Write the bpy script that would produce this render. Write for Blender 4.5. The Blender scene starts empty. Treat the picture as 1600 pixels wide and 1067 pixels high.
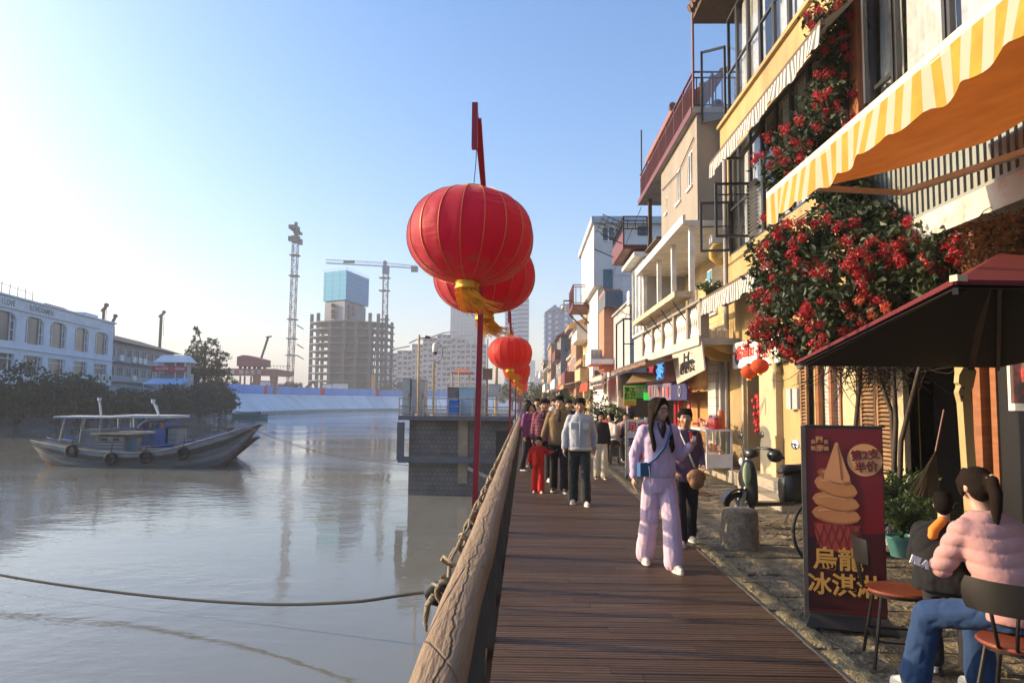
import bpy, bmesh, math, random
from mathutils import Vector, Matrix, noise
R = math.radians
S = bpy.context.scene
COL = S.collection
rnd = random.Random(7)
# ------------------------------------------------------------------ camera
EYE = 1.6
FPX, VX, VY, ROLL = 1155.0, 821.0, 626.0, 0.008
def _cam_basis():
 fwd = Vector(((VX-800)/FPX, -(VY-533.5)/FPX, -1)).normalized()       # world +Y in camera axes
 up = Vector((math.sin(ROLL), math.cos(ROLL), 0))
 up = (up - fwd*up.dot(fwd)).normalized()
 right = fwd.cross(up)
 return right, fwd, up
_r, _f, _u = _cam_basis()
CROT = Matrix((_r, _f, _u))          # rows: world axes in camera axes -> world = CROT @ cam
cam_d = bpy.data.cameras.new('camera'); cam = bpy.data.objects.new('camera', cam_d); COL.objects.link(cam)
cam_d.sensor_width = 36; cam_d.lens = 36*FPX/1600; cam_d.clip_start = 0.1; cam_d.clip_end = 6000
cam.matrix_world = Matrix.Translation((0, 0, EYE)) @ CROT.to_4x4()
S.camera = cam
def ray(px, py):
 return CROT @ Vector(((px-800)/FPX, -(py-533.5)/FPX, -1))
def at(px, py, Y):
 d = ray(px, py); return Vector((0, 0, EYE)) + d*(Y/d.y)
def atX(px, py, X):
 d = ray(px, py); return Vector((0, 0, EYE)) + d*(X/d.x)
def atZ(px, py, Z):
 d = ray(px, py); return Vector((0, 0, EYE)) + d*((Z-EYE)/d.z)
# ------------------------------------------------------------------ light
SUN_EL, SUN_AZ = 20.0, 10.0        # azimuth: degrees from -X towards +Y
sv = Vector((-math.cos(R(SUN_AZ))*math.cos(R(SUN_EL)), math.sin(R(SUN_AZ))*math.cos(R(SUN_EL)), math.sin(R(SUN_EL))))
w = bpy.data.worlds.new('World'); S.world = w; w.use_nodes = True
nt = w.node_tree; nt.nodes.clear()
sky = nt.nodes.new('ShaderNodeTexSky'); sky.sky_type = 'NISHITA'; sky.sun_disc = False
sky.sun_elevation = R(SUN_EL); sky.sun_rotation = R(270+SUN_AZ)
sky.air_density = 1.0; sky.dust_density = 3.6; sky.ozone_density = 3.5; sky.altitude = 0
bg = nt.nodes.new('ShaderNodeBackground'); bg.inputs[1].default_value = 0.15
wo = nt.nodes.new('ShaderNodeOutputWorld')
hsv = nt.nodes.new('ShaderNodeHueSaturation'); hsv.inputs['Saturation'].default_value = 1.27; nt.links.new(sky.outputs[0], hsv.inputs['Color']); nt.links.new(hsv.outputs[0], bg.inputs[0]); nt.links.new(bg.outputs[0], wo.inputs[0])
sl = bpy.data.lights.new('sun', 'SUN'); so = bpy.data.objects.new('sun', sl); COL.objects.link(so)
sl.energy = 3.8; sl.angle = R(0.6); sl.color = (1.0, 0.74, 0.44)
so.rotation_euler = sv.to_track_quat('Z', 'Y').to_euler()
S.view_settings.view_transform = 'Standard'; S.view_settings.look = 'None'
S.view_settings.exposure = 1.12; S.view_settings.gamma = 1; S.view_settings.use_curve_mapping = False
S.render.engine = 'CYCLES'
S.cycles.max_bounces = 6; S.cycles.diffuse_bounces = 3; S.cycles.glossy_bounces = 3
S.cycles.transmission_bounces = 4; S.cycles.transparent_max_bounces = 8; S.cycles.volume_bounces = 2
S.cycles.use_denoising = True
try: S.cycles.denoiser = 'OPENIMAGEDENOISE'
except Exception: pass
# ------------------------------------------------------------------ materials
MATS = {}
def mat(name, col, rough=0.7, metal=0.0, var=0.18, scale=3.0, bump=0.15, bscale=30.0, objvar=0.0, spec=0.5,
  stain=None, stain_amt=0.5, stain_scale=1.2, emis=None, sheen=0.0, aniso=(1, 1, 1), alpha=None, trans=0.0, sub=0.0, bdist=0.02):
 if name in MATS: return MATS[name]
 m = bpy.data.materials.new(name); m.use_nodes = True
 n = m.node_tree.nodes; l = m.node_tree.links
 b = n['Principled BSDF']
 b.inputs['Roughness'].default_value = rough; b.inputs['Metallic'].default_value = metal
 b.inputs['Specular IOR Level'].default_value = spec
 c = tuple(col)+(1,)
 b.inputs['Base Color'].default_value = c
 tc = n.new('ShaderNodeTexCoord'); mp = n.new('ShaderNodeMapping'); mp.inputs['Scale'].default_value = aniso
 if objvar:
  ol = n.new('ShaderNodeObjectInfo'); av = n.new('ShaderNodeVectorMath'); l.new(tc.outputs['Object'], av.inputs[0]); l.new(ol.outputs['Location'], av.inputs[1]); l.new(av.outputs[0], mp.inputs[0])
 else: l.new(tc.outputs['Object'], mp.inputs[0])
 out = None
 if var or objvar or stain:
  rgb = n.new('ShaderNodeRGB'); rgb.outputs[0].default_value = c; out = rgb.outputs[0]
 if stain:
  ns = n.new('ShaderNodeTexNoise'); ns.inputs['Scale'].default_value = stain_scale; ns.inputs['Detail'].default_value = 8
  ns.inputs['Roughness'].default_value = 0.65
  l.new(mp.outputs[0], ns.inputs['Vector'])
  mr = n.new('ShaderNodeMapRange'); mr.inputs[1].default_value = 0.48; mr.inputs[2].default_value = 0.68
  mr.inputs[4].default_value = stain_amt
  l.new(ns.outputs[0], mr.inputs[0])
  mx = n.new('ShaderNodeMix'); mx.data_type = 'RGBA'
  l.new(mr.outputs[0], mx.inputs[0]); l.new(out, mx.inputs[6]); mx.inputs[7].default_value = tuple(stain)+(1,)
  out = mx.outputs[2]
 if var or objvar:
  hs = n.new('ShaderNodeHueSaturation'); l.new(out, hs.inputs['Color'])
  val = None
  if var:
   nz = n.new('ShaderNodeTexNoise'); nz.inputs['Scale'].default_value = scale; nz.inputs['Detail'].default_value = 6
   nz.inputs['Roughness'].default_value = 0.6
   l.new(mp.outputs[0], nz.inputs['Vector'])
   mr = n.new('ShaderNodeMapRange'); mr.inputs[1].default_value = 0.3; mr.inputs[2].default_value = 0.7
   mr.inputs[3].default_value = 1-var; mr.inputs[4].default_value = 1+var
   l.new(nz.outputs[0], mr.inputs[0]); val = mr.outputs[0]
  if objvar:
   oi = n.new('ShaderNodeObjectInfo'); mr2 = n.new('ShaderNodeMapRange')
   mr2.inputs[3].default_value = 1-objvar; mr2.inputs[4].default_value = 1+objvar
   l.new(oi.outputs['Random'], mr2.inputs[0])
   if val:
    mu = n.new('ShaderNodeMath'); mu.operation = 'MULTIPLY'; l.new(val, mu.inputs[0]); l.new(mr2.outputs[0], mu.inputs[1]); val = mu.outputs[0]
   else: val = mr2.outputs[0]
  l.new(val, hs.inputs['Value']); out = hs.outputs[0]
 if out: l.new(out, b.inputs['Base Color'])
 if bump:
  nb = n.new('ShaderNodeTexNoise'); nb.inputs['Scale'].default_value = bscale; nb.inputs['Detail'].default_value = 5
  l.new(mp.outputs[0], nb.inputs['Vector'])
  bp = n.new('ShaderNodeBump'); bp.inputs['Strength'].default_value = bump; bp.inputs['Distance'].default_value = bdist
  l.new(nb.outputs[0], bp.inputs['Height']); l.new(bp.outputs[0], b.inputs['Normal'])
 if emis:
  b.inputs['Emission Color'].default_value = tuple(emis[:3])+(1,); b.inputs['Emission Strength'].default_value = emis[3]
 if sheen: b.inputs['Sheen Weight'].default_value = sheen
 if trans: b.inputs['Transmission Weight'].default_value = trans
 if sub: b.inputs['Subsurface Weight'].default_value = sub; b.inputs['Subsurface Radius'].default_value = (0.1, 0.05, 0.03); b.inputs['Subsurface Scale'].default_value = 0.1
 MATS[name] = m
 return m
def leafmat(name, col, col2):
 if name in MATS: return MATS[name]
 m = bpy.data.materials.new(name); m.use_nodes = True
 n = m.node_tree.nodes; l = m.node_tree.links; b = n['Principled BSDF']
 b.inputs['Roughness'].default_value = 0.5
 g = n.new('ShaderNodeNewGeometry'); rp = n.new('ShaderNodeMix'); rp.data_type = 'RGBA'
 l.new(g.outputs['Random Per Island'], rp.inputs[0]); rp.inputs[6].default_value = tuple(col)+(1,); rp.inputs[7].default_value = tuple(col2)+(1,)
 l.new(rp.outputs[2], b.inputs['Base Color'])
 tr = n.new('ShaderNodeBsdfTranslucent'); l.new(rp.outputs[2], tr.inputs[0])
 mx = n.new('ShaderNodeMixShader'); mx.inputs[0].default_value = 0.3
 l.new(b.outputs[0], mx.inputs[1]); l.new(tr.outputs[0], mx.inputs[2]); l.new(mx.outputs[0], n['Material Output'].inputs[0])
 MATS[name] = m; return m
def clothmat(name, col, trans=0.35, stripes=None, rough=0.8, scale=6.0, sheen=0.0, bump=0.15):
 """fabric that lets some light through; stripes = (axis, period, colour2)"""
 if name in MATS: return MATS[name]
 m = mat(name, col, rough, var=0.16, scale=scale, bump=bump, bscale=14, sheen=sheen)
 n = m.node_tree.nodes; l = m.node_tree.links; b = n['Principled BSDF']
 src = b.inputs['Base Color'].links[0].from_socket
 if stripes:
  ax, per, c2, duty = stripes
  tc = n.new('ShaderNodeTexCoord'); sp = n.new('ShaderNodeSeparateXYZ'); l.new(tc.outputs['Object'], sp.inputs[0])
  d = n.new('ShaderNodeMath'); d.operation = 'DIVIDE'; l.new(sp.outputs[ax], d.inputs[0]); d.inputs[1].default_value = per
  fr = n.new('ShaderNodeMath'); fr.operation = 'FRACT'; l.new(d.outputs[0], fr.inputs[0])
  gt = n.new('ShaderNodeMath'); gt.operation = 'GREATER_THAN'; l.new(fr.outputs[0], gt.inputs[0]); gt.inputs[1].default_value = duty
  mx = n.new('ShaderNodeMix'); mx.data_type = 'RGBA'; l.new(gt.outputs[0], mx.inputs[0])
  mx.inputs[7].default_value = tuple(c2)+(1,); l.new(src, mx.inputs[6]); l.new(mx.outputs[2], b.inputs['Base Color']); src = mx.outputs[2]
 tr = n.new('ShaderNodeBsdfTranslucent'); l.new(src, tr.inputs[0])
 mx = n.new('ShaderNodeMixShader'); mx.inputs[0].default_value = trans
 l.new(b.outputs[0], mx.inputs[1]); l.new(tr.outputs[0], mx.inputs[2]); l.new(mx.outputs[0], n['Material Output'].inputs[0])
 return m
# ------------------------------------------------------------------ mesh builder
def wloc(o):
 v = Vector((0, 0, 0))
 while o is not None: v += o.location; o = o.parent
 return v
class MB:
 def __init__(s): s.v = []; s.f = []; s.mi = []; s.cur = 0
 def add(s, vs, fs):
  b = len(s.v); s.v += [Vector(p) for p in vs]
  for f in fs: s.f.append([b+i for i in f]); s.mi.append(s.cur)
  return s
 def m(s, i): s.cur = i; return s
 def bx(s, x0, x1, y0, y1, z0, z1):
  return s.add([(x0,y0,z0),(x1,y0,z0),(x1,y1,z0),(x0,y1,z0),(x0,y0,z1),(x1,y0,z1),(x1,y1,z1),(x0,y1,z1)],
      [(0,3,2,1),(4,5,6,7),(0,1,5,4),(1,2,6,5),(2,3,7,6),(3,0,4,7)])
 def box(s, c, d, rz=0, rx=0, ry=0):
  mt = Matrix.Rotation(rz,3,'Z') @ Matrix.Rotation(ry,3,'Y') @ Matrix.Rotation(rx,3,'X')
  vs = [Vector(c)+mt@Vector((a*d[0]/2,b*d[1]/2,e*d[2]/2)) for a,b,e in ((-1,-1,-1),(1,-1,-1),(1,1,-1),(-1,1,-1),(-1,-1,1),(1,-1,1),(1,1,1),(-1,1,1))]
  return s.add(vs, [(0,3,2,1),(4,5,6,7),(0,1,5,4),(1,2,6,5),(2,3,7,6),(3,0,4,7)])
 def cyl(s, p0, p1, r0, r1=None, n=8, cap=True):
  r1 = r0 if r1 is None else r1
  p0 = Vector(p0); p1 = Vector(p1); d = (p1-p0)
  if d.length < 1e-6: return s
  d.normalize(); a = d.orthogonal().normalized(); b = d.cross(a)
  vs = []
  for p, r in ((p0, r0), (p1, r1)):
   vs += [p + (a*math.cos(2*math.pi*k/n) + b*math.sin(2*math.pi*k/n))*r for k in range(n)]
  fs = [(k, (k+1)%n, n+(k+1)%n, n+k) for k in range(n)]
  if cap: fs += [tuple(range(n))[::-1], tuple(range(n, 2*n))]
  return s.add(vs, fs)
 def bar(s, p0, p1, wd, hd=None):
  """rectangular bar from p0 to p1"""
  hd = hd or wd
  p0 = Vector(p0); p1 = Vector(p1); d = (p1-p0).normalized()
  a = d.cross(Vector((0,0,1)))
  if a.length < 1e-3: a = Vector((1,0,0))
  a.normalize(); b = a.cross(d).normalized()
  vs = []
  for p in (p0, p1):
   for i, j in ((-1,-1),(1,-1),(1,1),(-1,1)): vs.append(p + a*i*wd/2 + b*j*hd/2)
  return s.add(vs, [(0,3,2,1),(4,5,6,7),(0,1,5,4),(1,2,6,5),(2,3,7,6),(3,0,4,7)])
 def path(s, pts, r, n=6):
  """tube through pts; r number or list"""
  pts = [Vector(p) for p in pts]; k = len(pts); rs = r if isinstance(r, (list, tuple)) else [r]*k
  base = len(s.v); ref = None
  for i, p in enumerate(pts):
   d = (pts[min(i+1, k-1)] - pts[max(i-1, 0)]).normalized()
   if ref is None: ref = d.orthogonal().normalized()
   a = (ref - d*ref.dot(d))
   a = a.normalized() if a.length > 1e-4 else d.orthogonal().normalized()
   ref = a; b = d.cross(a)
   s.v += [p + (a*math.cos(2*math.pi*j/n) + b*math.sin(2*math.pi*j/n))*rs[i] for j in range(n)]
  for i in range(k-1):
   for j in range(n):
    s.f.append([base+i*n+j, base+i*n+(j+1)%n, base+(i+1)*n+(j+1)%n, base+(i+1)*n+j]); s.mi.append(s.cur)
  s.f.append([base+j for j in range(n)][::-1]); s.mi.append(s.cur)
  s.f.append([base+(k-1)*n+j for j in range(n)]); s.mi.append(s.cur)
  return s
 def lathe(s, prof, c=(0,0,0), n=24, sx=1, sy=1, close=False):
  """prof: list of (r, z)"""
  base = len(s.v); c = Vector(c)
  for r, z in prof:
   for j in range(n):
    t = 2*math.pi*j/n; s.v.append(c + Vector((math.cos(t)*r*sx, math.sin(t)*r*sy, z)))
  for i in range(len(prof)-1):
   for j in range(n):
    s.f.append([base+i*n+j, base+i*n+(j+1)%n, base+(i+1)*n+(j+1)%n, base+(i+1)*n+j]); s.mi.append(s.cur)
  if close:
   s.f.append([base+j for j in range(n)][::-1]); s.mi.append(s.cur)
   s.f.append([base+(len(prof)-1)*n+j for j in range(n)]); s.mi.append(s.cur)
  return s
 def prism(s, poly, axis, a, b):
  """2D polygon extruded along axis between a and b; poly in the other two axes (order xyz without axis)"""
  k = len(poly); vs = []
  for t in (a, b):
   for p in poly:
    q = list(p); q.insert(axis, t); vs.append(q)
  fs = [tuple(range(k))[::-1], tuple(range(k, 2*k))] + [(i, (i+1)%k, k+(i+1)%k, k+i) for i in range(k)]
  return s.add(vs, fs)
 def sph(s, c, r, n=10, m=7, sc=(1,1,1)):
  c = Vector(c)
  prof = [(math.sin(math.pi*i/m)*r, -math.cos(math.pi*i/m)*r) for i in range(m+1)]
  base = len(s.v)
  for rr, z in prof:
   for j in range(n):
    t = 2*math.pi*j/n; s.v.append(c + Vector((math.cos(t)*max(rr,1e-4)*sc[0], math.sin(t)*max(rr,1e-4)*sc[1], z*sc[2])))
  for i in range(m):
   for j in range(n):
    s.f.append([base+i*n+j, base+i*n+(j+1)%n, base+(i+1)*n+(j+1)%n, base+(i+1)*n+j]); s.mi.append(s.cur)
  return s
 def quad(s, *p): return s.add(p, [tuple(range(len(p)))])
 def xf(s, mt):
  s.v = [mt @ p for p in s.v]; return s
 def build(s, name, mats, parent=None, smooth=False, fix=True, kind=None, label=None, local=False):
  me = bpy.data.meshes.new(name)
  off = Vector((0,0,0)) if (parent is None or local) else wloc(parent)
  me.from_pydata([p-off for p in s.v], [], s.f)
  if not isinstance(mats, (list, tuple)): mats = [mats]
  for m_ in mats: me.materials.append(m_)
  if len(mats) > 1: me.polygons.foreach_set('material_index', s.mi)
  if fix and len(s.f) < 20000:
   bm = bmesh.new(); bm.from_mesh(me); bmesh.ops.recalc_face_normals(bm, faces=bm.faces); bm.to_mesh(me); bm.free()
  if smooth:
   me.polygons.foreach_set('use_smooth', [True]*len(me.polygons))
   if smooth == 'auto':
    me.set_sharp_from_angle(angle=R(40))
  me.update()
  o = bpy.data.objects.new(name, me); COL.objects.link(o)
  if parent is not None: o.parent = parent
  if kind: o['kind'] = kind
  if label: o['label'] = label
  return o
def tag(o, label=None, cat=None, group=None, kind=None):
 if label: o['label'] = label
 if cat: o['category'] = cat
 if group: o['group'] = group
 if kind: o['kind'] = kind
 return o
def thing(name, label, cat, loc=(0,0,0), group=None):
 o = bpy.data.objects.new(name, None); COL.objects.link(o); o.location = loc; o.empty_display_size = 0.1
 return tag(o, label, cat, group)
def struct(name, loc=(0,0,0)):
 o = bpy.data.objects.new(name, None); COL.objects.link(o); o.location = loc; o['kind'] = 'structure'; return o
def kids(o, _idx={}):
 return [c for c in COL.objects if c.parent == o]
def copy_tree(o, parent=None, children=None):
 c = o.copy(); COL.objects.link(c); c.parent = parent
 for ch in (children or list(o.children)): copy_tree(ch, c)
 return c
def dup(root, loc, rz=0, label=None, group=None, sc=None):
 c = copy_tree(root); c.location = loc; c.rotation_euler = (0, 0, rz)
 if sc: c.scale = (sc,)*3 if not isinstance(sc, tuple) else sc
 if label: c['label'] = label
 if group: c['group'] = group
 return c
def place(root, loc, rz=0, sc=None):
 root.location = loc; root.rotation_euler = (0,0,rz)
 if sc: root.scale = (sc,)*3 if not isinstance(sc, tuple) else sc
 return root
def pieces(name, mesh_obj, locs, parent, rots=None, scales=None):
 """copies of one mesh as sibling parts"""
 out = [mesh_obj]
 for i, p in enumerate(locs):
  o = mesh_obj if i == 0 else mesh_obj.copy()
  if i: COL.objects.link(o); out.append(o)
  o.location = p; o.parent = parent
  if rots: o.rotation_euler = rots[i]
  if scales: o.scale = scales[i]
 return out
TS = bpy.data.scenes.new('scratch')
def tmp_dg(o):
 TS.collection.objects.link(o)
 with bpy.context.temp_override(scene=TS, view_layer=TS.view_layers[0]): return bpy.context.evaluated_depsgraph_get()
def text_mb(txt, size, bold=0.0, ext=0.004):
 """text as verts/faces in its own XY plane, centred"""
 cu = bpy.data.curves.new('t', 'FONT'); cu.body = txt; cu.size = size; cu.align_x = 'CENTER'; cu.align_y = 'CENTER'
 cu.extrude = ext; cu.offset = bold; cu.resolution_u = 3
 o = bpy.data.objects.new('t', cu); dg = tmp_dg(o); me = bpy.data.meshes.new_from_object(o.evaluated_get(dg))
 vs = [v.co.copy() for v in me.vertices]; fs = [tuple(p.vertices) for p in me.polygons]
 bpy.data.objects.remove(o); bpy.data.curves.remove(cu); bpy.data.meshes.remove(me)
 return vs, fs
def put_text(txt, size, origin, xdir, ydir, material, parent, bold=0.0, name='lettering', sx=1.0):
 vs, fs = text_mb(txt, size, bold)
 X = Vector(xdir).normalized(); Y = Vector(ydir).normalized(); Z = X.cross(Y)
 b = MB(); b.add([Vector(origin) + X*v.x*sx + Y*v.y + Z*v.z for v in vs], fs)
 return b.build(name, material, parent, fix=False)
# ------------------------------------------------------------------ shared materials
MAT = {}
M_white = mat('white_paint', (0.72,0.70,0.66), 0.6, stain=(0.45,0.40,0.32), stain_amt=0.35, bump=0.05)
M_yell = mat('yellow_render', (0.39,0.275,0.12), 0.85, var=0.16, scale=1.5, bump=0.25, bscale=50, stain=(0.24,0.17,0.09), stain_amt=0.75, stain_scale=0.9, aniso=(1,1,0.45))
M_cream = mat('cream_render', (0.255,0.225,0.195), 0.85, var=0.12, scale=1.0, bump=0.2, bscale=50, stain=(0.19,0.155,0.125), stain_amt=0.7, stain_scale=0.7, aniso=(1,1,0.4))
M_grey = mat('grey_render', (0.36,0.36,0.37), 0.85, var=0.10, scale=1.0, bump=0.15, bscale=40, stain=(0.24,0.23,0.22), stain_amt=0.5, stain_scale=0.5)
M_offw = mat('offwhite_render', (0.62,0.61,0.60), 0.85, var=0.08, scale=0.8, bump=0.15, bscale=40, stain=(0.42,0.41,0.38), stain_amt=0.5, stain_scale=0.5)
M_conc = mat('concrete', (0.34,0.33,0.31), 0.9, var=0.2, scale=1.5, bump=0.3, bscale=20, stain=(0.2,0.18,0.15), stain_amt=0.5)
M_dark = mat('dark_metal', (0.03,0.03,0.033), 0.45, metal=0.3, var=0.2, bump=0.05)
M_black = mat('black_plastic', (0.012,0.012,0.013), 0.4, var=0.1, bump=0.03)
M_brown = mat('brown_wood', (0.09,0.05,0.025), 0.6, var=0.3, scale=8, bump=0.2, aniso=(1,1,8))
M_maroon = mat('maroon_paint', (0.13,0.03,0.028), 0.5, var=0.15, bump=0.05)
M_steel = mat('weathered_steel', (0.33,0.34,0.35), 0.5, metal=0.6, var=0.15, bump=0.05, stain=(0.22,0.14,0.09), stain_amt=0.4)
M_glass = mat('window_glass', (0.035,0.045,0.06), 0.06, var=0, bump=0, spec=1.0)
M_curt = mat('curtain_fabric', (0.72,0.68,0.60), 0.9, var=0.1, bump=0.1)
M_wood = mat('plain_wood', (0.30,0.15,0.06), 0.6, var=0.25, scale=5, bump=0.2, aniso=(1,1,6))
M_red = mat('red_paint', (0.42,0.02,0.03), 0.45, var=0.12, bump=0.04)
M_soil = mat('dark_earth', (0.06,0.05,0.04), 0.95, var=0.3, bump=0.4)
M_green = leafmat('leaf_green', (0.03,0.06,0.02), (0.09,0.13,0.045))
M_dgreen = leafmat('leaf_dark_green', (0.02,0.045,0.022), (0.05,0.085,0.04))
# ================================================================== WATER, GROUND, HAZE
WZ = -1.9
def water_material():
 m = bpy.data.materials.new('river_water'); m.use_nodes = True
 n = m.node_tree.nodes; l = m.node_tree.links; b = n['Principled BSDF']
 b.inputs['Base Color'].default_value = (0.15,0.155,0.14,1); b.inputs['Roughness'].default_value = 0.015
 b.inputs['IOR'].default_value = 1.33
 tc = n.new('ShaderNodeTexCoord')
 def nz(sc, det, mp):
  m_ = n.new('ShaderNodeMapping'); m_.inputs['Scale'].default_value = mp; m_.inputs['Rotation'].default_value = (0,0,R(12))
  t = n.new('ShaderNodeTexNoise'); t.inputs['Scale'].default_value = sc; t.inputs['Detail'].default_value = det
  l.new(tc.outputs['Object'], m_.inputs[0]); l.new(m_.outputs[0], t.inputs['Vector']); return t
 a = nz(1.6, 3, (1,1.5,1)); c = nz(6.5, 3, (1,1.4,1)); d = nz(0.06, 3, (1,1.6,1)); e = nz(0.35, 2, (1,1.3,1))
 mr = n.new('ShaderNodeMapRange'); mr.inputs[1].default_value = 0.42; mr.inputs[2].default_value = 0.62
 mr.inputs[3].default_value = 0.12; mr.inputs[4].default_value = 0.75; l.new(d.outputs[0], mr.inputs[0])
 ad = n.new('ShaderNodeMath'); ad.operation = 'MULTIPLY_ADD'; l.new(c.outputs[0], ad.inputs[0]); ad.inputs[1].default_value = 0.28; l.new(a.outputs[0], ad.inputs[2])
 ae = n.new('ShaderNodeMath'); ae.operation = 'MULTIPLY_ADD'; l.new(e.outputs[0], ae.inputs[0]); ae.inputs[1].default_value = 1.3; l.new(ad.outputs[0], ae.inputs[2])
 mu = n.new('ShaderNodeMath'); mu.operation = 'MULTIPLY'; l.new(ae.outputs[0], mu.inputs[0]); l.new(mr.outputs[0], mu.inputs[1])
 bp = n.new('ShaderNodeBump'); bp.inputs['Strength'].default_value = 1.0; bp.inputs['Distance'].default_value = 0.034
 l.new(mu.outputs[0], bp.inputs['Height']); l.new(bp.outputs[0], b.inputs['Normal'])
 return m
MB().quad((-1500,-60,WZ),(60,-60,WZ),(60,1500,WZ),(-1500,1500,WZ)).build('river_water', water_material(), kind='structure')
FZ = 2.5          # far land level
shore = [(-68,-60),(-64,40),(-61,86),(-58,142)]
fshore = [(-58,142),(-56,202),(-44,238),(-2,250)]
g = MB()
g.quad((0.25,-60,-0.10),(1500,-60,-0.10),(1500,250,-0.10),(0.25,250,-0.10))
pts = [(-1500,-60,0.3)] + [(x-5,y,0.3) for x,y in shore] + [(-1500,142,0.3)]
g.add(pts, [tuple(range(len(pts)))])
for (x0,y0),(x1,y1) in zip(shore, shore[1:]):
 g.quad((x0,y0,WZ-0.6),(x1,y1,WZ-0.6),(x1-5,y1,0.3),(x0-5,y0,0.3))
pts = [(-1500,142.5,FZ),(-66,142.5,FZ),(-64,206,FZ),(-48,245,FZ),(-2,258,FZ)]
g.add(pts+[(-2,1500,FZ),(-1500,1500,FZ)], [(0,1,2,3,4,5,6)])
g.quad((-2,250,-0.10),(1500,250,-0.10),(1500,1500,-0.10),(-2,1500,-0.10))
g.quad((-2,250,-0.10),(-2,1500,-0.10),(-2,1500,FZ),(-2,258,FZ))
g.quad((-1500,142.5,0.3),(-60,142.5,0.3),(-66,142.5,FZ),(-1500,142.5,FZ))
g.build('ground', M_soil, kind='structure')
# pale concrete embankment below the building site, panel by panel
emb = struct('embankment')
M_emb = mat('embankment_concrete', (0.68,0.68,0.68), 0.85, var=0.12, scale=0.3, bump=0.1, stain=(0.35,0.34,0.32), stain_scale=0.15, objvar=0.05)
tops = [(-66,142.5),(-64,206),(-48,245),(-2,258)]
for k in range(3):
 (a0,b0),(a1,b1) = fshore[k], fshore[k+1]; (c0,d0),(c1,d1) = tops[k], tops[k+1]
 nseg = (8,5,5)[k]
 for j in range(nseg):
  t0, t1 = (j+0.01)/nseg, (j+0.99)/nseg
  L = lambda p,q,t: p+(q-p)*t
  mb = MB()
  lo0 = Vector((L(a0,a1,t0),L(b0,b1,t0),WZ-0.5)); lo1 = Vector((L(a0,a1,t1),L(b0,b1,t1),WZ-0.5))
  hi0 = Vector((L(c0,c1,t0),L(d0,d1,t0),FZ+0.15)); hi1 = Vector((L(c0,c1,t1),L(d0,d1,t1),FZ+0.15))
  dn = Vector((0,0.3,-0.6))
  mb.add([lo0,lo1,hi1,hi0,lo0+dn,lo1+dn,hi1+dn,hi0+dn],[(0,1,2,3),(4,7,6,5),(0,4,5,1),(1,5,6,2),(2,6,7,3),(3,7,4,0)])
  mb.build('concrete_panel', M_emb, emb)
 mb = MB(); mb.bar((a0,b0-0.6,WZ+0.2),(a1,b1-0.6,WZ+0.2),1.6,0.9); mb.build('toe_wall', M_conc, emb)
# quay wall under the street
qw = MB(); qw.bx(0.22,0.55,-10,250,WZ-1,-0.14)
qwo = qw.build('quay_wall', mat('quay_stone',(0.17,0.15,0.12),0.9,var=0.3,scale=2,bump=0.5,bscale=6), kind='structure')
# haze: one closed box round everything
hz = MB(); hz.bx(-1600,1600,-80,1600,-6,112)
hm = bpy.data.materials.new('haze_air'); hm.use_nodes = True; hn = hm.node_tree; hn.nodes.clear()
ho = hn.nodes.new('ShaderNodeOutputMaterial'); hv = hn.nodes.new('ShaderNodeVolumePrincipled')
hv.inputs['Color'].default_value = (0.95,0.97,1.0,1); hv.inputs['Density'].default_value = 0.0006; hv.inputs['Anisotropy'].default_value = 0.0
hn.links.new(hv.outputs[0], ho.inputs['Volume'])
hz.build('haze', hm, kind='stuff')
# ================================================================== BOARDWALK
DL, DR = -0.19, 1.88
deck = struct('boardwalk')
M_plank = mat('deck_plank', (0.066,0.034,0.017), 0.5, var=0.35, scale=5, aniso=(1,7,1), bump=0.35, bscale=40, objvar=0.30, stain=(0.105,0.075,0.05), stain_amt=0.75, stain_scale=1.1)
PP = 0.128
def plank_mesh(name='plank'):
 w_ = 0.1165; h = 0.03
 prof = [(0,-h),(w_,-h),(w_,-0.005),(w_-0.005,0.0),(w_*0.70,0.0),(w_*0.68,-0.004),(w_*0.64,-0.004),(w_*0.62,0.0),
   (w_*0.38,0.0),(w_*0.36,-0.004),(w_*0.32,-0.004),(w_*0.30,0.0),(0.005,0.0),(0,-0.005)]
 mb = MB(); mb.prism(prof, 0, 0, 1); return mb.build(name, M_plank, deck)
pl = plank_mesh()
first = True; y = 1.2; k = 0; count = 0
while count < 298:
 if k < 60: cut = DL + (DR-DL)*(0.28+0.44*rnd.random()) if k % 3 else None
 else: cut = None
 spans = [(DL,cut-0.002),(cut+0.002,DR)] if cut else [(DL,DR)]
 for a_, b_ in spans:
  o = pl if first else pl.copy()
  if not first: COL.objects.link(o)
  first = False; o.parent = deck
  j = rnd.uniform(-0.004,0.004) if not cut else 0
  o.location = (a_+j, y, rnd.uniform(-0.0022,0.0018)); o.scale = (b_-a_,1,1); o.rotation_euler = (rnd.uniform(-.012,.012),0,rnd.uniform(-.0008,.0008)); count += 1
 y += PP; k += 1
mb = MB()
while y < 130:
 mb.bx(DL,DR,y,y+0.118,-0.03,rnd.uniform(-0.003,0.001)); y += PP
mb.build('planks', M_plank, deck, kind='stuff')
mb = MB()
for x in (DL+0.12, 0.8, DR-0.15): mb.bx(x-0.04,x+0.04,1,130,-0.16,-0.034)
mb.build('joist', M_brown, deck)
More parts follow.
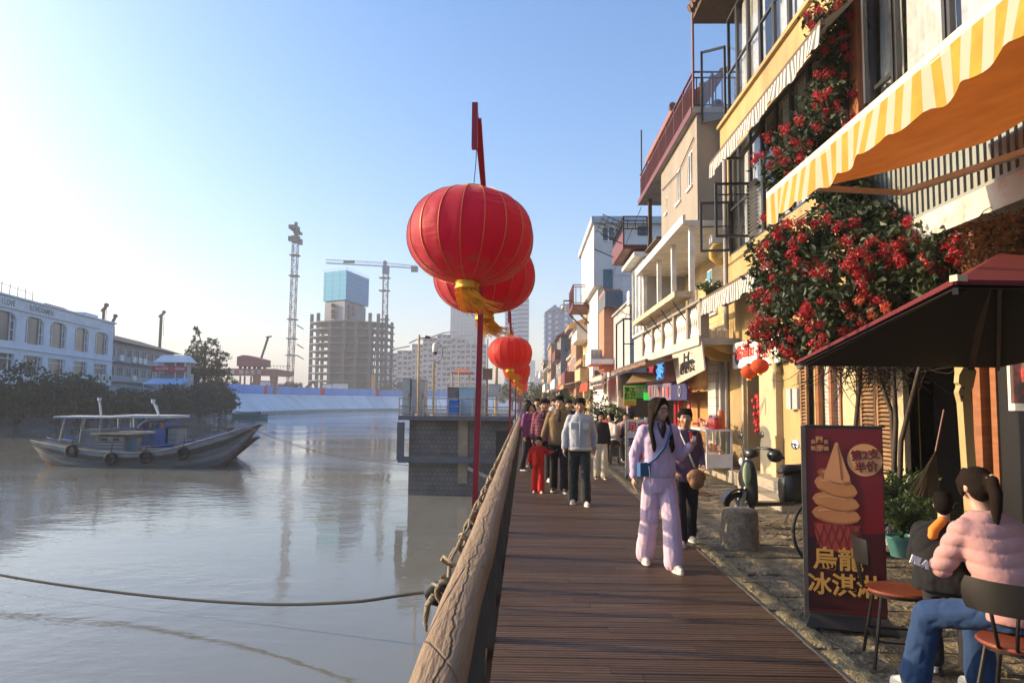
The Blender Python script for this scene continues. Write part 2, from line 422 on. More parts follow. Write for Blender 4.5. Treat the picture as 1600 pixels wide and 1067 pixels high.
# ================================================================== STREET PAVING
pav = struct('street_paving')
MB().quad((DR+0.01,-5,-0.075),(4.3,-5,-0.075),(4.3,130,-0.075),(DR+0.01,130,-0.075)).build('joint_bed', mat('joint_sand',(0.045,0.038,0.028),0.95,bump=0.6,bscale=80), pav)
M_stone = mat('paving_stone', (0.12,0.098,0.062), 0.72, var=0.40, scale=5, bump=1.0, bscale=26, objvar=0.22, stain=(0.36,0.30,0.17), stain_amt=0.6, stain_scale=3.2, bdist=0.05)
def stone_variant(seed, wx, wy, h=0.07, amp=0.009, nx=6, ny=4):
 rr = random.Random(seed); vs = []; fs = []
 for j in range(ny+1):
  for i in range(nx+1):
   e = i in (0,nx) or j in (0,ny)
   x = i/nx*wx + (rr.uniform(-.014,.014) if e else rr.uniform(-.01,.01)); y_ = j/ny*wy + rr.uniform(-.012,.012)
   z = rr.uniform(-amp,amp) - (0.012 if e else 0)
   vs.append((x,y_,z))
 for j in range(ny):
  for i in range(nx): a = j*(nx+1)+i; fs.append((a,a+1,a+nx+2,a+nx+1))
 ring = [i for i in range(nx+1)] + [(j+1)*(nx+1)-1 for j in range(1,ny+1)] + [ny*(nx+1)+i for i in range(nx-1,-1,-1)] + [j*(nx+1) for j in range(ny-1,0,-1)]
 b_ = len(vs)
 for r_ in ring: vs.append((vs[r_][0],vs[r_][1],-h))
 m_ = len(ring)
 for i in range(m_): fs.append((ring[(i+1)%m_],ring[i],b_+i,b_+(i+1)%m_))
 mb = MB(); mb.add(vs,fs); return mb
variants = []
for sx_ in range(4):
 for s_ in range(3):
  wdt = (0.42,0.58,0.74,0.95)[sx_]
  variants.append((wdt, stone_variant(sx_*7+s_, wdt-0.018, 0.335).build('paving_stone', M_stone, pav, smooth=False)))
used = set(); y = 2.6; cnt = 0
def put_stone(vi, loc, sy=1):
 o = variants[vi][1]
 if vi in used: o = o.copy(); COL.objects.link(o)
 used.add(vi); o.location = loc; o.scale = (1,sy,1); o.rotation_euler = (rnd.uniform(-.01,.01),rnd.uniform(-.008,.008),rnd.uniform(-.006,.006)); return o
PX0, PX1 = DR+0.24, 4.18
while cnt < 235:
 x = PX0 - rnd.uniform(0,0.25)*0; rowh = rnd.choice((0.30,0.35,0.35,0.40))
 while x < PX1-0.1:
  rem = PX1-x
  cands = [i for i,v in enumerate(variants) if v[0] <= rem+0.12 and (rem-v[0] > 0.38 or rem-v[0] < 0.13)] or [i for i,v in enumerate(variants) if v[0] == 0.42]
  vi = rnd.choice(cands); put_stone(vi, (x, y, -0.02+rnd.uniform(-.005,.005)), rowh/0.35); cnt += 1; x += variants[vi][0]
 y += rowh
yend = y
mb = MB()
while y < 90:
 x = PX0
 while x < PX1-0.2:
  w_ = rnd.uniform(0.45,0.9); w_ = min(w_, PX1-x); mb.bx(x,x+w_-0.015,y,y+0.335,-0.08,-0.02+rnd.uniform(-.006,.006)); x += w_
 y += 0.35
mb.build('paving_stones', M_stone, pav, kind='stuff')
# rough edging strip beside the deck
M_kerb = mat('edging_stone', (0.24,0.20,0.11), 0.75, var=0.45, scale=9, bump=1.0, bscale=60, objvar=0.15, stain=(0.42,0.34,0.12), stain_amt=0.7, stain_scale=7, bdist=0.04)
kv = [stone_variant(50+i, 0.20, 0.88, 0.08, 0.008, 4, 9).build('edging_stone', M_kerb, pav) for i in range(4)]
y = 2.4; i = 0
while y < 50:
 o = kv[i] if i < 4 else kv[i%4].copy()
 if i >= 4: COL.objects.link(o)
 o.location = (DR+0.03, y, -0.008); y += 0.9; i += 1
# thin pale metal edge on the deck
MB().bx(DR+0.003,DR+0.018,1,120,-0.05,0.004).build('edge_strip', mat('edge_metal',(0.16,0.15,0.14),0.45,metal=0.5), deck)
# drain covers
for (px,py,rad) in ((1140,733,0.33),(1093,770,0.28)):
 c = atZ(px,py,0.0); d_ = thing('drain_cover', 'round iron drain cover set in the paving '+('nearest the raised step' if px>1100 else 'close behind the walking women'), 'manhole cover', (c.x,c.y,-0.02), 'iron drain covers in the street')
 MB().lathe([(rad,-0.02),(rad,0.012),(rad-0.03,0.016),(0.001,0.016)], (c.x,c.y,-0.02), 28).build('frame_ring', mat('rust_iron',(0.10,0.05,0.03),0.7,bump=0.4), d_)
 mb = MB()
 for q in range(-3,4): mb.bx(c.x-rad*0.6,c.x+rad*0.6,c.y+q*0.07-0.012,c.y+q*0.07+0.012,-0.006,0.002)
 mb.build('tread_bar', mat('rust_iron',(0.10,0.05,0.03),0.7), d_, kind=None)
# raised plinth in front of the shops
pln = struct('raised_pavement')
M_plinth = mat('plinth_stone', (0.32,0.28,0.21), 0.8, var=0.2, scale=2, bump=0.4, bscale=30, objvar=0.08, stain=(0.25,0.22,0.17), stain_amt=0.6)
y = 2.0; i = 0; base_o = MB().bx(0,1.3,0,0.985,-0.25,0).build('kerb_block', M_plinth, pln)
while y < 46:
 o = base_o if i == 0 else base_o.copy()
 if i: COL.objects.link(o)
 h = 0.22 if y > 12.5 else 0.16
 o.location = (4.2+rnd.uniform(-.006,.006), y, h); y += 1.0; i += 1
# ================================================================== RAILING
def log_material():
 m = mat('weathered_log', (0.22,0.155,0.095), 0.75, var=0.30, scale=3, aniso=(6,0.8,6), bump=0.45, bscale=14, stain=(0.13,0.085,0.05), stain_amt=0.7, stain_scale=1.5, bdist=0.03)
 n = m.node_tree.nodes; l = m.node_tree.links; b = n['Principled BSDF']
 src = b.inputs['Base Color'].links[0].from_socket
 tc = n.new('ShaderNodeTexCoord'); sp = n.new('ShaderNodeSeparateXYZ'); l.new(tc.outputs['Object'], sp.inputs[0])
 nz = n.new('ShaderNodeTexNoise'); nz.noise_dimensions = '1D'; nz.inputs['Scale'].default_value = 2.2; nz.inputs['Detail'].default_value = 6; l.new(sp.outputs[1], nz.inputs['W'])
 a = n.new('ShaderNodeMath'); a.operation = 'MULTIPLY_ADD'; l.new(nz.outputs[0], a.inputs[0]); a.inputs[1].default_value = -0.10; l.new(sp.outputs[0], a.inputs[2])
 c = n.new('ShaderNodeMath'); c.operation = 'ADD'; l.new(a.outputs[0], c.inputs[0]); c.inputs[1].default_value = 0.045
 ab = n.new('ShaderNodeMath'); ab.operation = 'ABSOLUTE'; l.new(c.outputs[0], ab.inputs[0])
 mr = n.new('ShaderNodeMapRange'); mr.inputs[1].default_value = 0.0012; mr.inputs[2].default_value = 0.0045; l.new(ab.outputs[0], mr.inputs[0])
 # cross checks
 wv = n.new('ShaderNodeTexVoronoi'); wv.feature = 'DISTANCE_TO_EDGE'; wv.inputs['Scale'].default_value = 1.3
 mp = n.new('ShaderNodeMapping'); mp.inputs['Scale'].default_value = (1.6,0.9,0.3); l.new(tc.outputs['Object'], mp.inputs[0]); l.new(mp.outputs[0], wv.inputs['Vector'])
 mr2 = n.new('ShaderNodeMapRange'); mr2.inputs[1].default_value = 0.002; mr2.inputs[2].default_value = 0.008; mr2.inputs[3].default_value = 0.6; l.new(wv.outputs[0], mr2.inputs[0])
 mu = n.new('ShaderNodeMath'); mu.operation = 'MULTIPLY'; l.new(mr.outputs[0], mu.inputs[0]); l.new(mr2.outputs[0], mu.inputs[1])
 mx = n.new('ShaderNodeMix'); mx.data_type = 'RGBA'; mx.inputs[6].default_value = (0.03,0.018,0.01,1); l.new(mu.outputs[0], mx.inputs[0]); l.new(src, mx.inputs[7])
 l.new(mx.outputs[2], b.inputs['Base Color'])
 bp = n.new('ShaderNodeBump'); bp.inputs['Distance'].default_value = 0.012; l.new(mu.outputs[0], bp.inputs['Height'])
 old = b.inputs['Normal'].links[0].from_socket; l.new(old, bp.inputs['Normal']); l.new(bp.outputs[0], b.inputs['Normal'])
 return m
M_log = log_material()
M_post = mat('dark_post_wood', (0.032,0.022,0.016), 0.7, var=0.3, scale=4, aniso=(4,4,1), bump=0.4)
M_rope = mat('rope_fibre', (0.30,0.24,0.16), 0.9, var=0.3, scale=30, bump=0.8, bscale=120)
rail = thing('wooden_railing', 'weathered log handrail on dark posts along the river side of the boardwalk', 'railing', (-0.18,1,0))
def log_piece(y0, y1, seed):
 mb = MB(); n_ = 18; ny = max(6, int((y1-y0)/0.12)); vs = []; fs = []
 for j in range(ny+1):
  yy = y0 + (y1-y0)*j/ny
  cx = -0.182 + 0.010*noise.noise((yy*0.7, seed, 0)); rr = 0.058 + 0.005*noise.noise((yy*1.1, 3.1, seed))
  for i in range(n_):
   t = 2*math.pi*i/n_; c, s_ = math.cos(t), math.sin(t)
   sup = (abs(c)**3.0+abs(s_)**3.0)**(-1/3.0)
   r2 = rr*sup*(1+0.06*noise.noise((c*1.5, s_*1.5, yy*2.5)))
   vs.append((cx + c*r2*1.02, yy, 0.990 + s_*r2*0.92 + 0.006*noise.noise((yy, 9, 0))))
 for j in range(ny):
  for i in range(n_): fs.append((j*n_+i, j*n_+(i+1)%n_, (j+1)*n_+(i+1)%n_, (j+1)*n_+i))
 fs += [tuple(range(n_)), tuple(range(ny*n_, ny*n_+n_))]
 mb.add(vs, fs); return mb
yy = 1.0; k = 0
while yy < 60:
 ln = 2.7 if k % 2 else 3.4
 log_piece(yy, yy+ln-0.012, k).build('handrail_log', M_log, rail, smooth='auto'); yy += ln; k += 1
 if yy > 30 : ln = 6
ps = MB().bx(-0.045,0.045,-0.05,0.05,-0.75,0.93).build('post', M_post, rail, local=True)
ys = [3.76-1.35-1.35+1.35*i for i in range(44)]
for i, y in enumerate(ys):
 o = ps if i == 0 else ps.copy()
 if i: COL.objects.link(o)
 o.location = (-0.055, y-1, 0)
for z in (-0.08, 0.88):
 MB().bx(-0.262,-0.238,1,60,z-0.05,z+0.04).build('side_rail', M_post, rail)
# rope wound along the outside of the rail
rg = thing('rail_rope', 'rope looped and knotted along the outer side of the log handrail', 'rope', (-0.3,1,0.9))
pts = []
y = 2.5
while y < 32:
 for q in range(12):
  t = q/12; ln = 0.78
  pts.append((-0.262-0.03*math.sin(t*math.pi)-0.02*rnd.random(), y+t*ln, 0.97+0.045*math.cos(t*2*math.pi)-0.035*math.sin(t*math.pi)+0.006*rnd.random()))
 y += 0.78
MB().path(pts, 0.0065, 6).build('rope_strand', M_rope, rg, smooth=True)
M_hose = mat('black_hose', (0.02,0.02,0.022), 0.5, bump=0.1)
for i, y in enumerate([2.5+0.78*k for k in range(17)]):
 mb = MB()
 for q in range(3):
  pts = [(-0.266+0.024*math.cos(a_), y+0.022*q+0.01*math.sin(a_*2), 0.965+0.034*math.sin(a_)) for a_ in [j*2*math.pi/9 for j in range(10)]]
  mb.path(pts, 0.008, 5)
 mb.path([(-0.30,y+0.02,0.95),(-0.325,y+0.05,0.91),(-0.33,y+0.03,0.86),(-0.32,y,0.84)], [0.012,0.011,0.009,0.004], 5)
 mb.build('knot', M_rope, rg, smooth=True)
pts = [(-0.25,2.5,0.97),(-0.30,2.55,0.98),(-0.335,2.63,0.93),(-0.335,2.72,0.88),(-0.31,2.8,0.85),(-0.28,2.86,0.87)]
MB().path(pts, 0.014, 8).build('hose_loop', M_hose, rg, smooth=True)
MB().path([(-0.25,2.75,1.0),(-0.30,2.8,1.02),(-0.315,2.88,0.99),(-0.28,2.95,0.95)], 0.006, 6).build('thin_loop', M_rope, rg, smooth=True)
# ================================================================== LANTERNS
def lantern_mat(name, col):
 m = clothmat(name, col, trans=0.55, rough=0.62, scale=2.0, sheen=0.3, bump=0.0)
 n = m.node_tree.nodes; l = m.node_tree.links; b = n['Principled BSDF']
 src = b.inputs['Base Color'].links[0].from_socket
 tc = n.new('ShaderNodeTexCoord'); sp = n.new('ShaderNodeSeparateXYZ'); l.new(tc.outputs['Object'], sp.inputs[0])
 nz = n.new('ShaderNodeTexNoise'); nz.inputs['Scale'].default_value = 14; nz.inputs['Detail'].default_value = 6; l.new(tc.outputs['Object'], nz.inputs['Vector'])
 band = n.new('ShaderNodeMapRange'); band.inputs[1].default_value = -0.19; band.inputs[2].default_value = -0.26; l.new(sp.outputs[2], band.inputs[0])
 b2 = n.new('ShaderNodeMapRange'); b2.inputs[1].default_value = -0.345; b2.inputs[2].default_value = -0.30; l.new(sp.outputs[2], b2.inputs[0])
 th = n.new('ShaderNodeMapRange'); th.inputs[1].default_value = 0.50; th.inputs[2].default_value = 0.60; th.inputs[4].default_value = 0.55; l.new(nz.outputs[0], th.inputs[0])
 m1 = n.new('ShaderNodeMath'); m1.operation = 'MULTIPLY'; l.new(band.outputs[0], m1.inputs[0]); l.new(b2.outputs[0], m1.inputs[1])
 m2 = n.new('ShaderNodeMath'); m2.operation = 'MULTIPLY'; l.new(m1.outputs[0], m2.inputs[0]); l.new(th.outputs[0], m2.inputs[1])
 mx = n.new('ShaderNodeMix'); mx.data_type = 'RGBA'; l.new(m2.outputs[0], mx.inputs[0]); l.new(src, mx.inputs[6]); mx.inputs[7].default_value = (0.30,0.16,0.08,1)
 for sk in [k_.to_socket for k_ in list(src.links)]: l.new(mx.outputs[2], sk)
 l.new(src, mx.inputs[6])
 # wrinkles that run across the panels
 mp = n.new('ShaderNodeMapping'); mp.inputs['Scale'].default_value = (1,1,9); l.new(tc.outputs['Object'], mp.inputs[0])
 wz = n.new('ShaderNodeTexNoise'); wz.inputs['Scale'].default_value = 2.6; wz.inputs['Detail'].default_value = 3; l.new(mp.outputs[0], wz.inputs['Vector'])
 lo = n.new('ShaderNodeTexNoise'); lo.inputs['Scale'].default_value = 2.2; l.new(tc.outputs['Object'], lo.inputs['Vector'])
 lm = n.new('ShaderNodeMapRange'); lm.inputs[1].default_value = 0.48; lm.inputs[2].default_value = 0.62; l.new(lo.outputs[0], lm.inputs[0])
 mm = n.new('ShaderNodeMath'); mm.operation = 'MULTIPLY'; l.new(wz.outputs[0], mm.inputs[0]); l.new(lm.outputs[0], mm.inputs[1])
 bp = n.new('ShaderNodeBump'); bp.inputs['Strength'].default_value = 0.6; bp.inputs['Distance'].default_value = 0.05; l.new(mm.outputs[0], bp.inputs['Height']); l.new(bp.outputs[0], b.inputs['Normal'])
 return m
M_lan = lantern_mat('lantern_silk', (0.60,0.006,0.055))
M_lan2 = lantern_mat('lantern_silk_bright', (0.70,0.014,0.012))
M_gold = mat('gold_foil', (0.75,0.46,0.06), 0.35, metal=0.7, var=0.3, scale=30, bump=0.4, bscale=60)
M_goldline = mat('gold_piping', (0.55,0.22,0.08), 0.5, metal=0.3, var=0.2, bump=0)
M_tas = mat('tassel_thread', (0.80,0.36,0.03), 0.6, var=0.3, scale=20, bump=0)
NR = 18; LR, LH = 0.45, 0.33
def lan_r(z, t, flat=True):
 u = max(0.0, 1-abs(z/LH)**2.15)**0.5
 return (0.085 + (LR-0.085)*u)
def make_lantern(name, label, mat_, group):
 root = thing(name, label, 'lantern', (0,0,0), group)
 vs = []; fs = []; nz_ = 22; nt_ = NR*4
 for j in range(nz_+1):
  a = -math.pi/2 + math.pi*j/nz_; z = LH*math.sin(a)
  for i in range(nt_):
   t = 2*math.pi*i/nt_; ph = (i % 4)/4
   sc = 1-0.022*math.sin(math.pi*ph)**1.0*math.cos(a)
   r_ = lan_r(z, t)*sc
   vs.append((math.cos(t)*r_, math.sin(t)*r_, z))
 for j in range(nz_):
  for i in range(nt_): fs.append((j*nt_+i, j*nt_+(i+1)%nt_, (j+1)*nt_+(i+1)%nt_, (j+1)*nt_+i))
 MB().add(vs, fs).build('shade', mat_, root, smooth=True)
 pts = []
 for j in range(nz_+1):
  a = -math.pi/2 + math.pi*j/nz_; z = LH*math.sin(a); pts.append((lan_r(z,0)+0.002, 0, z))
 rb = MB().path(pts, 0.0032, 4).build('rib', M_goldline, root)
 for i in range(NR):
  o = rb if i == 0 else rb.copy()
  if i: COL.objects.link(o); o.parent = root
  o.rotation_euler = (0,0,2*math.pi*i/NR)
 MB().lathe([(0.0,0.31),(0.095,0.31),(0.10,0.325),(0.092,0.34),(0.10,0.36),(0.085,0.365),(0.02,0.365)], n=24).build('top_cap', M_gold, root, smooth='auto')
 MB().lathe([(0.02,-0.31),(0.085,-0.31),(0.09,-0.325),(0.08,-0.36),(0.09,-0.385),(0.075,-0.39),(0.0,-0.39)], n=24).build('bottom_cap', M_gold, root, smooth='auto')
 MB().path([(0,0,0.40),(0.004,0,0.55),(0,0,0.76)], 0.004, 4).build('hanging_wire', M_dark, root)
 rr = random.Random(4); mb = MB()
 for i in range(170):
  t = rr.uniform(0, 2*math.pi); r0 = 0.072*rr.uniform(0.6,1); ln = rr.uniform(0.10,0.20); dr = rr.uniform(0.25,1.0)**1.3
  p = Vector((math.cos(t)*r0, math.sin(t)*r0, -0.38)); pts = [p]
  for q in range(1,5):
   u = q/4; pts.append(p + Vector((dr*0.20*u*u+0.012*math.sin(u*6+t), -0.03*dr*u, -ln*u*(1-0.25*dr*u))) + Vector((math.cos(t),math.sin(t),0))*0.02*u)
  mb.path(pts, [0.0035,0.003,0.003,0.0028,0.0015], 3)
 mb.build('tassel', M_tas, root, kind='stuff')
 return root
lan0 = make_lantern('red_lantern', 'big crimson lantern with gold tassel nearest the camera, in front of its pole', M_lan, 'red lanterns along the boardwalk')
lan1 = make_lantern('red_lantern', 'second biggest lantern, half hidden behind the nearest crimson one', M_lan, 'red lanterns along the boardwalk')
lan2 = make_lantern('red_lantern', 'bright red lantern with gold top hanging apart above the pump house railing', M_lan2, 'red lanterns along the boardwalk')
pA = at(735,370,5.2); pB = at(757,431,6.5); pC = at(797,551,15.05)
place(lan0, pA, R(6)); lan0.rotation_euler = (R(-3),R(3),R(6))
place(lan1, pB, R(11)); lan1.rotation_euler = (R(2),R(-2),R(25))
place(lan2, pC, R(3))
ords = ['second of the receding row', 'third of the receding row', 'fourth of the receding row','fifth of the receding row','sixth of the receding row','seventh of the receding row','eighth of the receding row','ninth of the receding row','tenth of the receding row','eleventh of the receding row','farthest of the receding row']
lys = [16.4, 24.2, 25.5, 33, 34.3, 42, 43.3, 51, 52.3, 60, 61.3]
for i, ly in enumerate(lys):
 c = at(797,551,15.05); z = 2.60 + 0.03*math.sin(i*2.1)
 o = dup(lan2, (-0.32+0.02*math.sin(i), ly, z), R(20*i), 'small red lantern over the railing, '+ords[i]+' counted from the bright one')
 o.rotation_euler = (R(2*math.sin(i*1.7)), R(3*math.cos(i)), R(20*i))
M_pole = mat('red_pole_paint', (0.28,0.012,0.022), 0.4, var=0.12, bump=0.04, stain=(0.16,0.01,0.03), stain_amt=0.5)
def lantern_pole(label, yc, X0, X1, zt, group='red lantern poles fixed to the railing'):
 root = thing('lantern_pole', label, 'pole', (X0, yc, -0.7), group)
 MB().bar((X0,yc,-0.7),(X1,yc,zt),0.044).build('post', M_pole, root)
 s = 1.0
 for sg, dy in ((-1,0.72),(1,0.62)):
  mb = MB(); tip = Vector((X1-0.03 if sg<0 else X1+0.01, yc+sg*dy, zt+(0.42 if sg<0 else 0.1)))
  mb.bar((X1,yc+sg*0.02,zt-0.02),tip,0.034,0.034); mb.build('arm', M_pole, root)
  mb = MB(); mb.bar((X1+0.045*0+0.03,yc+sg*0.03,zt-0.28),tip+Vector((0.03,-sg*0.05,-0.05)),0.022,0.03); mb.build('brace', M_pole, root)
  MB().bx(tip.x-0.02,tip.x+0.02,min(tip.y,tip.y+sg*0.06),max(tip.y,tip.y+sg*0.06),tip.z-0.30,tip.z+0.03).build('end_plate', M_pole, root)
 MB().bx(X0-0.03,X0+0.09,yc-0.05,yc+0.05,0.60,0.64).build('bracket', M_dark, root)
 return root
a0 = at(741,815,5.9); a1 = at(757,285,5.9)
lantern_pole('tall red pole with two cranked arms carrying the two biggest lanterns', 5.9, a0.x-0.02, a1.x, 3.27)
pl_l = ['second red pole from the camera, just left of the bright lantern row','third red pole from the camera beside the pump house','fourth red lantern pole from the camera','fifth red lantern pole from the camera','sixth red lantern pole from the camera','farthest red lantern pole down the railing']
for i, y in enumerate([15.7,24.8,33.6,42.6,51.6,60.6]):
 lantern_pole(pl_l[i], y, -0.34, -0.32, 3.05)
# ================================================================== MOORING ROPES
def rope(name, label, pts, r, material, group=None, cat='rope'):
 # Catmull-Rom through the points
 P = [Vector(p) for p in pts]; out = []
 for i in range(len(P)-1):
  a = P[max(i-1,0)]; b = P[i]; c = P[i+1]; d = P[min(i+2,len(P)-1)]
  for q in range(10):
   t = q/10; out.append(0.5*((2*b)+(c-a)*t+(2*a-5*b+4*c-d)*t*t+(3*b-a-3*c+d)*t**3))
 out.append(P[-1]); o = MB().path(out, r, 6).build(name, material, smooth=True); return tag(o, label, cat, group)
M_drope = mat('dark_rope', (0.035,0.035,0.032), 0.9, bump=0.5, bscale=60)
rope('mooring_rope', 'thick dark rope sagging close over the calm near water', [(-0.1,9.0,-1.0), at(690,925,10.6), at(550,940,11.0), at(400,943,11.6), at(200,927,12.4), at(0,898,13.2), at(-200,855,14.5), at(-420,800,17)], 0.024, M_drope, 'mooring ropes')
b1 = (-12.9,36.2,0.05)
rope('mooring_rope', 'upper thin rope from the boat bow to the pump house', [at(399,672,36.5), at(450,690,34.5), at(520,712,31.5), at(638,727,27.6)], 0.011, M_drope, 'mooring ropes')
rope('mooring_rope', 'lower thin rope running from the boats to the pump house', [at(385,668,36.5), at(470,699,34), at(560,716,30.5), at(638,720,27.7)], 0.011, M_drope, 'mooring ropes')
rope('mooring_rope', 'thin rope from the stern of the fishing boat off to the left', [at(62,696,36.5), at(30,702,37), at(-40,716,39), at(-120,735,42)], 0.012, M_drope, 'mooring ropes')
# ================================================================== PUMP HOUSE
def brick_mat(name, c1, c2, mortar, bw, bh, rot=None, rough=0.8):
 if name in MATS: return MATS[name]
 m = bpy.data.materials.new(name); m.use_nodes = True
 n = m.node_tree.nodes; l = m.node_tree.links; b = n['Principled BSDF']; b.inputs['Roughness'].default_value = rough
 tc = n.new('ShaderNodeTexCoord'); sp = n.new('ShaderNodeSeparateXYZ'); l.new(tc.outputs['Object'], sp.inputs[0])
 cb = n.new('ShaderNodeCombineXYZ'); ad = n.new('ShaderNodeMath'); ad.operation = 'ADD'; l.new(sp.outputs[0], ad.inputs[0]); l.new(sp.outputs[1], ad.inputs[1])
 l.new(ad.outputs[0], cb.inputs[0]); l.new(sp.outputs[2], cb.inputs[1])
 br = n.new('ShaderNodeTexBrick'); l.new(cb.outputs[0], br.inputs['Vector'])
 br.inputs['Color1'].default_value = tuple(c1)+(1,); br.inputs['Color2'].default_value = tuple(c2)+(1,); br.inputs['Mortar'].default_value = tuple(mortar)+(1,)
 br.inputs['Scale'].default_value = 1; br.inputs['Brick Width'].default_value = bw; br.inputs['Row Height'].default_value = bh; br.inputs['Mortar Size'].default_value = min(bw,bh)*0.05
 nz = n.new('ShaderNodeTexNoise'); nz.inputs['Scale'].default_value = 0.9; nz.inputs['Detail'].default_value = 6; l.new(tc.outputs['Object'], nz.inputs['Vector'])
 mr = n.new('ShaderNodeMapRange'); mr.inputs[1].default_value = 0.3; mr.inputs[2].default_value = 0.7; mr.inputs[3].default_value = 0.7; mr.inputs[4].default_value = 1.25; l.new(nz.outputs[0], mr.inputs[0])
 hs = n.new('ShaderNodeHueSaturation'); l.new(br.outputs[0], hs.inputs['Color']); l.new(mr.outputs[0], hs.inputs['Value']); l.new(hs.outputs[0], b.inputs['Base Color'])
 bp = n.new('ShaderNodeBump'); bp.inputs['Distance'].default_value = 0.01; bp.invert = True; l.new(br.outputs['Fac'], bp.inputs['Height']); l.new(bp.outputs[0], b.inputs['Normal'])
 MATS[name] = m; return m
M_pump = brick_mat('pump_tiles', (0.14,0.14,0.142), (0.165,0.165,0.165), (0.09,0.09,0.09), 0.17, 0.17)
M_slate = mat('slate_paint', (0.09,0.11,0.14), 0.6, var=0.15, bump=0.05, stain=(0.14,0.09,0.05), stain_amt=0.4)
PY = 27.6
ph = thing('pump_house', 'grey tiled pump house standing in the water beside the boardwalk', 'pump house', (-2.4,PY+3,WZ))
zt = at(640,655,PY).z; xl = at(639,700,PY).x; xr = -0.55
mb = MB(); mb.bx(xl,xr,PY,PY+7,WZ-1,zt-0.02); mb.build('wall', M_pump, ph)
mb = MB(); mb.bx(xl-0.35,xr+0.1,PY-0.45,PY+7.3,zt-0.02,zt+0.14); mb.build('roof_slab', M_slate, ph)
xc0, xc1 = at(716,700,PY).x, at(731,700,PY).x
mb = MB(); mb.bx(xc0,xc1,PY-0.06,PY+0.1,at(720,755,PY).z,zt-0.03); mb.build('pier', mat('tan_pier',(0.30,0.25,0.18),0.85,stain=(0.18,0.15,0.12)), ph)
zb = at(640,717,PY).z
mb = MB(); mb.bar((xl-0.28,PY-0.22,zt-0.1),(xl-0.28,PY-0.22,zb),0.24,0.24); mb.bar((xl-0.36,PY-0.22,zb),(xr,PY-0.22,zb),0.22,0.22)
mb.build('steel_beam', M_slate, ph)
mb = MB(); mb.bar((at(732,745,PY).x,PY-0.15,at(732,745,PY).z+0.35),(at(780,760,PY).x,PY-0.3,at(780,752,PY).z),0.2,0.12); mb.build('fallen_plank', M_conc, ph)
mb = MB(); mb.bx(at(775,700,PY).x,xr+0.01,PY-0.012,PY+0.02,zb+0.05,at(775,673,PY).z); mb.build('dark_opening', M_black, ph)
zr = at(640,622,PY-0.4).z
mb = MB(); xs = [xl-0.33+i*((xr-xl+0.3)/9) for i in range(10)]
for x in xs: mb.cyl((x,PY-0.4,zt+0.14),(x,PY-0.4,zr),0.022,n=6)
for zz in (zr, zr-0.3, zr-0.55): mb.cyl((xl-0.33,PY-0.4,zz),(xr,PY-0.4,zz),0.02,n=6)
for x in (xl-0.33,):
 for yy in (PY+1,PY+2.4,PY+3.8,PY+5.2,PY+6.6): mb.cyl((x,yy,zt+0.14),(x,yy,zr),0.022,n=6)
 for zz in (zr, zr-0.3, zr-0.55): mb.cyl((x,PY-0.4,zz),(x,PY+7,zz),0.02,n=6)
mb.build('guard_rail', M_steel, ph)
def prop_box(label, cat, name, px0, px1, py0, py1, Y, dep, m_, rootkids=None, z0=None, legs=False):
 a = at(px0,py1,Y); b = at(px1,py0,Y); z0_ = a.z if z0 is None else z0
 r_ = thing(name, label, cat, ((a.x+b.x)/2, Y+dep/2, z0_))
 MB().bx(a.x,b.x,Y,Y+dep,z0_,b.z).build('body', m_, r_)
 e = 0.012; w3 = (b.x-a.x)
 MB().bx(a.x+w3*0.06,b.x-w3*0.06,Y-0.015,Y-0.001,z0_+(b.z-z0_)*0.05,b.z-(b.z-z0_)*0.08).build('door', m_, r_)
 MB().bx(a.x-0.02,b.x+0.02,Y-0.03,Y+dep+0.03,b.z,b.z+0.03).build('top', m_, r_)
 MB().bx(b.x-w3*0.16,b.x-w3*0.12,Y-0.04,Y-0.015,z0_+(b.z-z0_)*0.45,z0_+(b.z-z0_)*0.6).build('handle', M_dark, r_)
 return r_
ztd = zt+0.14
Mb = lambda n_,c: mat(n_, c, 0.55, var=0.1, bump=0.04, stain=(0.2,0.15,0.1), stain_amt=0.35)
prop_box('tall streaked grey metal cabinet at the left end of the pump house deck','cabinet','metal_cabinet',628,641,592,650,PY+0.6,0.8,Mb('cab_grey',(0.38,0.42,0.42)),z0=ztd)
prop_box('weathered silver cabinet just right of the leftmost one on the pump house','cabinet','metal_cabinet',642,664,594,650,PY+0.7,0.8,Mb('cab_silver',(0.45,0.46,0.45)),z0=ztd)
prop_box('pale blue cabinet on the pump house deck left of the near red pole','cabinet','metal_cabinet',717,742,606,655,PY+0.5,0.7,Mb('cab_blue',(0.33,0.50,0.60)),z0=ztd)
prop_box('brown junction box above the blue crate on the pump house','box','junction_box',699,714,606,624,PY+0.9,0.5,Mb('jb_brown',(0.20,0.17,0.16)))
prop_box('bright blue crate hanging behind the pump house rail','crate','blue_crate',698,717,626,648,PY+0.3,0.4,mat('blue_plastic',(0.02,0.16,0.55),0.4,var=0.1,bump=0.03))
prop_box('small brown box on a post right of the near red pole','box','post_box',754,769,577,593,PY+1.2,0.3,Mb('jb_brown2',(0.22,0.14,0.10)))
prop_box('white meter box on the pump house deck behind the second red pole','box','meter_box',763,783,601,620,PY+1.0,0.3,Mb('mb_white',(0.55,0.55,0.53)))
prop_box('white wide cabinet behind the near red pole on the pump house','cabinet','metal_cabinet',744,762,603,655,PY+2.0,0.5,Mb('cab_white',(0.5,0.5,0.5)),z0=ztd)
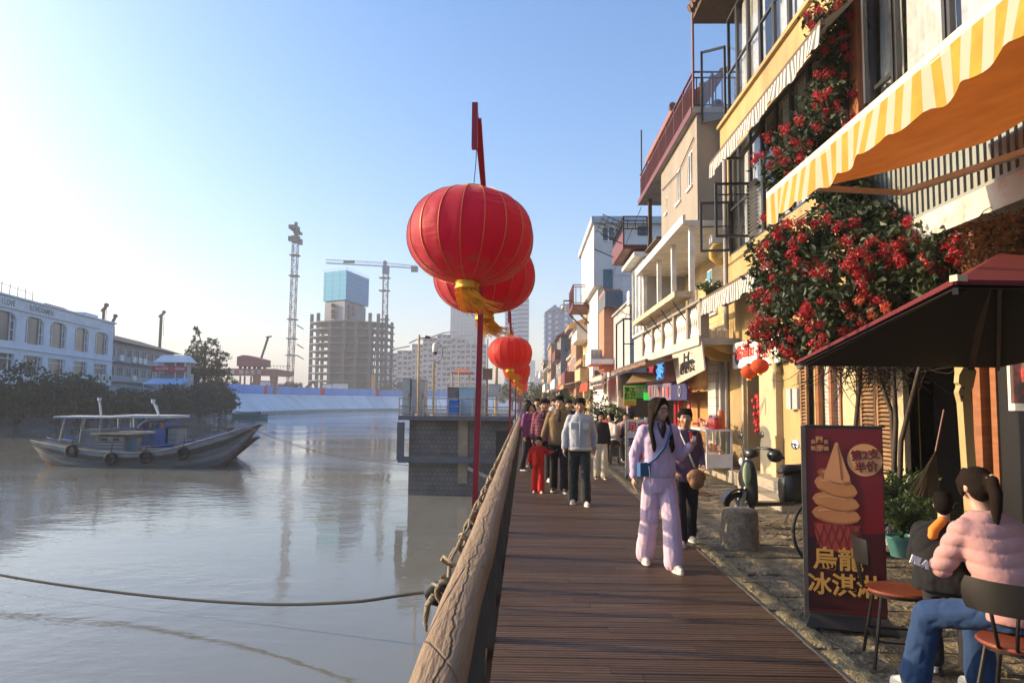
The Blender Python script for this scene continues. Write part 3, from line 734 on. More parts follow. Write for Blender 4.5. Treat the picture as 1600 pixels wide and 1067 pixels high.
def spole(label, px, py0, Y, r_=0.03, m_=M_steel, name='steel_pole'):
 a = at(px,py0,Y); o = thing(name, label, 'pole', (a.x,Y,ztd)); MB().cyl((a.x,Y,ztd),(a.x,Y,a.z),r_,n=8).build('post', m_, o)
 MB().cyl((a.x,Y,ztd),(a.x,Y,ztd+0.05),r_*2.5,n=8).build('base', m_, o); return o, a
M_tanp = mat('tan_pole', (0.45,0.33,0.18), 0.5, metal=0.2)
o, a = spole('tall steel pole with a small camera arm on the pump house', 655, 523, PY+0.5, 0.04, M_tanp)
MB().bar((a.x,a.y,a.z-0.12),(a.x+0.33,a.y,a.z-0.12),0.03).build('arm', M_dark, o)
MB().cyl((a.x+0.25,a.y,a.z-0.08),(a.x+0.42,a.y-0.05,a.z-0.11),0.055,n=8).build('camera_head', M_dark, o)
o, a = spole('tan pole carrying a dome camera under a hooped cable on the pump house', 678, 568, PY+0.4, 0.045, M_tanp)
pts = [(a.x+0.20*math.sin(t)+0.13, a.y, a.z+0.42+0.36*math.cos(t)) for t in [R(-60)+R(240)*i/12 for i in range(13)]]
MB().path(pts, 0.012, 5).build('cable_hoop', M_dark, o)
MB().path([(a.x,a.y,a.z),(a.x+0.08,a.y,a.z+0.03),(a.x+0.2,a.y,a.z+0.06)],0.02,5).build('arm', M_tanp, o)
MB().lathe([(0.02,0.30),(0.09,0.26),(0.115,0.12),(0.115,-0.02),(0.10,-0.06)],(a.x+0.04,a.y,a.z+0.5),16,close=True).build('camera_housing', M_white, o, smooth='auto')
MB().sph((a.x+0.04,a.y,a.z+0.42),0.085,12,8).build('camera_dome', M_black, o, smooth=True)
spole('thin steel pole right of the near red pole on the pump house', 762, 530, PY+1.3, 0.03)
spole('short tan post with a rusty bracket on the pump house', 776, 565, PY+1.6, 0.06, M_tanp)
spole('brown short post under the post box', 761, 593, PY+1.25, 0.03, M_brown)
spole('cream corner post beside the junction box', 717, 580, PY+1.1, 0.03, M_tanp)
# small red roofed shelter behind the cabinets
sh = thing('small_shelter','small shelter with a reddish roof behind the pump house cabinets','shelter',(at(722,600,PY+2).x,PY+2,ztd))
a = at(705,583,PY+2); b = at(738,578,PY+2)
MB().add([(a.x,PY+1.5,a.z),(b.x,PY+1.5,a.z),(b.x,PY+3,a.z),(a.x,PY+3,a.z),((a.x+b.x)/2-0.2,PY+2.2,a.z+0.2),((a.x+b.x)/2+0.2,PY+2.2,a.z+0.2)],[(0,1,5,4),(1,2,5),(2,3,4,5),(3,0,4),(0,3,2,1)]).build('roof', mat('faded_red_roof',(0.35,0.13,0.10),0.8), sh)
for x in (a.x+0.08,b.x-0.08): MB().cyl((x,PY+1.6,ztd),(x,PY+1.6,a.z),0.03,n=6).build('post', M_tanp, sh)
# ================================================================== TREES
def leaves(mb, blobs, n, size, rr, surf=0.6, droop=0.0):
 """leaf faces spread through ellipsoids (cx,cy,cz,rx,ry,rz), gathered in clumps"""
 vol = [b[3]*b[4]*b[5] for b in blobs]; tot = sum(vol)
 for b, v in zip(blobs, vol):
  k = max(4, int(n*v/tot)); ncl = max(3, k//28)
  for c in range(ncl):
   d = Vector((rr.gauss(0,1), rr.gauss(0,1), rr.gauss(0,1))).normalized(); r_ = surf+(1-surf)*rr.random()
   cc = Vector((b[0]+d.x*b[3]*r_, b[1]+d.y*b[4]*r_, b[2]+d.z*b[5]*r_)); cs = min(b[3:6])*rr.uniform(0.22,0.42)
   for q in range(k//ncl):
    p = cc + Vector((rr.gauss(0,.55), rr.gauss(0,.55), rr.gauss(0,.45)))*cs
    a = Vector((rr.uniform(-1,1), rr.uniform(-1,1), rr.uniform(-.7,.7))).normalized(); u = a.orthogonal().normalized()
    u = (Matrix.Rotation(rr.uniform(0,6.28),3,a) @ u); s_ = size*rr.uniform(0.6,1.3); s2 = s_*0.55
    mb.add([p-u*s_*0.5, p+a.cross(u)*s2*0.5, p+u*s_*0.5, p-a.cross(u)*s2*0.5-a*s2*0.15], [(0,1,2),(0,2,3)])
 return mb
def tree(name, label, base, blobs, n, size, seed, m_leaf, trunk_h, trunk_r, group=None, cat='tree', limbs=5):
 rr = random.Random(seed); root = thing(name, label, cat, base, group); B = Vector(base)
 tb = MB(); top = B+Vector((rr.uniform(-.3,.3),0,trunk_h))
 tb.path([B+Vector((0,0,-0.6)), B+Vector((rr.uniform(-.1,.1),0,trunk_h*0.5)), top], [trunk_r*1.25,trunk_r*0.85,trunk_r*0.5], 7)
 for i in range(limbs):
  b = blobs[i % len(blobs)]; e = B+Vector(b[:3])+Vector((rr.uniform(-.5,.5)*b[3],rr.uniform(-.5,.5)*b[4],rr.uniform(-.3,.6)*b[5]))
  s0 = B+(top-B)*rr.uniform(0.5,0.95); tb.path([s0,(s0+e)/2+Vector((0,0,0.1*trunk_h)),e],[trunk_r*0.4,trunk_r*0.25,trunk_r*0.08],5)
 tb.build('trunk', M_bark, root)
 mb = MB(); leaves(mb, [(B.x+b[0],B.y+b[1],B.z+b[2])+tuple(b[3:]) for b in blobs], n, size, rr)
 mb.build('crown', m_leaf, root, fix=False)
 return root
M_bark = mat('bark', (0.05,0.038,0.028), 0.9, var=0.3, bump=0.6, bscale=12)
M_mang = leafmat('mangrove_leaf', (0.022,0.040,0.018), (0.045,0.07,0.03))
M_bush = leafmat('bush_leaf', (0.035,0.055,0.025), (0.07,0.09,0.04))
rr = random.Random(11)
# mangroves on the left bank: px centre, top py, distance, half width px
mang = [(-60,560,84,70,'low mangrove tree cut by the left edge of the picture'),(30,566,86,60,'broad dark mangrove tree below the white building'),(95,575,88,48,'rounded mangrove below the fourth arched window'),
  (140,592,92,42,'mangrove sloping down below the right end of the white building'),(185,607,98,36,'low mangrove below the gap between white and grey buildings'),(228,608,104,34,'low mangrove below the blue striped roof'),
  (268,600,112,32,'small mangrove just left of the tall tree'),(315,600,122,36,'dark mangrove skirting the foot of the tall tree'),(345,603,134,26,'rightmost mangrove at the tip of the bank')]
for i, (px, py, Y, hw, lab) in enumerate(mang):
 t = at(px,py,Y); W_ = hw/FPX*Y; H_ = t.z+1.0
 blobs = [(0,0,H_*0.52,W_*0.85,3.2,H_*0.48)]
 for q in range(6): blobs.append((rr.uniform(-.8,.8)*W_, rr.uniform(-2.5,1), H_*rr.uniform(.2,.62), W_*0.42, 2.2, H_*0.30))
 tree('mangrove_tree', lab, (t.x,Y,-1.2), blobs, 6000, 0.42, i, M_mang, H_*0.6, 0.22, 'mangroves along the left bank')
# tall tree
tb = at(322,510,132)
H_ = tb.z-0.3
blobs = [(-1.7,0,H_*0.86,0.9,1.0,H_*.15),(-2.2,0,H_*0.66,2.0,1.8,H_*.14),(0.8,0,H_*0.74,1.3,1.4,H_*.13),(2.6,0,H_*0.62,1.5,1.4,H_*.12),(0.2,0,H_*0.5,2.9,2.2,H_*.15),(3.2,0,H_*.42,1.6,1.5,H_*.12),(-2.8,0,H_*.38,1.8,1.6,H_*.14),(0.4,0,H_*.25,4.0,2.5,H_*.2)]
tree('tall_tree', 'tall feathery tree at the tip of the left bank', (tb.x,132,0.3), blobs, 9000, 0.42, 40, M_mang, H_*0.8, 0.35, limbs=8)
for i,(px,py,Y,hw,lab) in enumerate([(430,600,225,22,'round dark tree between gantry and building site'),(455,597,232,20,'dark bushy tree beside the tall crane mast'),(350,590,190,26,'dark tree behind the gantry legs'),(612,592,300,22,'dark tree right of the building site'),(640,594,320,24,'round tree in front of the pale apartment terrace'),(830,600,150,16,'dark tree closing the street beyond the last lanterns'),(848,598,128,18,'dark leafy tree above the distant crowd'),(872,603,100,18,'dark green tree overhanging the distant street'),(800,600,170,22,'dark tree behind the second red pole')]):
 t = at(px,py,Y); W_ = hw/FPX*Y; bz = FZ if Y>180 and px<700 else -0.1; H_ = t.z-bz
 tree('round_tree', lab, (t.x,Y,bz), [(0,0,H_*.62,W_,W_,H_*.38),(-W_*.5,0,H_*.5,W_*.6,W_*.6,H_*.3),(W_*.5,0,H_*.5,W_*.6,W_*.6,H_*.3)], 1300, 0.013*Y**0.5*3, 60+i, M_mang, H_*.5, 0.25, 'trees on the far banks')
# ================================================================== LEFT BANK BUILDINGS
M_lb = mat('pale_blue_render', (0.62,0.66,0.72), 0.8, var=0.06, scale=0.3, bump=0.05, stain=(0.45,0.48,0.52), stain_amt=0.4, stain_scale=0.25)
M_roof = mat('dark_roof_tiles', (0.10,0.085,0.085), 0.8, var=0.2, bump=0.3, bscale=4)
M_rroof = mat('red_roof_tiles', (0.25,0.09,0.07), 0.8, var=0.2, bump=0.3, bscale=4)
M_pane = mat('brown_pane', (0.12,0.11,0.10), 0.15, var=0.1, bump=0, spec=0.8)
class Wall:
 """a facade line from A to B in plan; places things by (u along, z up, d outwards)"""
 def __init__(s, A, B):
  s.A = Vector((A[0],A[1],0)); s.B = Vector((B[0],B[1],0)); s.d = (s.B-s.A); s.L = s.d.length; s.d.normalize()
  s.n = Vector((s.d.y,-s.d.x,0))
 def P(s, u, z, d=0): p = s.A+s.d*u+s.n*d; return Vector((p.x,p.y,z))
 def box(s, mb, u0, u1, z0, z1, d0, d1):
  a = [s.P(u0,z0,d0),s.P(u1,z0,d0),s.P(u1,z0,d1),s.P(u0,z0,d1),s.P(u0,z1,d0),s.P(u1,z1,d0),s.P(u1,z1,d1),s.P(u0,z1,d1)]
  return mb.add(a, [(0,3,2,1),(4,5,6,7),(0,1,5,4),(1,2,6,5),(2,3,7,6),(3,0,4,7)])
W = Wall((-69.0,93),(-75.8,134));
wb = thing('white_building', 'long white building with arched windows over the left bank', 'building', tuple(W.P(W.L/2,0)))
M_sk = 5
mb = MB()
Lw = W.L; nb = 5; ext = 24
zs = {'top':14.9,'up0':9.0,'up1':12.9,'lo0':5.0,'lo1':7.3}
# bays: measured window centres along the wall
def uofpx(px): # u on the wall for a picture column
 d = ray(px, 560); t = ((W.A.x*W.d.y - W.A.y*W.d.x))/(d.x*W.d.y-d.y*W.d.x); p = Vector((d.x*t, d.y*t, 0)); return (p-W.A).dot(W.d)
wins = [(-60,-30),(-22,22),(37,66),(76,102),(115,137),(147,168)]
wu = [(uofpx(a), uofpx(b)) for a,b in wins]; wu = [(-14,-9.5),(-7.2,wu[0][1]-1.0)][:1]+[(a,b) for a,b in wu[1:]]
edges = sorted(wu)
u_prev = -ext
for (a,b) in edges:
 W.box(mb, u_prev, a, 0, 14.9, -0.8, 0); u_prev = b
 W.box(mb, a, b, 0, zs['lo0'], -0.8, 0); W.box(mb, a, b, zs['lo1'], zs['up0'], -0.8, 0); W.box(mb, a, b, zs['up1'], 14.9, -0.8, 0)
 # arched corners
 wd = (b-a)*0.28
 for (e0, sg) in ((a,1),(b,-1)):
  prev = None
  for q in range(5):
   t0, t1 = q/5*math.pi/2, (q+1)/5*math.pi/2
   x0 = e0+sg*wd*(1-math.cos(t0)); x1 = e0+sg*wd*(1-math.cos(t1)); h1 = zs['up1']-1.0+1.0*math.sin((t0+t1)/2)
   W.box(mb, min(x0,x1), max(x0,x1), h1, zs['up1']+0.01, -0.78, -0.01)
W.box(mb, u_prev, Lw, 0, 14.9, -0.8, 0)
W.box(mb, -ext, Lw, 0, 14.6, -14, -8)
W.box(mb, Lw-0.7, Lw, 0, 14.7, -13.9, -0.8)
mb.build('wall', M_lb, wb)
mb = MB(); W.box(mb, -ext, Lw+0.3, 14.9, 15.15, -14.2, 0.4); W.box(mb, -ext, Lw+0.2, 8.0, 8.2, -0.01, 0.2); mb.build('cornice', M_lb, wb)
mb = MB(); W.box(mb, -ext, Lw-6, 13.35, 14.75, 0.02, 0.25); mb.build('sign_board', mat('sign_pale',(0.60,0.63,0.66),0.7,stain=(0.4,0.42,0.45)), wb)
for (a,b) in edges:
 fm = MB(); pw = (b-a)*0.17
 for x in (a+0.06, a+pw, b-pw, b-0.06): W.box(fm, x-0.07, x+0.07, zs['up0'], zs['up1'], -0.35, -0.2)
 for zz in (zs['up0']+0.06, zs['up0']+1.6, zs['up0']+2.9):
  W.box(fm, a, a+pw, zz-0.06, zz+0.06, -0.34, -0.21); W.box(fm, b-pw, b, zz-0.06, zz+0.06, -0.34, -0.21)
 fo = fm.build('window', M_white, wb); gm = MB(); W.box(gm, a, b, zs['up0'], zs['up1'], -0.45, -0.4); gm.build('pane', M_pane, fo)
 fm = MB()
 for x in (a+0.06, a+pw, b-pw, b-0.06): W.box(fm, x-0.07, x+0.07, zs['lo0'], zs['lo1'], -0.35, -0.2)
 W.box(fm, a, b, zs['lo1']-0.7, zs['lo1']-0.6, -0.34, -0.21)
 fo = fm.build('window', M_white, wb); gm = MB(); W.box(gm, a, b, zs['lo0'], zs['lo1'], -0.45, -0.4); gm.build('pane', M_pane, fo)
put_text('I LOVE', 1.15, W.P(4.2,14.05,0.28), W.d, (0,0,1), M_slate, wb, 0.01)
put_text('ILOVEXIAMEN', 1.15, W.P(13.5,14.05,0.28), W.d, (0,0,1), M_slate, wb, 0.01)
# roofs and roof railing
mb = MB()
for (u0,u1,h) in ((-ext,6,16.6),(6,22,15.9)):
 p = [W.P(u0,15.15,-2),W.P(u1,15.15,-2),W.P(u1,15.15,-12),W.P(u0,15.15,-12),W.P(u0+1,h,-6),W.P(u1-2.5,h,-6)]
 mb.add(p, [(0,1,5,4),(1,2,5),(2,3,4,5),(3,0,4),(0,3,2,1)])
mb.build('roof', M_roof, wb)
p = [W.P(24,15.15,-2.5),W.P(36,15.15,-2.5),W.P(36,15.15,-8),W.P(24,15.15,-8),W.P(26,16.7,-5),W.P(33,16.7,-5)]
MB().add(p, [(0,1,5,4),(1,2,5),(2,3,4,5),(3,0,4),(0,3,2,1)]).build('red_roof', M_rroof, wb)
mb = MB(); W.box(mb, 34, 39.5, 15.15, 16.2, -8, -2); mb.build('stair_house', M_lb, wb)
mb = MB()
for u in [0+2.2*i for i in range(9)]: mb.bar(W.P(u,15.1,-3), W.P(u,17.6-0.05*u*0,-3), 0.08)
mb.bar(W.P(0,17.5,-3), W.P(17.6,17.0,-3), 0.07); mb.build('roof_railing', M_tanp, wb)
for u,z in ((33.5,4.2),(36.3,4.2),(39,4.3)):
 mb = MB(); W.box(mb,u,u+1.4,z,z+1.3,0.02,0.5); o=mb.build('air_conditioner',M_white,wb); mb=MB(); mb.cyl(W.P(u+.7,z+.65,.5),W.P(u+.7,z+.65,.53),0.45,n=12); mb.build('fan',M_dark,o)
mb = MB(); W.box(mb, 30, Lw, 1.6, 3.6, 0.2, 1.2); mb.build('lean_to', M_grey, wb)
mb = MB()
for u in (18,22,26,30): mb.bar(W.P(u,0,1.5),W.P(u,3.6,1.5),0.2)
mb.bar(W.P(16,3.6,1.5),W.P(31,3.6,1.5),0.25); mb.build('porch_frame', M_white, wb)
# grey building
W2 = Wall((-76.3,135),(-83.8,177)); gb = thing('grey_building', 'old grey flat building with balconies and dark roof on the left bank', 'building', tuple(W2.P(20,0)))
mb = MB(); W2.box(mb, 0, W2.L, 0, 12.0, -12, -1.2); mb.build('wall', M_grey, gb)
mb = MB(); p = [W2.P(-0.5,12,0.6),W2.P(W2.L+0.5,12,0.6),W2.P(W2.L+0.5,12,-12.5),W2.P(-0.5,12,-12.5),W2.P(0,14.4,-6),W2.P(W2.L-9,14.2,-6)]
mb.add(p, [(0,1,5,4),(1,2,5),(2,3,4,5),(3,0,4),(0,3,2,1)]).build('roof', M_roof, gb)
for zf in (4.6, 8.3):
 mb = MB(); W2.box(mb, 0.2, W2.L*0.72, zf-0.15, zf+0.05, -1.2, 0); W2.box(mb, 0.2, W2.L*0.72, zf+0.05, zf+1.0, -0.12, 0)
 mb.build('balcony', M_grey, gb)
for i in range(9):
 for zf in (1.2, 5.4, 9.1):
  u = 1.8+i*4.5
  mb = MB(); W2.box(mb, u, u+2.4, zf, zf+1.9, -1.19, -1.12); o = mb.build('window', M_pane, gb)
  mb = MB(); W2.box(mb, u+1.15,u+1.25,zf,zf+1.9,-1.11,-1.05); W2.box(mb,u-0.1,u,zf,zf+1.9,-1.11,-1.02); W2.box(mb,u+2.4,u+2.5,zf,zf+1.9,-1.11,-1.02); mb.build('frame', M_white, o)
for u,z in ((2.5,8.4),(9.5,8.4),(12.8,8.4),(15.8,8.4),(23,8.4),(17,1.7),(20,1.7),(10,4.8)):
 mb = MB(); W2.box(mb,u,u+1.9,z,z+1.1,0.02,0.5); o = mb.build('air_conditioner', M_white, gb)
for u0,u1,z in ((1,7,3.9),(10,18,3.6),(19,27,4.1)):
 mb = MB(); mb.add([W2.P(u0,z,0),W2.P(u1,z,0),W2.P(u1,z-0.5,2),W2.P(u0,z-0.5,2),W2.P(u0,z+0.1,0),W2.P(u1,z+0.1,0),W2.P(u1,z-0.4,2),W2.P(u0,z-0.4,2)],[(0,3,2,1),(4,5,6,7),(0,1,5,4),(1,2,6,5),(2,3,7,6),(3,0,4,7)])
 mb.build('tin_awning', M_steel, gb)
# rooftop drilling heads seen above the roofs (piling rigs behind)
for i,(px0,px1,py0,py1,Y,lab) in enumerate([(155,166,476,512,165,'stout forked rig mast above the right end of the white building'),(176,183,493,515,175,'short leaning rig mast behind the grey roof'),(244,256,487,540,210,'tall forked rig mast behind the grey building')]):
 a = at(px0,py1+30,Y); b = at(px1,py0,Y); r_ = thing('rig_mast', lab, 'rig', (a.x,Y,a.z), 'piling rigs behind the left bank houses'); wd = (b.x-a.x)
 cx = (a.x+b.x)/2; zt_ = b.z
 lean = -0.8 if i == 1 else 0.15
 MB().bar((cx,Y,a.z),(cx+lean*0.5,Y,zt_-1.2),wd*0.42,wd*0.4).build('mast', M_brown, r_)
 mb = MB(); mb.bar((cx-wd*0.45+lean*.5,Y,zt_-1.6),(cx+lean*.5,Y,zt_-0.9),0.5,0.5); mb.bar((cx+lean*.5,Y,zt_-1.2),(cx+wd*0.5+lean*.5,Y,zt_-0.1),0.5,0.5); mb.bar((cx-wd*0.4+lean*.5,Y,zt_-1.5),(cx+wd*0.45+lean*.5,Y,zt_-0.2),0.35,0.3); mb.cyl((cx+wd*.5+lean*.5,Y-.3,zt_-.1),(cx+wd*.5+lean*.5,Y+.3,zt_-.1),0.45,n=10)
 mb.build('head', M_brown, r_)
 if i != 1: MB().cyl((cx+wd*.6,Y,zt_-0.2),(cx+wd*.6,Y,zt_-7),0.06,n=4).build('cable', M_dark, r_)
# pavilion with red banner
Yp = 120; A_ = at(241,612,Yp); B_ = at(288,612,Yp); pvx0, pvx1 = A_.x, B_.x
pv = thing('riverside_cafe', 'small pale cafe with red banner sign beside the tall tree', 'cafe', ((pvx0+pvx1)/2, Yp, 0.3))
zr0 = at(265,566,Yp).z; zr1 = at(265,554,Yp).z
mb = MB(); mb.bx(pvx0+0.3,pvx1-0.1,Yp+0.8,Yp+3.4,0.3,zr0-1.8); mb.bx(pvx0+0.8,pvx1-0.6,Yp+1.5,Yp+3.4,zr0-1.8,zr0); mb.build('wall', M_grey, pv)
MB().add([(pvx0-0.4,Yp-0.2,zr0),(pvx1+0.4,Yp-0.2,zr0),(pvx1+0.4,Yp+3.6,zr0),(pvx0-0.4,Yp+3.6,zr0),(pvx0+0.6,Yp+1,zr1),(pvx1-0.6,Yp+1,zr1),(pvx1-0.6,Yp+2.8,zr1),(pvx0+0.6,Yp+2.8,zr1)],[(0,1,5,4),(1,2,6,5),(2,3,7,6),(3,0,4,7),(4,5,6,7),(0,3,2,1)]).build('roof', M_lb, pv)
mb = MB()
for x in (pvx0+0.1,(pvx0+pvx1)/2+0.8,pvx1-0.1): mb.bx(x-0.08,x+0.08,Yp,Yp+0.16,zr0-3.0,zr0)
mb.build('post', M_white, pv)
zs0 = at(265,581,Yp).z; zs1 = at(265,572,Yp).z
Mrs = mat('sign_red', (0.55,0.03,0.04), 0.5, var=0.05, bump=0)
for (xa,xb,txt) in ((pvx0-0.4,pvx0+2.85,'海上小茶馆'),(pvx0+2.95,pvx1+0.4,'冷饮热茶')):
 so_ = MB().bx(xa,xb,Yp-0.32,Yp-0.2,zs0,zs1).build('banner', Mrs, pv)
 put_text(txt, 0.42, ((xa+xb)/2,Yp-0.34,(zs0+zs1)/2), (1,0,0),(0,0,1), M_white, so_, 0.008)
for x in (pvx0+1.8, pvx0+3.9):
 o = MB().bx(x-0.45,x+0.45,Yp+0.7,Yp+0.79,1.7,2.8).build('window', M_pane, pv); MB().bx(x-0.04,x+0.04,Yp+0.62,Yp+0.69,1.7,2.8).build('frame', M_white, o)
a = at(232,600,Yp-3); b = at(292,594,Yp-3)
cn = thing('striped_canopy','long pale blue canopy roof below the cafe on the bank','canopy',((a.x+b.x)/2,Yp-3,0.3))
MB().add([(a.x,Yp-5,a.z),(b.x,Yp-5,a.z),(b.x,Yp-1.5,b.z+.3),(a.x,Yp-1.5,b.z+.3),(a.x,Yp-5,a.z-.15),(b.x,Yp-5,a.z-.15),(b.x,Yp-1.5,b.z+.15),(a.x,Yp-1.5,b.z+.15)],[(0,1,2,3),(4,7,6,5),(0,4,5,1),(1,5,6,2),(2,6,7,3),(3,7,4,0)]).build('roof', mat('blue_sheet',(0.18,0.36,0.60),0.5), cn)
mb = MB()
for x in (a.x+.2,(a.x+b.x)/2,b.x-.2): mb.cyl((x,Yp-4.9,0.2),(x,Yp-4.9,a.z-.1),0.06,n=6)
mb.build('post', M_white, cn)
# ================================================================== BUILDING SITE
Yc = 300.0; gz = FZ
def P2(px, py, Y=Yc): return at(px,py,Y)
cs = thing('tower_block_shell', 'unfinished concrete tower shell with open floors and blue netting on top', 'building site', (at(535,600,Yc).x,Yc+10,gz))
M_shell = mat('raw_concrete', (0.14,0.15,0.175), 0.9, var=0.15, scale=0.2, bump=0.1, bscale=2)
xL, xR = P2(472,560).x, P2(597,560).x; cxs = (xL+xR)/2; hw = (xR-xL)/2
def plan(k):  # rounded front floor outline
 pts = []
 for q in range(13):
  t = -1+q/6; x = cxs+hw*t; pts.append((x, Yc+6*abs(t)**2.6*1.6))
 return pts + [(xR,Yc+28),(xL,Yc+28)]
floors = [P2(535,y).z for y in (607,594,582,570,558,547,535,524,512,501)]
for k, z in enumerate(floors):
 if z-0.35 < gz: z = gz+0.5
 mb = MB(); mb.prism([(p[0],p[1]) for p in plan(0)], 2, z-0.30, z+0.12); mb.build('floor_slab', M_shell, cs)
ztop = P2(535,493).z
colpts = [(cxs+hw*t, Yc+1.0+9.6*abs(t)**2.6) for t in (-0.97,-0.72,-0.36,0.0,0.30,0.62,0.80,0.97)]
for i,(x,y) in enumerate(colpts):
 zt_ = ztop + (1.6 if i in (0,1,5,6,7) else -2)
 MB().bx(x-0.62,x+0.62,y,y+1.2,gz,zt_).build('column', M_shell, cs)
for i in range(8):
 x = xL+1+(xR-xL-2)*i/7; MB().bx(x-0.6,x+0.6,Yc+25.5,Yc+26.7,gz,ztop).build('column', M_shell, cs)
mb = MB(); mb.bx(cxs-hw*.42,cxs+hw*.5,Yc+9,Yc+20,gz,ztop-2)
mb.build('inner_core', M_shell, cs)
# core: prism with a corner towards the camera
def core(px0,pxm,px1,pyb0,pybm,pyb1,pyt0,pytm,pyt1,m_,name,grow=0):
 Ym, Y0, Y1 = Yc+2.5, Yc+9, Yc+26
 z0 = at(pxm,pybm,Ym).z; z1 = at(pxm,pytm,Ym).z
 a = at(px0,pybm,Y0); c = at(px1,pybm,Y1); m0 = at(pxm,pybm,Ym)
 back = (a.x+c.x-m0.x, Y0+Y1-Ym)
 mb = MB(); mb.prism([(a.x,Y0),(m0.x,Ym),(c.x,Y1),back], 2, z0, z1); return mb.build(name, m_, cs), a, m0, c, z0, z1
core(507,538,571,500,500,500,470,470,470,mat('core_concrete',(0.20,0.215,0.25),0.9,var=0.15,scale=0.15,stain=(0.26,0.25,0.24)),'core_wall')
def grid_mat(name, c, line, sx, sz, w_=0.06):
 m = mat(name, c, 0.7, var=0.1, scale=0.1, bump=0); n = m.node_tree.nodes; l = m.node_tree.links; b = n['Principled BSDF']
 src = b.inputs['Base Color'].links[0].from_socket
 br = n.new('ShaderNodeTexBrick'); br.offset = 0; br.inputs['Scale'].default_value = 1; br.inputs['Brick Width'].default_value = sx; br.inputs['Row Height'].default_value = sz; br.inputs['Mortar Size'].default_value = w_
 tc = n.new('ShaderNodeTexCoord'); sp = n.new('ShaderNodeSeparateXYZ'); l.new(tc.outputs['Object'], sp.inputs[0]); ad = n.new('ShaderNodeMath'); l.new(sp.outputs[0], ad.inputs[0]); l.new(sp.outputs[1], ad.inputs[1])
 cb = n.new('ShaderNodeCombineXYZ'); l.new(ad.outputs[0], cb.inputs[0]); l.new(sp.outputs[2], cb.inputs[1]); l.new(cb.outputs[0], br.inputs['Vector'])
 mx = n.new('ShaderNodeMix'); mx.data_type = 'RGBA'; l.new(br.outputs['Fac'], mx.inputs[0]); l.new(src, mx.inputs[6]); mx.inputs[7].default_value = tuple(line)+(1,); l.new(mx.outputs[2], b.inputs['Base Color'])
 return m
no, a, m0, c, z0, z1 = core(505,540,576,468,468,468,422,422,422,grid_mat('blue_netting',(0.006,0.30,0.52),(0.004,0.18,0.34),1.5,2.2,0.08),'blue_netting')
mb = MB()
for (p,q,n_) in ((a,m0,8),(m0,c,14)):
 for i in range(n_+1): x = p.x+(q.x-p.x)*i/n_; y = p.y+(q.y-p.y)*i/n_; mb.cyl((x,y,z1),(x,y,z1+1.3),0.08,n=4)
mb.build('scaffold_pole', M_steel, cs, kind='stuff')
for (px,py) in ((521,478),(521,487),(521,495),(545,480),(545,488),(545,496),(553,482),(553,491)):
 pt = at(px,py,Yc+5.5 if px<538 else Yc+7.3); MB().bx(pt.x-.55,pt.x+.55,pt.y-1.6,pt.y+1.6,pt.z-.9,pt.z+.9).build('window_opening', M_dark, cs)
# tower cranes
M_cr = mat('crane_steel', (0.26,0.20,0.18), 0.6, metal=0.2, var=0.2, bump=0)
def mast(root, x, y, z0, z1, w_, step, r_=0.16, lean=0):
 mb = MB(); n_ = int((z1-z0)/step)
 for sx in (-1,1):
  for sy in (-1,1): mb.bar((x+sx*w_/2,y+sy*w_/2,z0),(x+sx*w_/2+lean,y+sy*w_/2,z1),r_*1.3)
 for i in range(n_):
  za, zb = z0+i*step, z0+(i+1)*step; la, lb = lean*(za-z0)/(z1-z0), lean*(zb-z0)/(z1-z0)
  s_ = 1 if i % 2 else -1
  for sy in (-1,1):
   mb.bar((x-s_*w_/2+la,y+sy*w_/2,za),(x+s_*w_/2+lb,y+sy*w_/2,zb),r_*0.8); mb.bar((x-w_/2+lb,y+sy*w_/2,zb),(x+w_/2+lb,y+sy*w_/2,zb),r_*0.8)
  for sx in (-1,1): mb.bar((x+sx*w_/2+la,y-s_*w_/2,za),(x+sx*w_/2+lb,y+s_*w_/2,zb),r_*0.8)
 mb.build('mast', M_cr, root)
Y1_ = 272.0; a = at(453,600,Y1_); b = at(463,378,Y1_); t = at(464,350,Y1_)
c1 = thing('tower_crane', 'very tall lattice crane mast with its jib seen end on', 'tower crane', (a.x,Y1_,gz), 'tower cranes at the building site')
mast(c1, a.x, Y1_, gz, b.z, 1.9, 2.2, 0.17, lean=(b.x-a.x)*0.55)
hx = b.x-(b.x-a.x)*0.4
for py in (400,432,500,530,556,):
 zz = at(460,py,Y1_).z; xx = a.x+(hx-a.x)*(zz-gz)/(b.z-gz); MB().bx(xx-1.7,xx+1.7,Y1_-1.6,Y1_+1.6,zz,zz+0.35).build('platform', M_cr, c1)
mb = MB(); mb.bx(hx-1.3,hx+1.3,Y1_-1.3,Y1_+1.3,b.z-0.3,b.z+2.2); mb.bx(hx-2.6,hx-1.3,Y1_-1,Y1_+1,b.z+0.3,b.z+2.0); mb.bx(hx+1.3,hx+2.4,Y1_-1,Y1_+1,b.z-1,b.z+0.9); mb.build('slewing_cab', M_slate, c1)
mb = MB(); mb.bx(hx-0.5,hx+0.5,Y1_-0.5,Y1_+0.5,b.z+2.2,t.z-2.4); mb.bx(hx-1.6,hx+1.2,Y1_-4,Y1_+1,t.z-2.6,t.z-1.2); mb.bx(hx-0.5,hx+0.4,Y1_-0.6,Y1_+0.6,t.z-1.2,t.z+0.6); mb.bx(hx-1.4,hx+1.0,Y1_+1,Y1_+5,t.z-3.2,t.z-2.4); mb.build('jib', M_slate, c1)
for py in (508,538,555):
 p = at(464,py,Y1_); q = at(474,py+6,Yc); MB().bar(p,q,0.3).build('wall_tie', M_cr, c1)
Y2_ = 312.0; a = at(599,605,Y2_); b = at(603,420,Y2_)
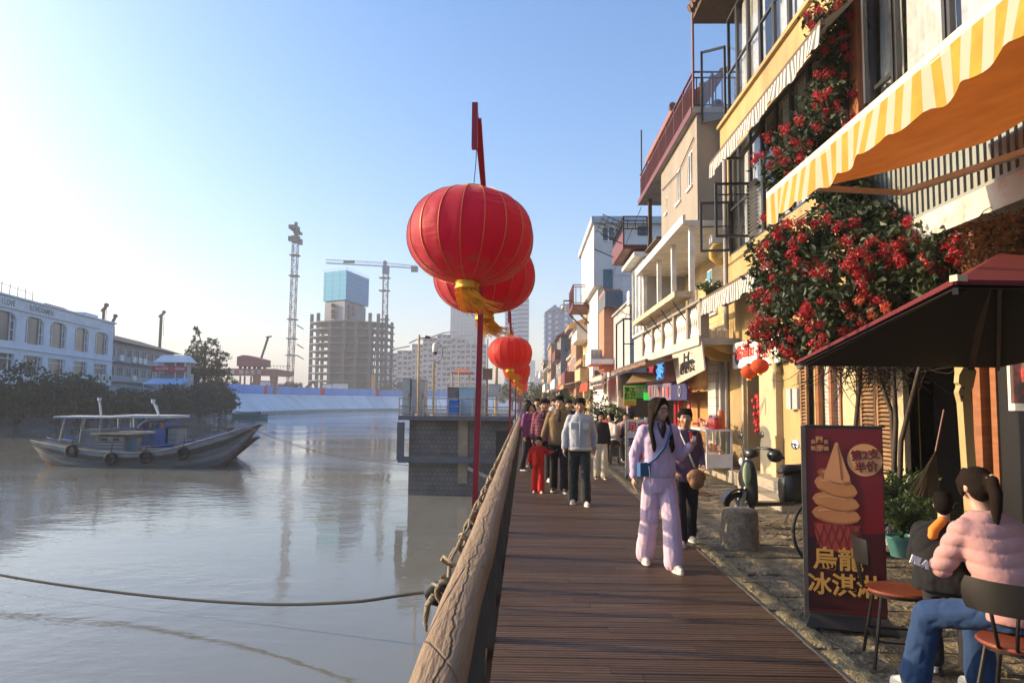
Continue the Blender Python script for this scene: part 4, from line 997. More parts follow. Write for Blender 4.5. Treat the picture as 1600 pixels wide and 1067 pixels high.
c2 = thing('tower_crane', 'tower crane with long level jib reaching over the blue netting', 'tower crane', (a.x,Y2_,gz), 'tower cranes at the building site')
mast(c2, a.x, Y2_, gz, b.z, 2.0, 2.4, 0.18, lean=(b.x-a.x))
for py in (435,455,500,560):
 zz = at(600,py,Y2_).z; MB().bx(b.x-2.6,b.x+1.9,Y2_-1.6,Y2_+1.6,zz,zz+0.35).build('platform', M_cr, c2)
jt = at(509,411,Y2_-6); jm = at(602,416,Y2_); je = at(652,419,Y2_+4); hgt = 1.5
mb = MB();
for (p,q,n_) in ((jt,jm,18),(jm,je,9)):
 d = q-p
 mb.bar(p,q,0.22); mb.bar(p+Vector((0,0,hgt)),q+Vector((0,0,hgt*(0.5 if q is je else 1))),0.2); mb.bar(p+Vector((0,1.2,0)),q+Vector((0,1.2,0)),0.2)
 for i in range(n_):
  u, v = p+d*i/n_, p+d*(i+1)/n_; mb.bar(u,u+d/n_*0.5+Vector((0,0,hgt)),0.13); mb.bar(u+d/n_*0.5+Vector((0,0,hgt)),v,0.13)
mb.build('jib', M_steel, c2)
mb = MB(); mb.bx(b.x-1.3,b.x+1.3,Y2_-1.3,Y2_+1.3,b.z-2.2,jm.z); mb.bx(b.x-1,b.x+0.2,Y2_-1,Y2_+1,jm.z-0.2,jm.z+2.2); mb.build('slewing_cab', mat('crane_blue',(0.10,0.16,0.27),0.5), c2)
MB().bx(je.x-2.6,je.x+0.3,Y2_+3,Y2_+5,je.z-1.6,je.z+0.6).build('counterweight', M_slate, c2)
p = jt+(jm-jt)*0.3; q = jt+(jm-jt)*0.5; MB().bx(p.x,q.x,p.y-0.9,p.y-0.75,p.z+0.1,p.z+1.4).build('banner', mat('crane_banner',(0.10,0.2,0.15),0.7), c2)
# gantry with red house
Yg = 190.0; ga = at(360,586,Yg); gb_ = at(455,592,Yg)
gan = thing('gantry_crane', 'rusty orange gantry beam carrying a red machine house', 'gantry', (at(410,600,Yg).x,Yg,gz))
M_gan = mat('gantry_orange', (0.40,0.17,0.11), 0.7, var=0.15, scale=0.5, bump=0, stain=(0.30,0.13,0.10)); M_gred = mat('machine_house_red', (0.30,0.09,0.08), 0.7, var=0.1, scale=0.4, bump=0)
zt_, zb_ = at(405,576,Yg).z, at(405,587,Yg).z
MB().prism([(ga.x-12,zb_),(ga.x-12,zt_),(at(430,575,Yg).x,zt_),(gb_.x,at(455,580,Yg).z),(gb_.x,at(455,586,Yg).z),(at(448,589,Yg).x,at(448,589,Yg).z),(at(424,587,Yg).x,zb_)],1,Yg,Yg+2.2).build('beam', M_gan, gan)
for i,ch in enumerate('福园水会馆'):
 p = at(362+14*0+ (363,377,386,395,405)[i]-362, 581.5, Yg); put_text(ch, 1.15, (p.x,Yg-0.02,p.z), (1,0,0),(0,0,1), M_white, gan, 0.02)
for (p0,p1,p2,p3) in ((394,404,396,402),(421,431,423,429)):
 A0,A1,B0,B1 = at(p0,588,Yg),at(p1,588,Yg),at(p2,612,Yg),at(p3,612,Yg)
 MB().prism([(A0.x,zb_-0.02),(A1.x,zb_-0.02),(B1.x,gz),(B0.x,gz)],1,Yg+0.2,Yg+1.8).build('leg', M_gan, gan)
for px in (375,382,392): x = at(px,600,Yg+5).x; MB().bar((x,Yg+5,gz),(x,Yg+5,zb_),0.35).build('brace_post', M_slate, gan)
h0, h1 = at(372,572,Yg), at(415,557,Yg)
mb = MB(); mb.prism([(h0.x,h0.z),(h0.x,h1.z-0.2),(h0.x+1.5,h1.z+0.3),(at(390,557,Yg).x,h1.z+0.2),(h1.x,at(415,562,Yg).z),(h1.x,h0.z-0.1)],1,Yg-1,Yg+4); mb.build('machine_house', M_gred, gan)
mb = MB()
for px in (374,381,388,396,404,412): x = at(px,574,Yg).x; mb.bx(x-0.15,x+0.15,Yg,Yg+1.5,zt_,h0.z)
mb.build('bearer', M_gred, gan)
mb = MB()
for i in range(8): x = at(416+i*5,574,Yg).x; mb.bar((x,Yg+1,zt_),(x,Yg+1,zt_+0.9),0.07)
mb.bar((at(416,574,Yg).x,Yg+1,zt_+0.9),(at(451,574,Yg).x,Yg+1,zt_+0.75),0.07); mb.build('hand_rail', M_dark, gan)
# mobile crane boom behind
p0, p1 = at(404,575,215), at(419,527,215); mc = thing('mobile_crane','slim dark telescopic crane boom rising behind the gantry','mobile crane',(p0.x,215,gz))
MB().bar((p0.x-2,215,gz+1.5),p1,0.5,0.5).build('boom', M_dark, mc); MB().bar(p1+Vector((-0.6,0,0)),p1+Vector((1.0,0,0.3)),0.4).build('boom_head', M_dark, mc)
MB().bx(p0.x-5,p0.x+2,213,217,gz+0.6,gz+2.6).build('body', M_slate, mc)
for dx in (-4,-2.4,0.8): MB().cyl((p0.x+dx,212.7,gz+0.55),(p0.x+dx,217.3,gz+0.55),0.55,n=12).build('wheel', M_black, mc)
# orange rig in front of the shell
p0, p1, p2 = at(583,612,285), at(590,500,285), at(583,585,285); mc = thing('piling_rig','slender piling rig with orange base before the tower shell','rig',(p0.x,285,gz))
MB().bar((p0.x,285,gz),(p2.x+0.1,285,p2.z),1.3,1.3).build('orange_mast', mat('rig_orange',(0.60,0.26,0.09),0.6), mc); MB().bar((p2.x+0.1,285,p2.z),p1,0.45,0.45).build('boom', M_slate, mc)
MB().bx(p0.x-3,p0.x+1.5,283,287,gz+0.2,gz+2.2).build('body', M_slate, mc)
p0,p1 = at(462,613,262),at(490,596,262); mc = thing('spoil_conveyor','sloping brown ramp of planks beside the building site','ramp',(p0.x,262,gz)); MB().bar((p0.x,262,gz),p1,1.6,0.5).build('deck', M_brown, mc); MB().bar((p1.x,262,p1.z),(p1.x+2.0,262,gz),0.5).build('leg', M_brown, mc)
# hoarding
M_hoard = mat('hoarding_blue', (0.16,0.30,0.62), 0.6, var=0.08, bump=0, objvar=0.08)
hd = thing('site_hoarding', 'long bright blue hoarding on top of the embankment', 'fence', (-60,205,FZ))
for k in range(3):
 (c0,d0),(c1_,d1) = tops[k], tops[k+1]; L_ = math.hypot(c1_-c0,d1-d0); n_ = int(L_/2.2)
 for i in range(n_):
  t0, t1 = i/n_, (i+0.985)/n_
  MB().bar((c0+(c1_-c0)*t0-0.6,d0+(d1-d0)*t0+0.6,FZ+1.2),(c0+(c1_-c0)*t1-0.6,d0+(d1-d0)*t1+0.6,FZ+1.2),0.06,2.2 if i%9 else 2.05).build('panel', M_hoard if i%13 != 5 else Mrs, hd)
# far low site clutter: huts and pale buildings
for i,(px0,px1,py,Y,c,lab) in enumerate([(520,540,603,270,M_white,'white site hut in front of the tower shell'),(441,462,606,250,M_lb,'low pale site hut left of the tower shell'),(404,420,600,230,M_lb,'pale blue hut seen between the gantry legs'),(505,515,604,272,M_lb,'small bluish site hut beside the white one')]):
 a = at(px0,606,Y); b = at(px1,py-1,Y); r_ = thing('site_hut', lab, 'hut', ((a.x+b.x)/2,Y,gz), 'site huts behind the hoarding')
 MB().bx(a.x,b.x,Y,Y+4,gz,b.z+0.6).build('wall', c, r_); MB().bx(a.x-.2,b.x+.2,Y-.2,Y+4.2,b.z+0.6,b.z+0.85).build('roof', M_slate, r_)
 for q in range(2): x = a.x+(b.x-a.x)*(0.3+0.4*q); MB().bx(x-.5,x+.5,Y-0.05,Y-0.01,gz+1.1,gz+2.2).build('window', M_pane, r_)
# ================================================================== FAR APARTMENTS AND TOWERS
M_apt = mat('apartment_render', (0.50,0.45,0.46), 0.85, var=0.1, scale=0.1, bump=0); M_aptd = mat('apartment_recess', (0.12,0.13,0.17), 0.4, var=0.1, bump=0)
ap = thing('apartment_terrace', 'stepped pale apartment terrace with curved roof fins beyond the pump house', 'apartments', (at(680,600,420).x,425,FZ))
steps = [(598,622,552,424,-4),(622,645,548,421,0),(645,662,538,418,2),(662,684,528,415,3),(684,706,523,412,5),(706,728,530,410,8),(728,760,538,408,12)]
for i,(p0,p1,py,Y,_) in enumerate(steps):
 a = at(p0,py,Y); b = at(p1,py,Y); z1 = a.z
 o = MB().bx(a.x,b.x,Y,Y+14,FZ-4,z1).build('wall', M_aptd, ap)
 fl = int((z1-FZ)/3.0); mb = MB()
 for f in range(fl+1): z = z1-f*3.0; mb.bx(a.x-0.2,b.x+0.1,Y-1.3,Y-0.01,z-0.28,z+0.05); mb.bx(a.x+0.3,b.x-0.3,Y-1.3,Y-1.22,z+0.05 if f else z,z+0.95 if f else z+0.1)
 mb.build('balcony_slab', M_apt, ap)
 mb = MB(); nc = max(3,int((b.x-a.x)/2.6))
 for q in range(nc+1): x = a.x+(b.x-a.x)*q/nc; mb.bx(x-(0.55 if q%2 else 0.25),x+(0.55 if q%2 else 0.25),Y-0.9,Y-0.02,FZ-4,z1)
 mb.build('pier', M_apt, ap)
 for f in range(1, min(fl,11)):
  for q in range(nc):
   if (q+f+i)%3==0:
    x = a.x+(b.x-a.x)*(q+0.5)/nc; MB().bx(x-0.6,x+0.6,Y-0.10,Y-0.02,z1-f*3+0.6,z1-f*3+2.0).build('window', M_lb, ap)
for (pa,ya,pb,yb,Y) in ((602,553,640,541,420),(668,529,718,517,412),(700,533,738,523,409),(640,536,664,530,416)):
 a, b = at(pa,ya,Y), at(pb,yb,Y); mid = (a+b)/2+Vector((0,0,1.0)); mb = MB(); mb.bar(a,mid,3,0.5); mb.bar(mid,b,3,0.5); mb.build('roof_fin', M_apt, ap)
def tower(name, label, pts, base, fl, m_wall, m_band, bandh=0.9, group='distant towers', notch=None, win=None, stepw=None):
 """pts: list of (px0,px1,pyt,Y)"""
 r_ = thing(name, label, 'tower block', (at((pts[0][0]+pts[0][1])/2,600,pts[0][3]).x, pts[0][3]+10, base), group)
 for (p0,p1,py,Y) in pts:
  a = at(p0,py,Y); b = at(p1,py,Y); dep = 22
  MB().bx(a.x,b.x,Y,Y+dep,base,a.z).build('wall', m_wall, r_)
  mb = MB(); z = a.z
  while z > base+fl: mb.bx(a.x-0.4,b.x+0.4,Y-0.5,Y-0.01,z-bandh,z); mb.bx(a.x-0.4,a.x-0.01,Y,Y+dep,z-bandh,z); mb.bx(b.x+0.01,b.x+0.4,Y,Y+dep,z-bandh,z); z -= fl
  mb.build('floor_band', m_band, r_)
  if stepw:
   mb = MB(); x = a.x+stepw/2
   while x < b.x: mb.bx(x-0.35,x+0.35,Y-0.7,Y-0.52,base,a.z-0.5); x += stepw
   mb.build('pier', m_band, r_)
  if win:
   n_ = 0; z = a.z-fl
   while z > 10 and n_ < 40:
    x = a.x+(b.x-a.x)*0.5
    MB().bx(x-0.9,x+0.9,Y-0.56,Y-0.51,z+0.2,z+fl-1.1).build('window', M_lb, r_); n_ += 1; z -= fl
 return r_
M_gl = mat('tower_glass', (0.17,0.26,0.33), 0.35, var=0.12, scale=0.05, bump=0); M_tw = mat('tower_band', (0.24,0.33,0.40), 0.7, var=0.05, bump=0)
M_tb = mat('tower_dark_blue', (0.10,0.16,0.30), 0.5, var=0.1, bump=0); M_tl = mat('tower_pale', (0.48,0.52,0.58), 0.7, var=0.1, bump=0); M_tlb = mat('tower_blue_band', (0.16,0.24,0.42), 0.6, var=0.1, bump=0)
tower('glass_tower','broad blue grey glass tower behind the biggest lanterns',[(705,742,440,620),(742,757,446,625)],0,3.4,M_gl,M_tw,0.7,stepw=3.2)
tower('balcony_tower','white tower with rounded balconies behind the bright lantern',[(790,808,474,520),(808,826,466,522)],0,3.1,M_tb,M_tl,1.1)
tb = tower('blue_tower','dark blue apartment tower with sloping top at the street end',[(852,866,488,400),(866,874,480,401),(874,895,484,398)],0,3.1,M_tb,M_tlb,0.8,win=True)
p, q, r2 = at(851,488,399), at(868,478,399), at(895,474,399)
MB().prism([(p.x,p.z),(q.x,q.z+1),(at(873,484,399).x,at(873,484,399).z)],1,399.5,415).build('sloping_roof', M_tb, tb)
MB().prism([(at(872,486,399).x,at(873,486,399).z),(at(876,477,399).x,at(876,477,399).z),(r2.x,r2.z),(r2.x,at(895,486,399).z)],1,396.5,414).build('sloping_roof', M_tb, tb)
tower('slim_tower','slim pale tower just right of the lantern row',[(828,836,563,880)],0,3.4,M_gl,M_tw,1.0)
tower('distant_block','faint stepped block low on the horizon by the street end',[(838,850,580,760),(833,842,588,750)],0,3.4,M_tl,M_tw,1.0)
# ================================================================== BOATS
M_tyre = mat('old_tyre', (0.018,0.018,0.02), 0.85, bump=0.2)
M_bgrey = mat('boat_grey_wood', (0.15,0.165,0.18), 0.8, var=0.25, scale=3, aniso=(0.4,1,3), bump=0.3, stain=(0.09,0.085,0.08), stain_amt=0.7, stain_scale=2)
M_bpale = mat('boat_pale_wood', (0.24,0.25,0.26), 0.8, var=0.2, scale=3, aniso=(0.4,1,3), bump=0.3, stain=(0.16,0.14,0.12), stain_amt=0.6, stain_scale=2)
M_bblue = mat('boat_blue_paint', (0.055,0.13,0.36), 0.65, var=0.2, scale=2, bump=0.15, stain=(0.10,0.14,0.22), stain_amt=0.6, stain_scale=2)
M_bdark = mat('boat_dark_wood', (0.07,0.065,0.06), 0.8, var=0.3, bump=0.3)
M_anti = mat('antifouling_red', (0.13,0.075,0.07), 0.8, var=0.3, scale=2, bump=0.1)
M_bwhite = mat('boat_white', (0.42,0.45,0.48), 0.6, var=0.1, stain=(0.35,0.30,0.25), stain_amt=0.5)
def interp(pts, t):
 k = t*(len(pts)-1); i = min(int(k), len(pts)-2); f = k-i; return [a+(b-a)*f for a,b in zip(pts[i],pts[i+1])]
def hull(root, Y, top, bot, beams, mats, n_=28, bands=6):
 """top/bot: picture points at distance Y; beams: half widths"""
 yq = Y+max(beams)*0.75; T = [at(p[0],p[1],yq) for p in top]; Bm = [at(p[0],p[1],yq) for p in bot]
 T = [(p.x,p.z) for p in T]; Bm = [(p.x,p.z) for p in Bm]; bw = [(b,) for b in beams]
 yc = Y+max(beams)
 def pt(t, v, side, off=0):
  a = interp(T,t); b = interp(Bm,t); w_ = interp(bw,t)[0]
  prof = (1-(v**2.2))*0.75+0.25 if v < 1 else 0.25
  ww = w_*(1.0-0.62*v**2.0)+off
  return (a[0]+(b[0]-a[0])*v, yc+side*ww, a[1]+(b[1]-a[1])*v)
 for k in range(bands):
  v0, v1 = k/bands+0.004, (k+1)/bands-0.004; off = 0.012 if k % 2 == 0 else 0.0
  if k == 1: off = 0.05
  for side in (-1,1):
   mb = MB(); vs = []; fs = []
   for i in range(n_+1):
    t = i/n_;
    for v,o in ((v0,off),(v1,off),(v1,off-0.06),(v0,off-0.06)): vs.append(pt(t,v,side,o))
   for i in range(n_):
    for q in range(4): fs.append((i*4+q,i*4+(q+1)%4,(i+1)*4+(q+1)%4,(i+1)*4+q))
   fs += [(0,1,2,3),(n_*4,n_*4+3,n_*4+2,n_*4+1)]
   mb.add(vs,fs).build('strake', mats[k], root, smooth='auto')
 mb = MB(); vs = []; fs = []
 for i in range(n_+1):
  t = i/n_; vs += [pt(t,0.12,-1,-0.08),pt(t,0.12,1,-0.08),pt(t,0.97,1,-0.09),pt(t,0.97,-1,-0.09)]
 for i in range(n_):
  for q in range(4): fs.append((i*4+q,i*4+(q+1)%4,(i+1)*4+(q+1)%4,(i+1)*4+q))
 fs += [(0,1,2,3),(n_*4,n_*4+3,n_*4+2,n_*4+1)]
 mb.add(vs,fs).build('deck', M_bdark, root)
 mb = MB()
 for side in (-1,1): mb.path([tuple(Vector(pt(i/n_,0.0,side,0.01))+Vector((0,0,0.02))) for i in range(n_+1)], 0.055, 6)
 mb.path([pt(1,v,1,-0.0) for v in (0,0.3,0.6,1)], 0.06, 6)
 mb.build('gunwale', M_bpale if mats[0] is not M_bblue else M_bblue, root, kind='stuff'); return pt, yc
def pbox(name, root, px0, px1, py0, py1, Y, ya, yb, m_, kids_=None, **kw):
 a = at(px0,py1,Y); b = at(px1,py0,Y); return MB().bx(a.x,b.x,Y+ya,Y+yb,a.z,b.z).build(name, m_, root, **kw)
def post(name, root, p, q, Y, yo, r_, m_):
 a = at(p[0],p[1],Y); b = at(q[0],q[1],Y); return MB().cyl((a.x,Y+yo,a.z),(b.x,Y+yo,b.z),r_,n=8).build(name, m_, root)
def tyre(root, px, py, Y, yo, r_=0.24):
 c = at(px,py,Y); mb = MB(); pts = [(c.x+math.cos(t)*r_,Y+yo,c.z+math.sin(t)*r_) for t in [2*math.pi*i/16 for i in range(17)]]
 mb.path(pts, 0.10, 8); mb.path([(c.x,Y+yo,c.z+r_),(c.x,Y+yo+0.1,c.z+r_+0.5)],0.02,4); return mb.build('tyre_fender', M_tyre, root, smooth=True)
YB = 36.7
bo = thing('fishing_boat','nearest weathered grey wooden fishing boat with tyre fenders and white stern canopy','fishing boat',(at(220,725,YB).x,YB+1.2,WZ))
top = [(57,688),(90,694),(135,701),(182,705),(228,706),(266,703),(297,696),(330,686),(362,676),(384,668),(405,663)]
bot = [(59,706),(66,716),(90,734),(140,742),(200,742),(260,742),(300,741),(325,739),(345,733),(372,704),(404,665)]
bms = [0.75,1.05,1.25,1.32,1.34,1.30,1.18,0.98,0.66,0.34,0.05]
pt, yc = hull(bo, YB, top, bot, bms, [M_bpale,M_bdark,M_bgrey,M_bpale,M_bgrey,M_anti])
pbox('canopy_roof', bo, 79,168,651,652.6,YB,0.2,2.3,M_bwhite)
for px,py in ((90,690),(118,692),(147,690)):
 for yo in (0.35,2.1): post('canopy_post', bo, (px-(4 if px==90 else 0),py),(px+5,653), YB, yo, 0.045, M_bpale)
A = [at(98,700,YB),at(119,672,YB),at(150,672,YB),at(150,700,YB)]
MB().prism([(p.x,p.z) for p in A],1,YB+0.45,YB+2.1).build('engine_cover', M_bgrey, bo)
for q in range(3): a=at(120,675+6*q,YB); b=at(148,675+6*q,YB); MB().bx(a.x,b.x,YB+0.42,YB+0.448,a.z-0.012,a.z+0.012).build('batten', M_bpale, bo)
c_ = pbox('cabin', bo, 142,187,682,707,YB,0.35,2.2,M_bpale)
for px in (152,171): pbox('window', bo, px,px+9,685,689,YB,0.30,0.34,M_black)
for py in (691,696,701): pbox('plank_seam', bo, 143,186,py,py+0.8,YB,0.33,0.348,M_bdark)
MB().bx(at(139,680,YB).x,at(206,680,YB).x,YB+0.1,YB+2.4,at(139,679,YB).z,at(139,676,YB).z).build('cabin_top', mat('boat_tan',(0.36,0.29,0.20),0.8,var=0.2), bo)
pbox('door', bo, 188,203,684,706,YB,0.7,0.8,mat('boat_teal',(0.12,0.20,0.24),0.7,var=0.2))
post('mast', bo, (137,652),(134,627), YB, 1.2, 0.055, M_bwhite); o = at(134,626,YB); MB().cyl((o.x,YB+1.2,o.z),(o.x,YB+1.2,o.z+0.16),0.10,n=10).build('mast_lamp', M_bwhite, bo)
for px,py,yo in ((112,704,-0.03),(175,716,-0.12),(229,714,-0.12),(286,708,0.0)): tyre(bo, px, py, YB, yo)
post('bollard', bo, (342,686),(342,673), YB, 1.2, 0.09, M_bdark); p=at(342,672,YB); MB().bx(p.x-.16,p.x+.16,YB+1.0,YB+1.4,p.z-.04,p.z+.08).build('bollard_cap', M_bdark, bo)
post('boom', bo, (296,694),(281,681), YB, 1.0, 0.035, M_bdark)
mb = MB(); rr = random.Random(3)
for q in range(16): px = rr.uniform(250,330); p = at(px, 703-(px-250)*0.15, YB); mb.box((p.x,YB+rr.uniform(.6,1.9),p.z+0.02),(rr.uniform(.2,.6),rr.uniform(.2,.6),rr.uniform(.12,.35)),rr.uniform(0,3))
mb.build('deck_gear', M_bdark, bo, kind='stuff')
mb = MB()
for q in range(9): px = rr.uniform(368,386); p = at(px,669+ (386-px)*.15,YB); mb.sph((p.x,YB+1.3,p.z+.05),rr.uniform(.07,.14),6,4)
mb.build('bow_rope_heap', M_bdark, bo, kind='stuff')
# blue boat behind
Y2b = 39.6
b2o = thing('fishing_boat','blue fishing boat with a blue wheelhouse moored behind the grey one','fishing boat',(at(230,715,Y2b).x,Y2b+1.2,WZ))
top = [(82,684),(120,690),(170,696),(220,698),(262,696),(300,690),(335,682),(362,673),(380,667),(394,662)]
bot = [(86,702),(100,716),(140,732),(200,733),(260,733),(300,733),(325,732),(345,726),(372,699),(393,664)]
hull(b2o, Y2b, top, bot, [0.8,1.1,1.25,1.3,1.3,1.2,1.0,0.7,0.35,0.05], [M_bblue]*6)
wh = pbox('wheelhouse', b2o, 206,252,658,702,Y2b,0.5,2.2,M_bblue)
MB().bx(at(175,650,Y2b).x,at(264,650,Y2b).x,Y2b+0.1,Y2b+2.5,at(175,652.5,Y2b).z,at(175,648.5,Y2b).z).build('wheelhouse_roof', M_bwhite, b2o)
for px in (177,197):
 for yo in (0.5,2.1): post('roof_post', b2o, (px,672),(px,652), Y2b, yo, 0.05, M_bwhite)
pbox('side_coaming', b2o, 170,208,668,671,Y2b,0.3,0.42,M_bblue)
pts = [at(x,y,Y2b) for x,y in ((203,672),(209,668),(214,662),(222,657),(234,655.5),(252,655))]
MB().path([(p.x,Y2b+0.46,p.z) for p in pts],0.06,6).build('arched_trim', M_bwhite, b2o, smooth=True)
for (a,b,m_) in ((215,224,M_glass),(227,231,M_wood),(234,240,M_glass),(243,250,M_wood)): pbox('window', b2o, a,b,661,669,Y2b,0.44,0.49,m_)
for px in (214,226): pbox('door_frame', b2o, px,px+1.4,660,702,Y2b,0.43,0.499,M_wood)
pbox('white_locker', b2o, 253,268,669,697,Y2b,0.6,1.8,M_bpale); pbox('locker_top', b2o, 251,269,667,669.5,Y2b,0.55,1.9,M_bdark)
post('mast', b2o, (231,652),(221,628), Y2b, 1.3, 0.065, M_bwhite); post('short_mast', b2o, (233,652),(229,633), Y2b, 1.1, 0.05, M_bwhite); p=at(220.5,627,Y2b); MB().cyl((p.x,Y2b+1.3,p.z-.1),(p.x,Y2b+1.3,p.z+.12),0.11,n=10).build('mast_lamp', M_bwhite, b2o)
# third boat: only its dark bow shows
Y3b = 42.8
b3o = thing('fishing_boat','third fishing boat showing only its dark upturned bow at the right','fishing boat',(at(300,715,Y3b).x,Y3b+1.2,WZ))
top = [(160,690),(220,697),(270,698),(310,696),(340,692),(365,688),(385,685),(402,683)]
bot = [(163,700),(190,722),(240,727),(290,727),(325,727),(348,725),(365,714),(401,685)]
hull(b3o, Y3b, top, bot, [0.8,1.2,1.3,1.3,1.15,0.85,0.45,0.06], [M_bdark,M_bgrey,M_bdark,M_bgrey,M_bdark,M_anti])
# small boats by the far bank
for i,(px,py,Y,L_,lab) in enumerate([(391,646,128,3.1,'small teal open boat by the mangrove tip'),(388,640,150,2.6,'dark low skiff just behind the teal boat')]):
 c = at(px,py,Y); r_ = thing('small_boat', lab, 'boat', (c.x,Y,WZ), 'small boats by the far bank'); mb = MB(); m_ = mat('teal_hull',(0.07,0.17,0.18),0.7,var=0.2) if i==0 else M_bdark
 vs=[];fs=[]; n_=8
 for k in range(n_+1):
  t=k/n_; x=c.x-L_+2*L_*t; w_=1.0*math.sin(math.pi*min(1,max(0.08,t)))**0.5*(1 if t<.95 else .3); s_=0.25+0.35*(2*t-1)**2
  vs += [(x,Y-w_,WZ+0.55+s_*0.5),(x,Y-w_*0.6,WZ-0.2),(x,Y+w_*0.6,WZ-0.2),(x,Y+w_,WZ+0.55+s_*0.5),(x,Y+w_*.85,WZ+0.5+s_*.5),(x,Y,WZ+0.25),(x,Y-w_*.85,WZ+0.5+s_*.5)]
 for k in range(n_):
  for q in range(7): fs.append((k*7+q,k*7+(q+1)%7,(k+1)*7+(q+1)%7,(k+1)*7+q))
 fs += [tuple(range(7)),tuple(range(n_*7,n_*7+7))[::-1]]
 mb.add(vs,fs).build('hull', m_, r_)
 for k in (-1,0.3,1.4): MB().bx(c.x+k-.15,c.x+k+.15,Y-.8,Y+.8,WZ+0.5,WZ+0.56).build('thwart', M_bpale, r_)
 if i==0: MB().bx(c.x-1.8,c.x+1.0,Y-.7,Y+.7,WZ+0.75,WZ+0.95).build('cover', mat('teal_cover',(0.05,0.15,0.19),0.8), r_)
# ================================================================== RIGHT HAND HOUSES
def clear_glass():
 m = bpy.data.materials.new('clear_glass'); m.use_nodes = True; n = m.node_tree.nodes; l = m.node_tree.links
 for x in list(n):
  if x.type == 'BSDF_PRINCIPLED': n.remove(x)
 tr = n.new('ShaderNodeBsdfTransparent'); tr.inputs[0].default_value = (0.92,0.94,0.95,1); gl = n.new('ShaderNodeBsdfGlossy'); gl.inputs['Roughness'].default_value = 0.02
 lw = n.new('ShaderNodeLayerWeight'); lw.inputs[0].default_value = 0.5
 pw = n.new('ShaderNodeMath'); pw.operation = 'POWER'; l.new(lw.outputs['Facing'], pw.inputs[0]); pw.inputs[1].default_value = 4.0
 ad = n.new('ShaderNodeMath'); ad.operation = 'MULTIPLY_ADD'; ad.inputs[1].default_value = 0.5; ad.inputs[2].default_value = 0.05; l.new(pw.outputs[0], ad.inputs[0])
 mx = n.new('ShaderNodeMixShader'); l.new(ad.outputs[0], mx.inputs[0]); l.new(tr.outputs[0], mx.inputs[1]); l.new(gl.outputs[0], mx.inputs[2]); l.new(mx.outputs[0], n['Material Output'].inputs[0])
 return m
M_clear = clear_glass()
M_curtw = clothmat('white_curtain', (0.85,0.83,0.79), trans=0.25, bump=0.1)
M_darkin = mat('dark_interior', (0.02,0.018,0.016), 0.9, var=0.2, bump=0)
M_ffr = mat('window_frame_dark', (0.035,0.035,0.04), 0.45, var=0.1, bump=0.03)
def curtain_mb(X, y0, y1, z0, z1, amp=0.035, per=0.13, seed=0):
 mb = MB(); n_ = max(6, int((y1-y0)/0.03)); vs = []; fs = []; rr = random.Random(seed); ph = rr.uniform(0,6)
 for j in range(4):
  z = z0+(z1-z0)*j/3
  for i in range(n_+1):
   y = y0+(y1-y0)*i/n_; a = amp*(0.6+0.4*(1-j/3)); vs.append((X+a*math.sin(y/per*6.28+ph+1.3*math.sin(y*3+ph))+0.01*math.sin(j+y*9), y, z))
 for j in range(3):
  for i in range(n_): a = j*(n_+1)+i; fs.append((a,a+1,a+n_+2,a+n_+1))
 return mb.add(vs, fs)
def xwindow(parent, X, y0, y1, z0, z1, ncol=2, rows=(), fr=0.05, m_f=None, curtain=True, depth=0.25, seed=1):
 """window on a wall facing -X"""
 m_f = m_f or M_ffr
 mb = MB(); t = fr
 mb.bx(X-0.02,X+0.05,y0,y1,z0,z0+t); mb.bx(X-0.02,X+0.05,y0,y1,z1-t,z1); mb.bx(X-0.018,X+0.048,y0,y0+t,z0+t,z1-t); mb.bx(X-0.018,X+0.048,y1-t,y1,z0+t,z1-t)
 for c in range(1,ncol): y = y0+(y1-y0)*c/ncol; mb.bx(X-0.016,X+0.046,y-t/2,y+t/2,z0+t,z1-t)
 for r_ in rows: z = z0+(z1-z0)*r_; mb.bx(X-0.012,X+0.042,y0+t,y1-t,z-t/2,z+t/2)
 w_ = mb.build('window', m_f, parent)
 for c in range(ncol):
  a = y0+(y1-y0)*c/ncol+t*0.6; b = y0+(y1-y0)*(c+1)/ncol-t*0.6
  MB().bx(X+0.01,X+0.018,a,b,z0+t,z1-t).build('pane', M_clear, w_)
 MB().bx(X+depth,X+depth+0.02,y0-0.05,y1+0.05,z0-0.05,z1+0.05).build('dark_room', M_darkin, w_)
 if curtain: curtain_mb(X+0.12, y0+0.05, y1-0.05, z0+0.04, z1-0.04, seed=seed).build('curtain', M_curtw, w_, smooth=True)
 return w_
def casement(parent, hinge, dirv, wd, z0, z1, rows=(0.33,0.66), m_f=None):
 """an open sash: hinge (x,y), dir of the sash in plan"""
 d = Vector((dirv[0],dirv[1],0)).normalized(); h = Vector((hinge[0],hinge[1],0)); t = 0.05
 q = lambda u,z: h+d*u+Vector((0,0,z))
 mb = MB(); mb.bar(q(0,z0),q(0,z1),t,t); mb.bar(q(wd,z0),q(wd,z1),t,t); mb.bar(q(t/2,z0+t/2),q(wd-t/2,z0+t/2),t*.9,t); mb.bar(q(t/2,z1-t/2),q(wd-t/2,z1-t/2),t*.9,t)
 for r_ in rows: z = z0+(z1-z0)*r_; mb.bar(q(t/2,z),q(wd-t/2,z),t*.6,t*.5)
 w_ = mb.build('casement', m_f or M_ffr, parent)
 mb = MB(); mb.bar(q(t/2,(z0+z1)/2),q(wd-t/2,(z0+z1)/2),0.008,z1-z0-t); mb.build('pane', M_clear, w_); return w_
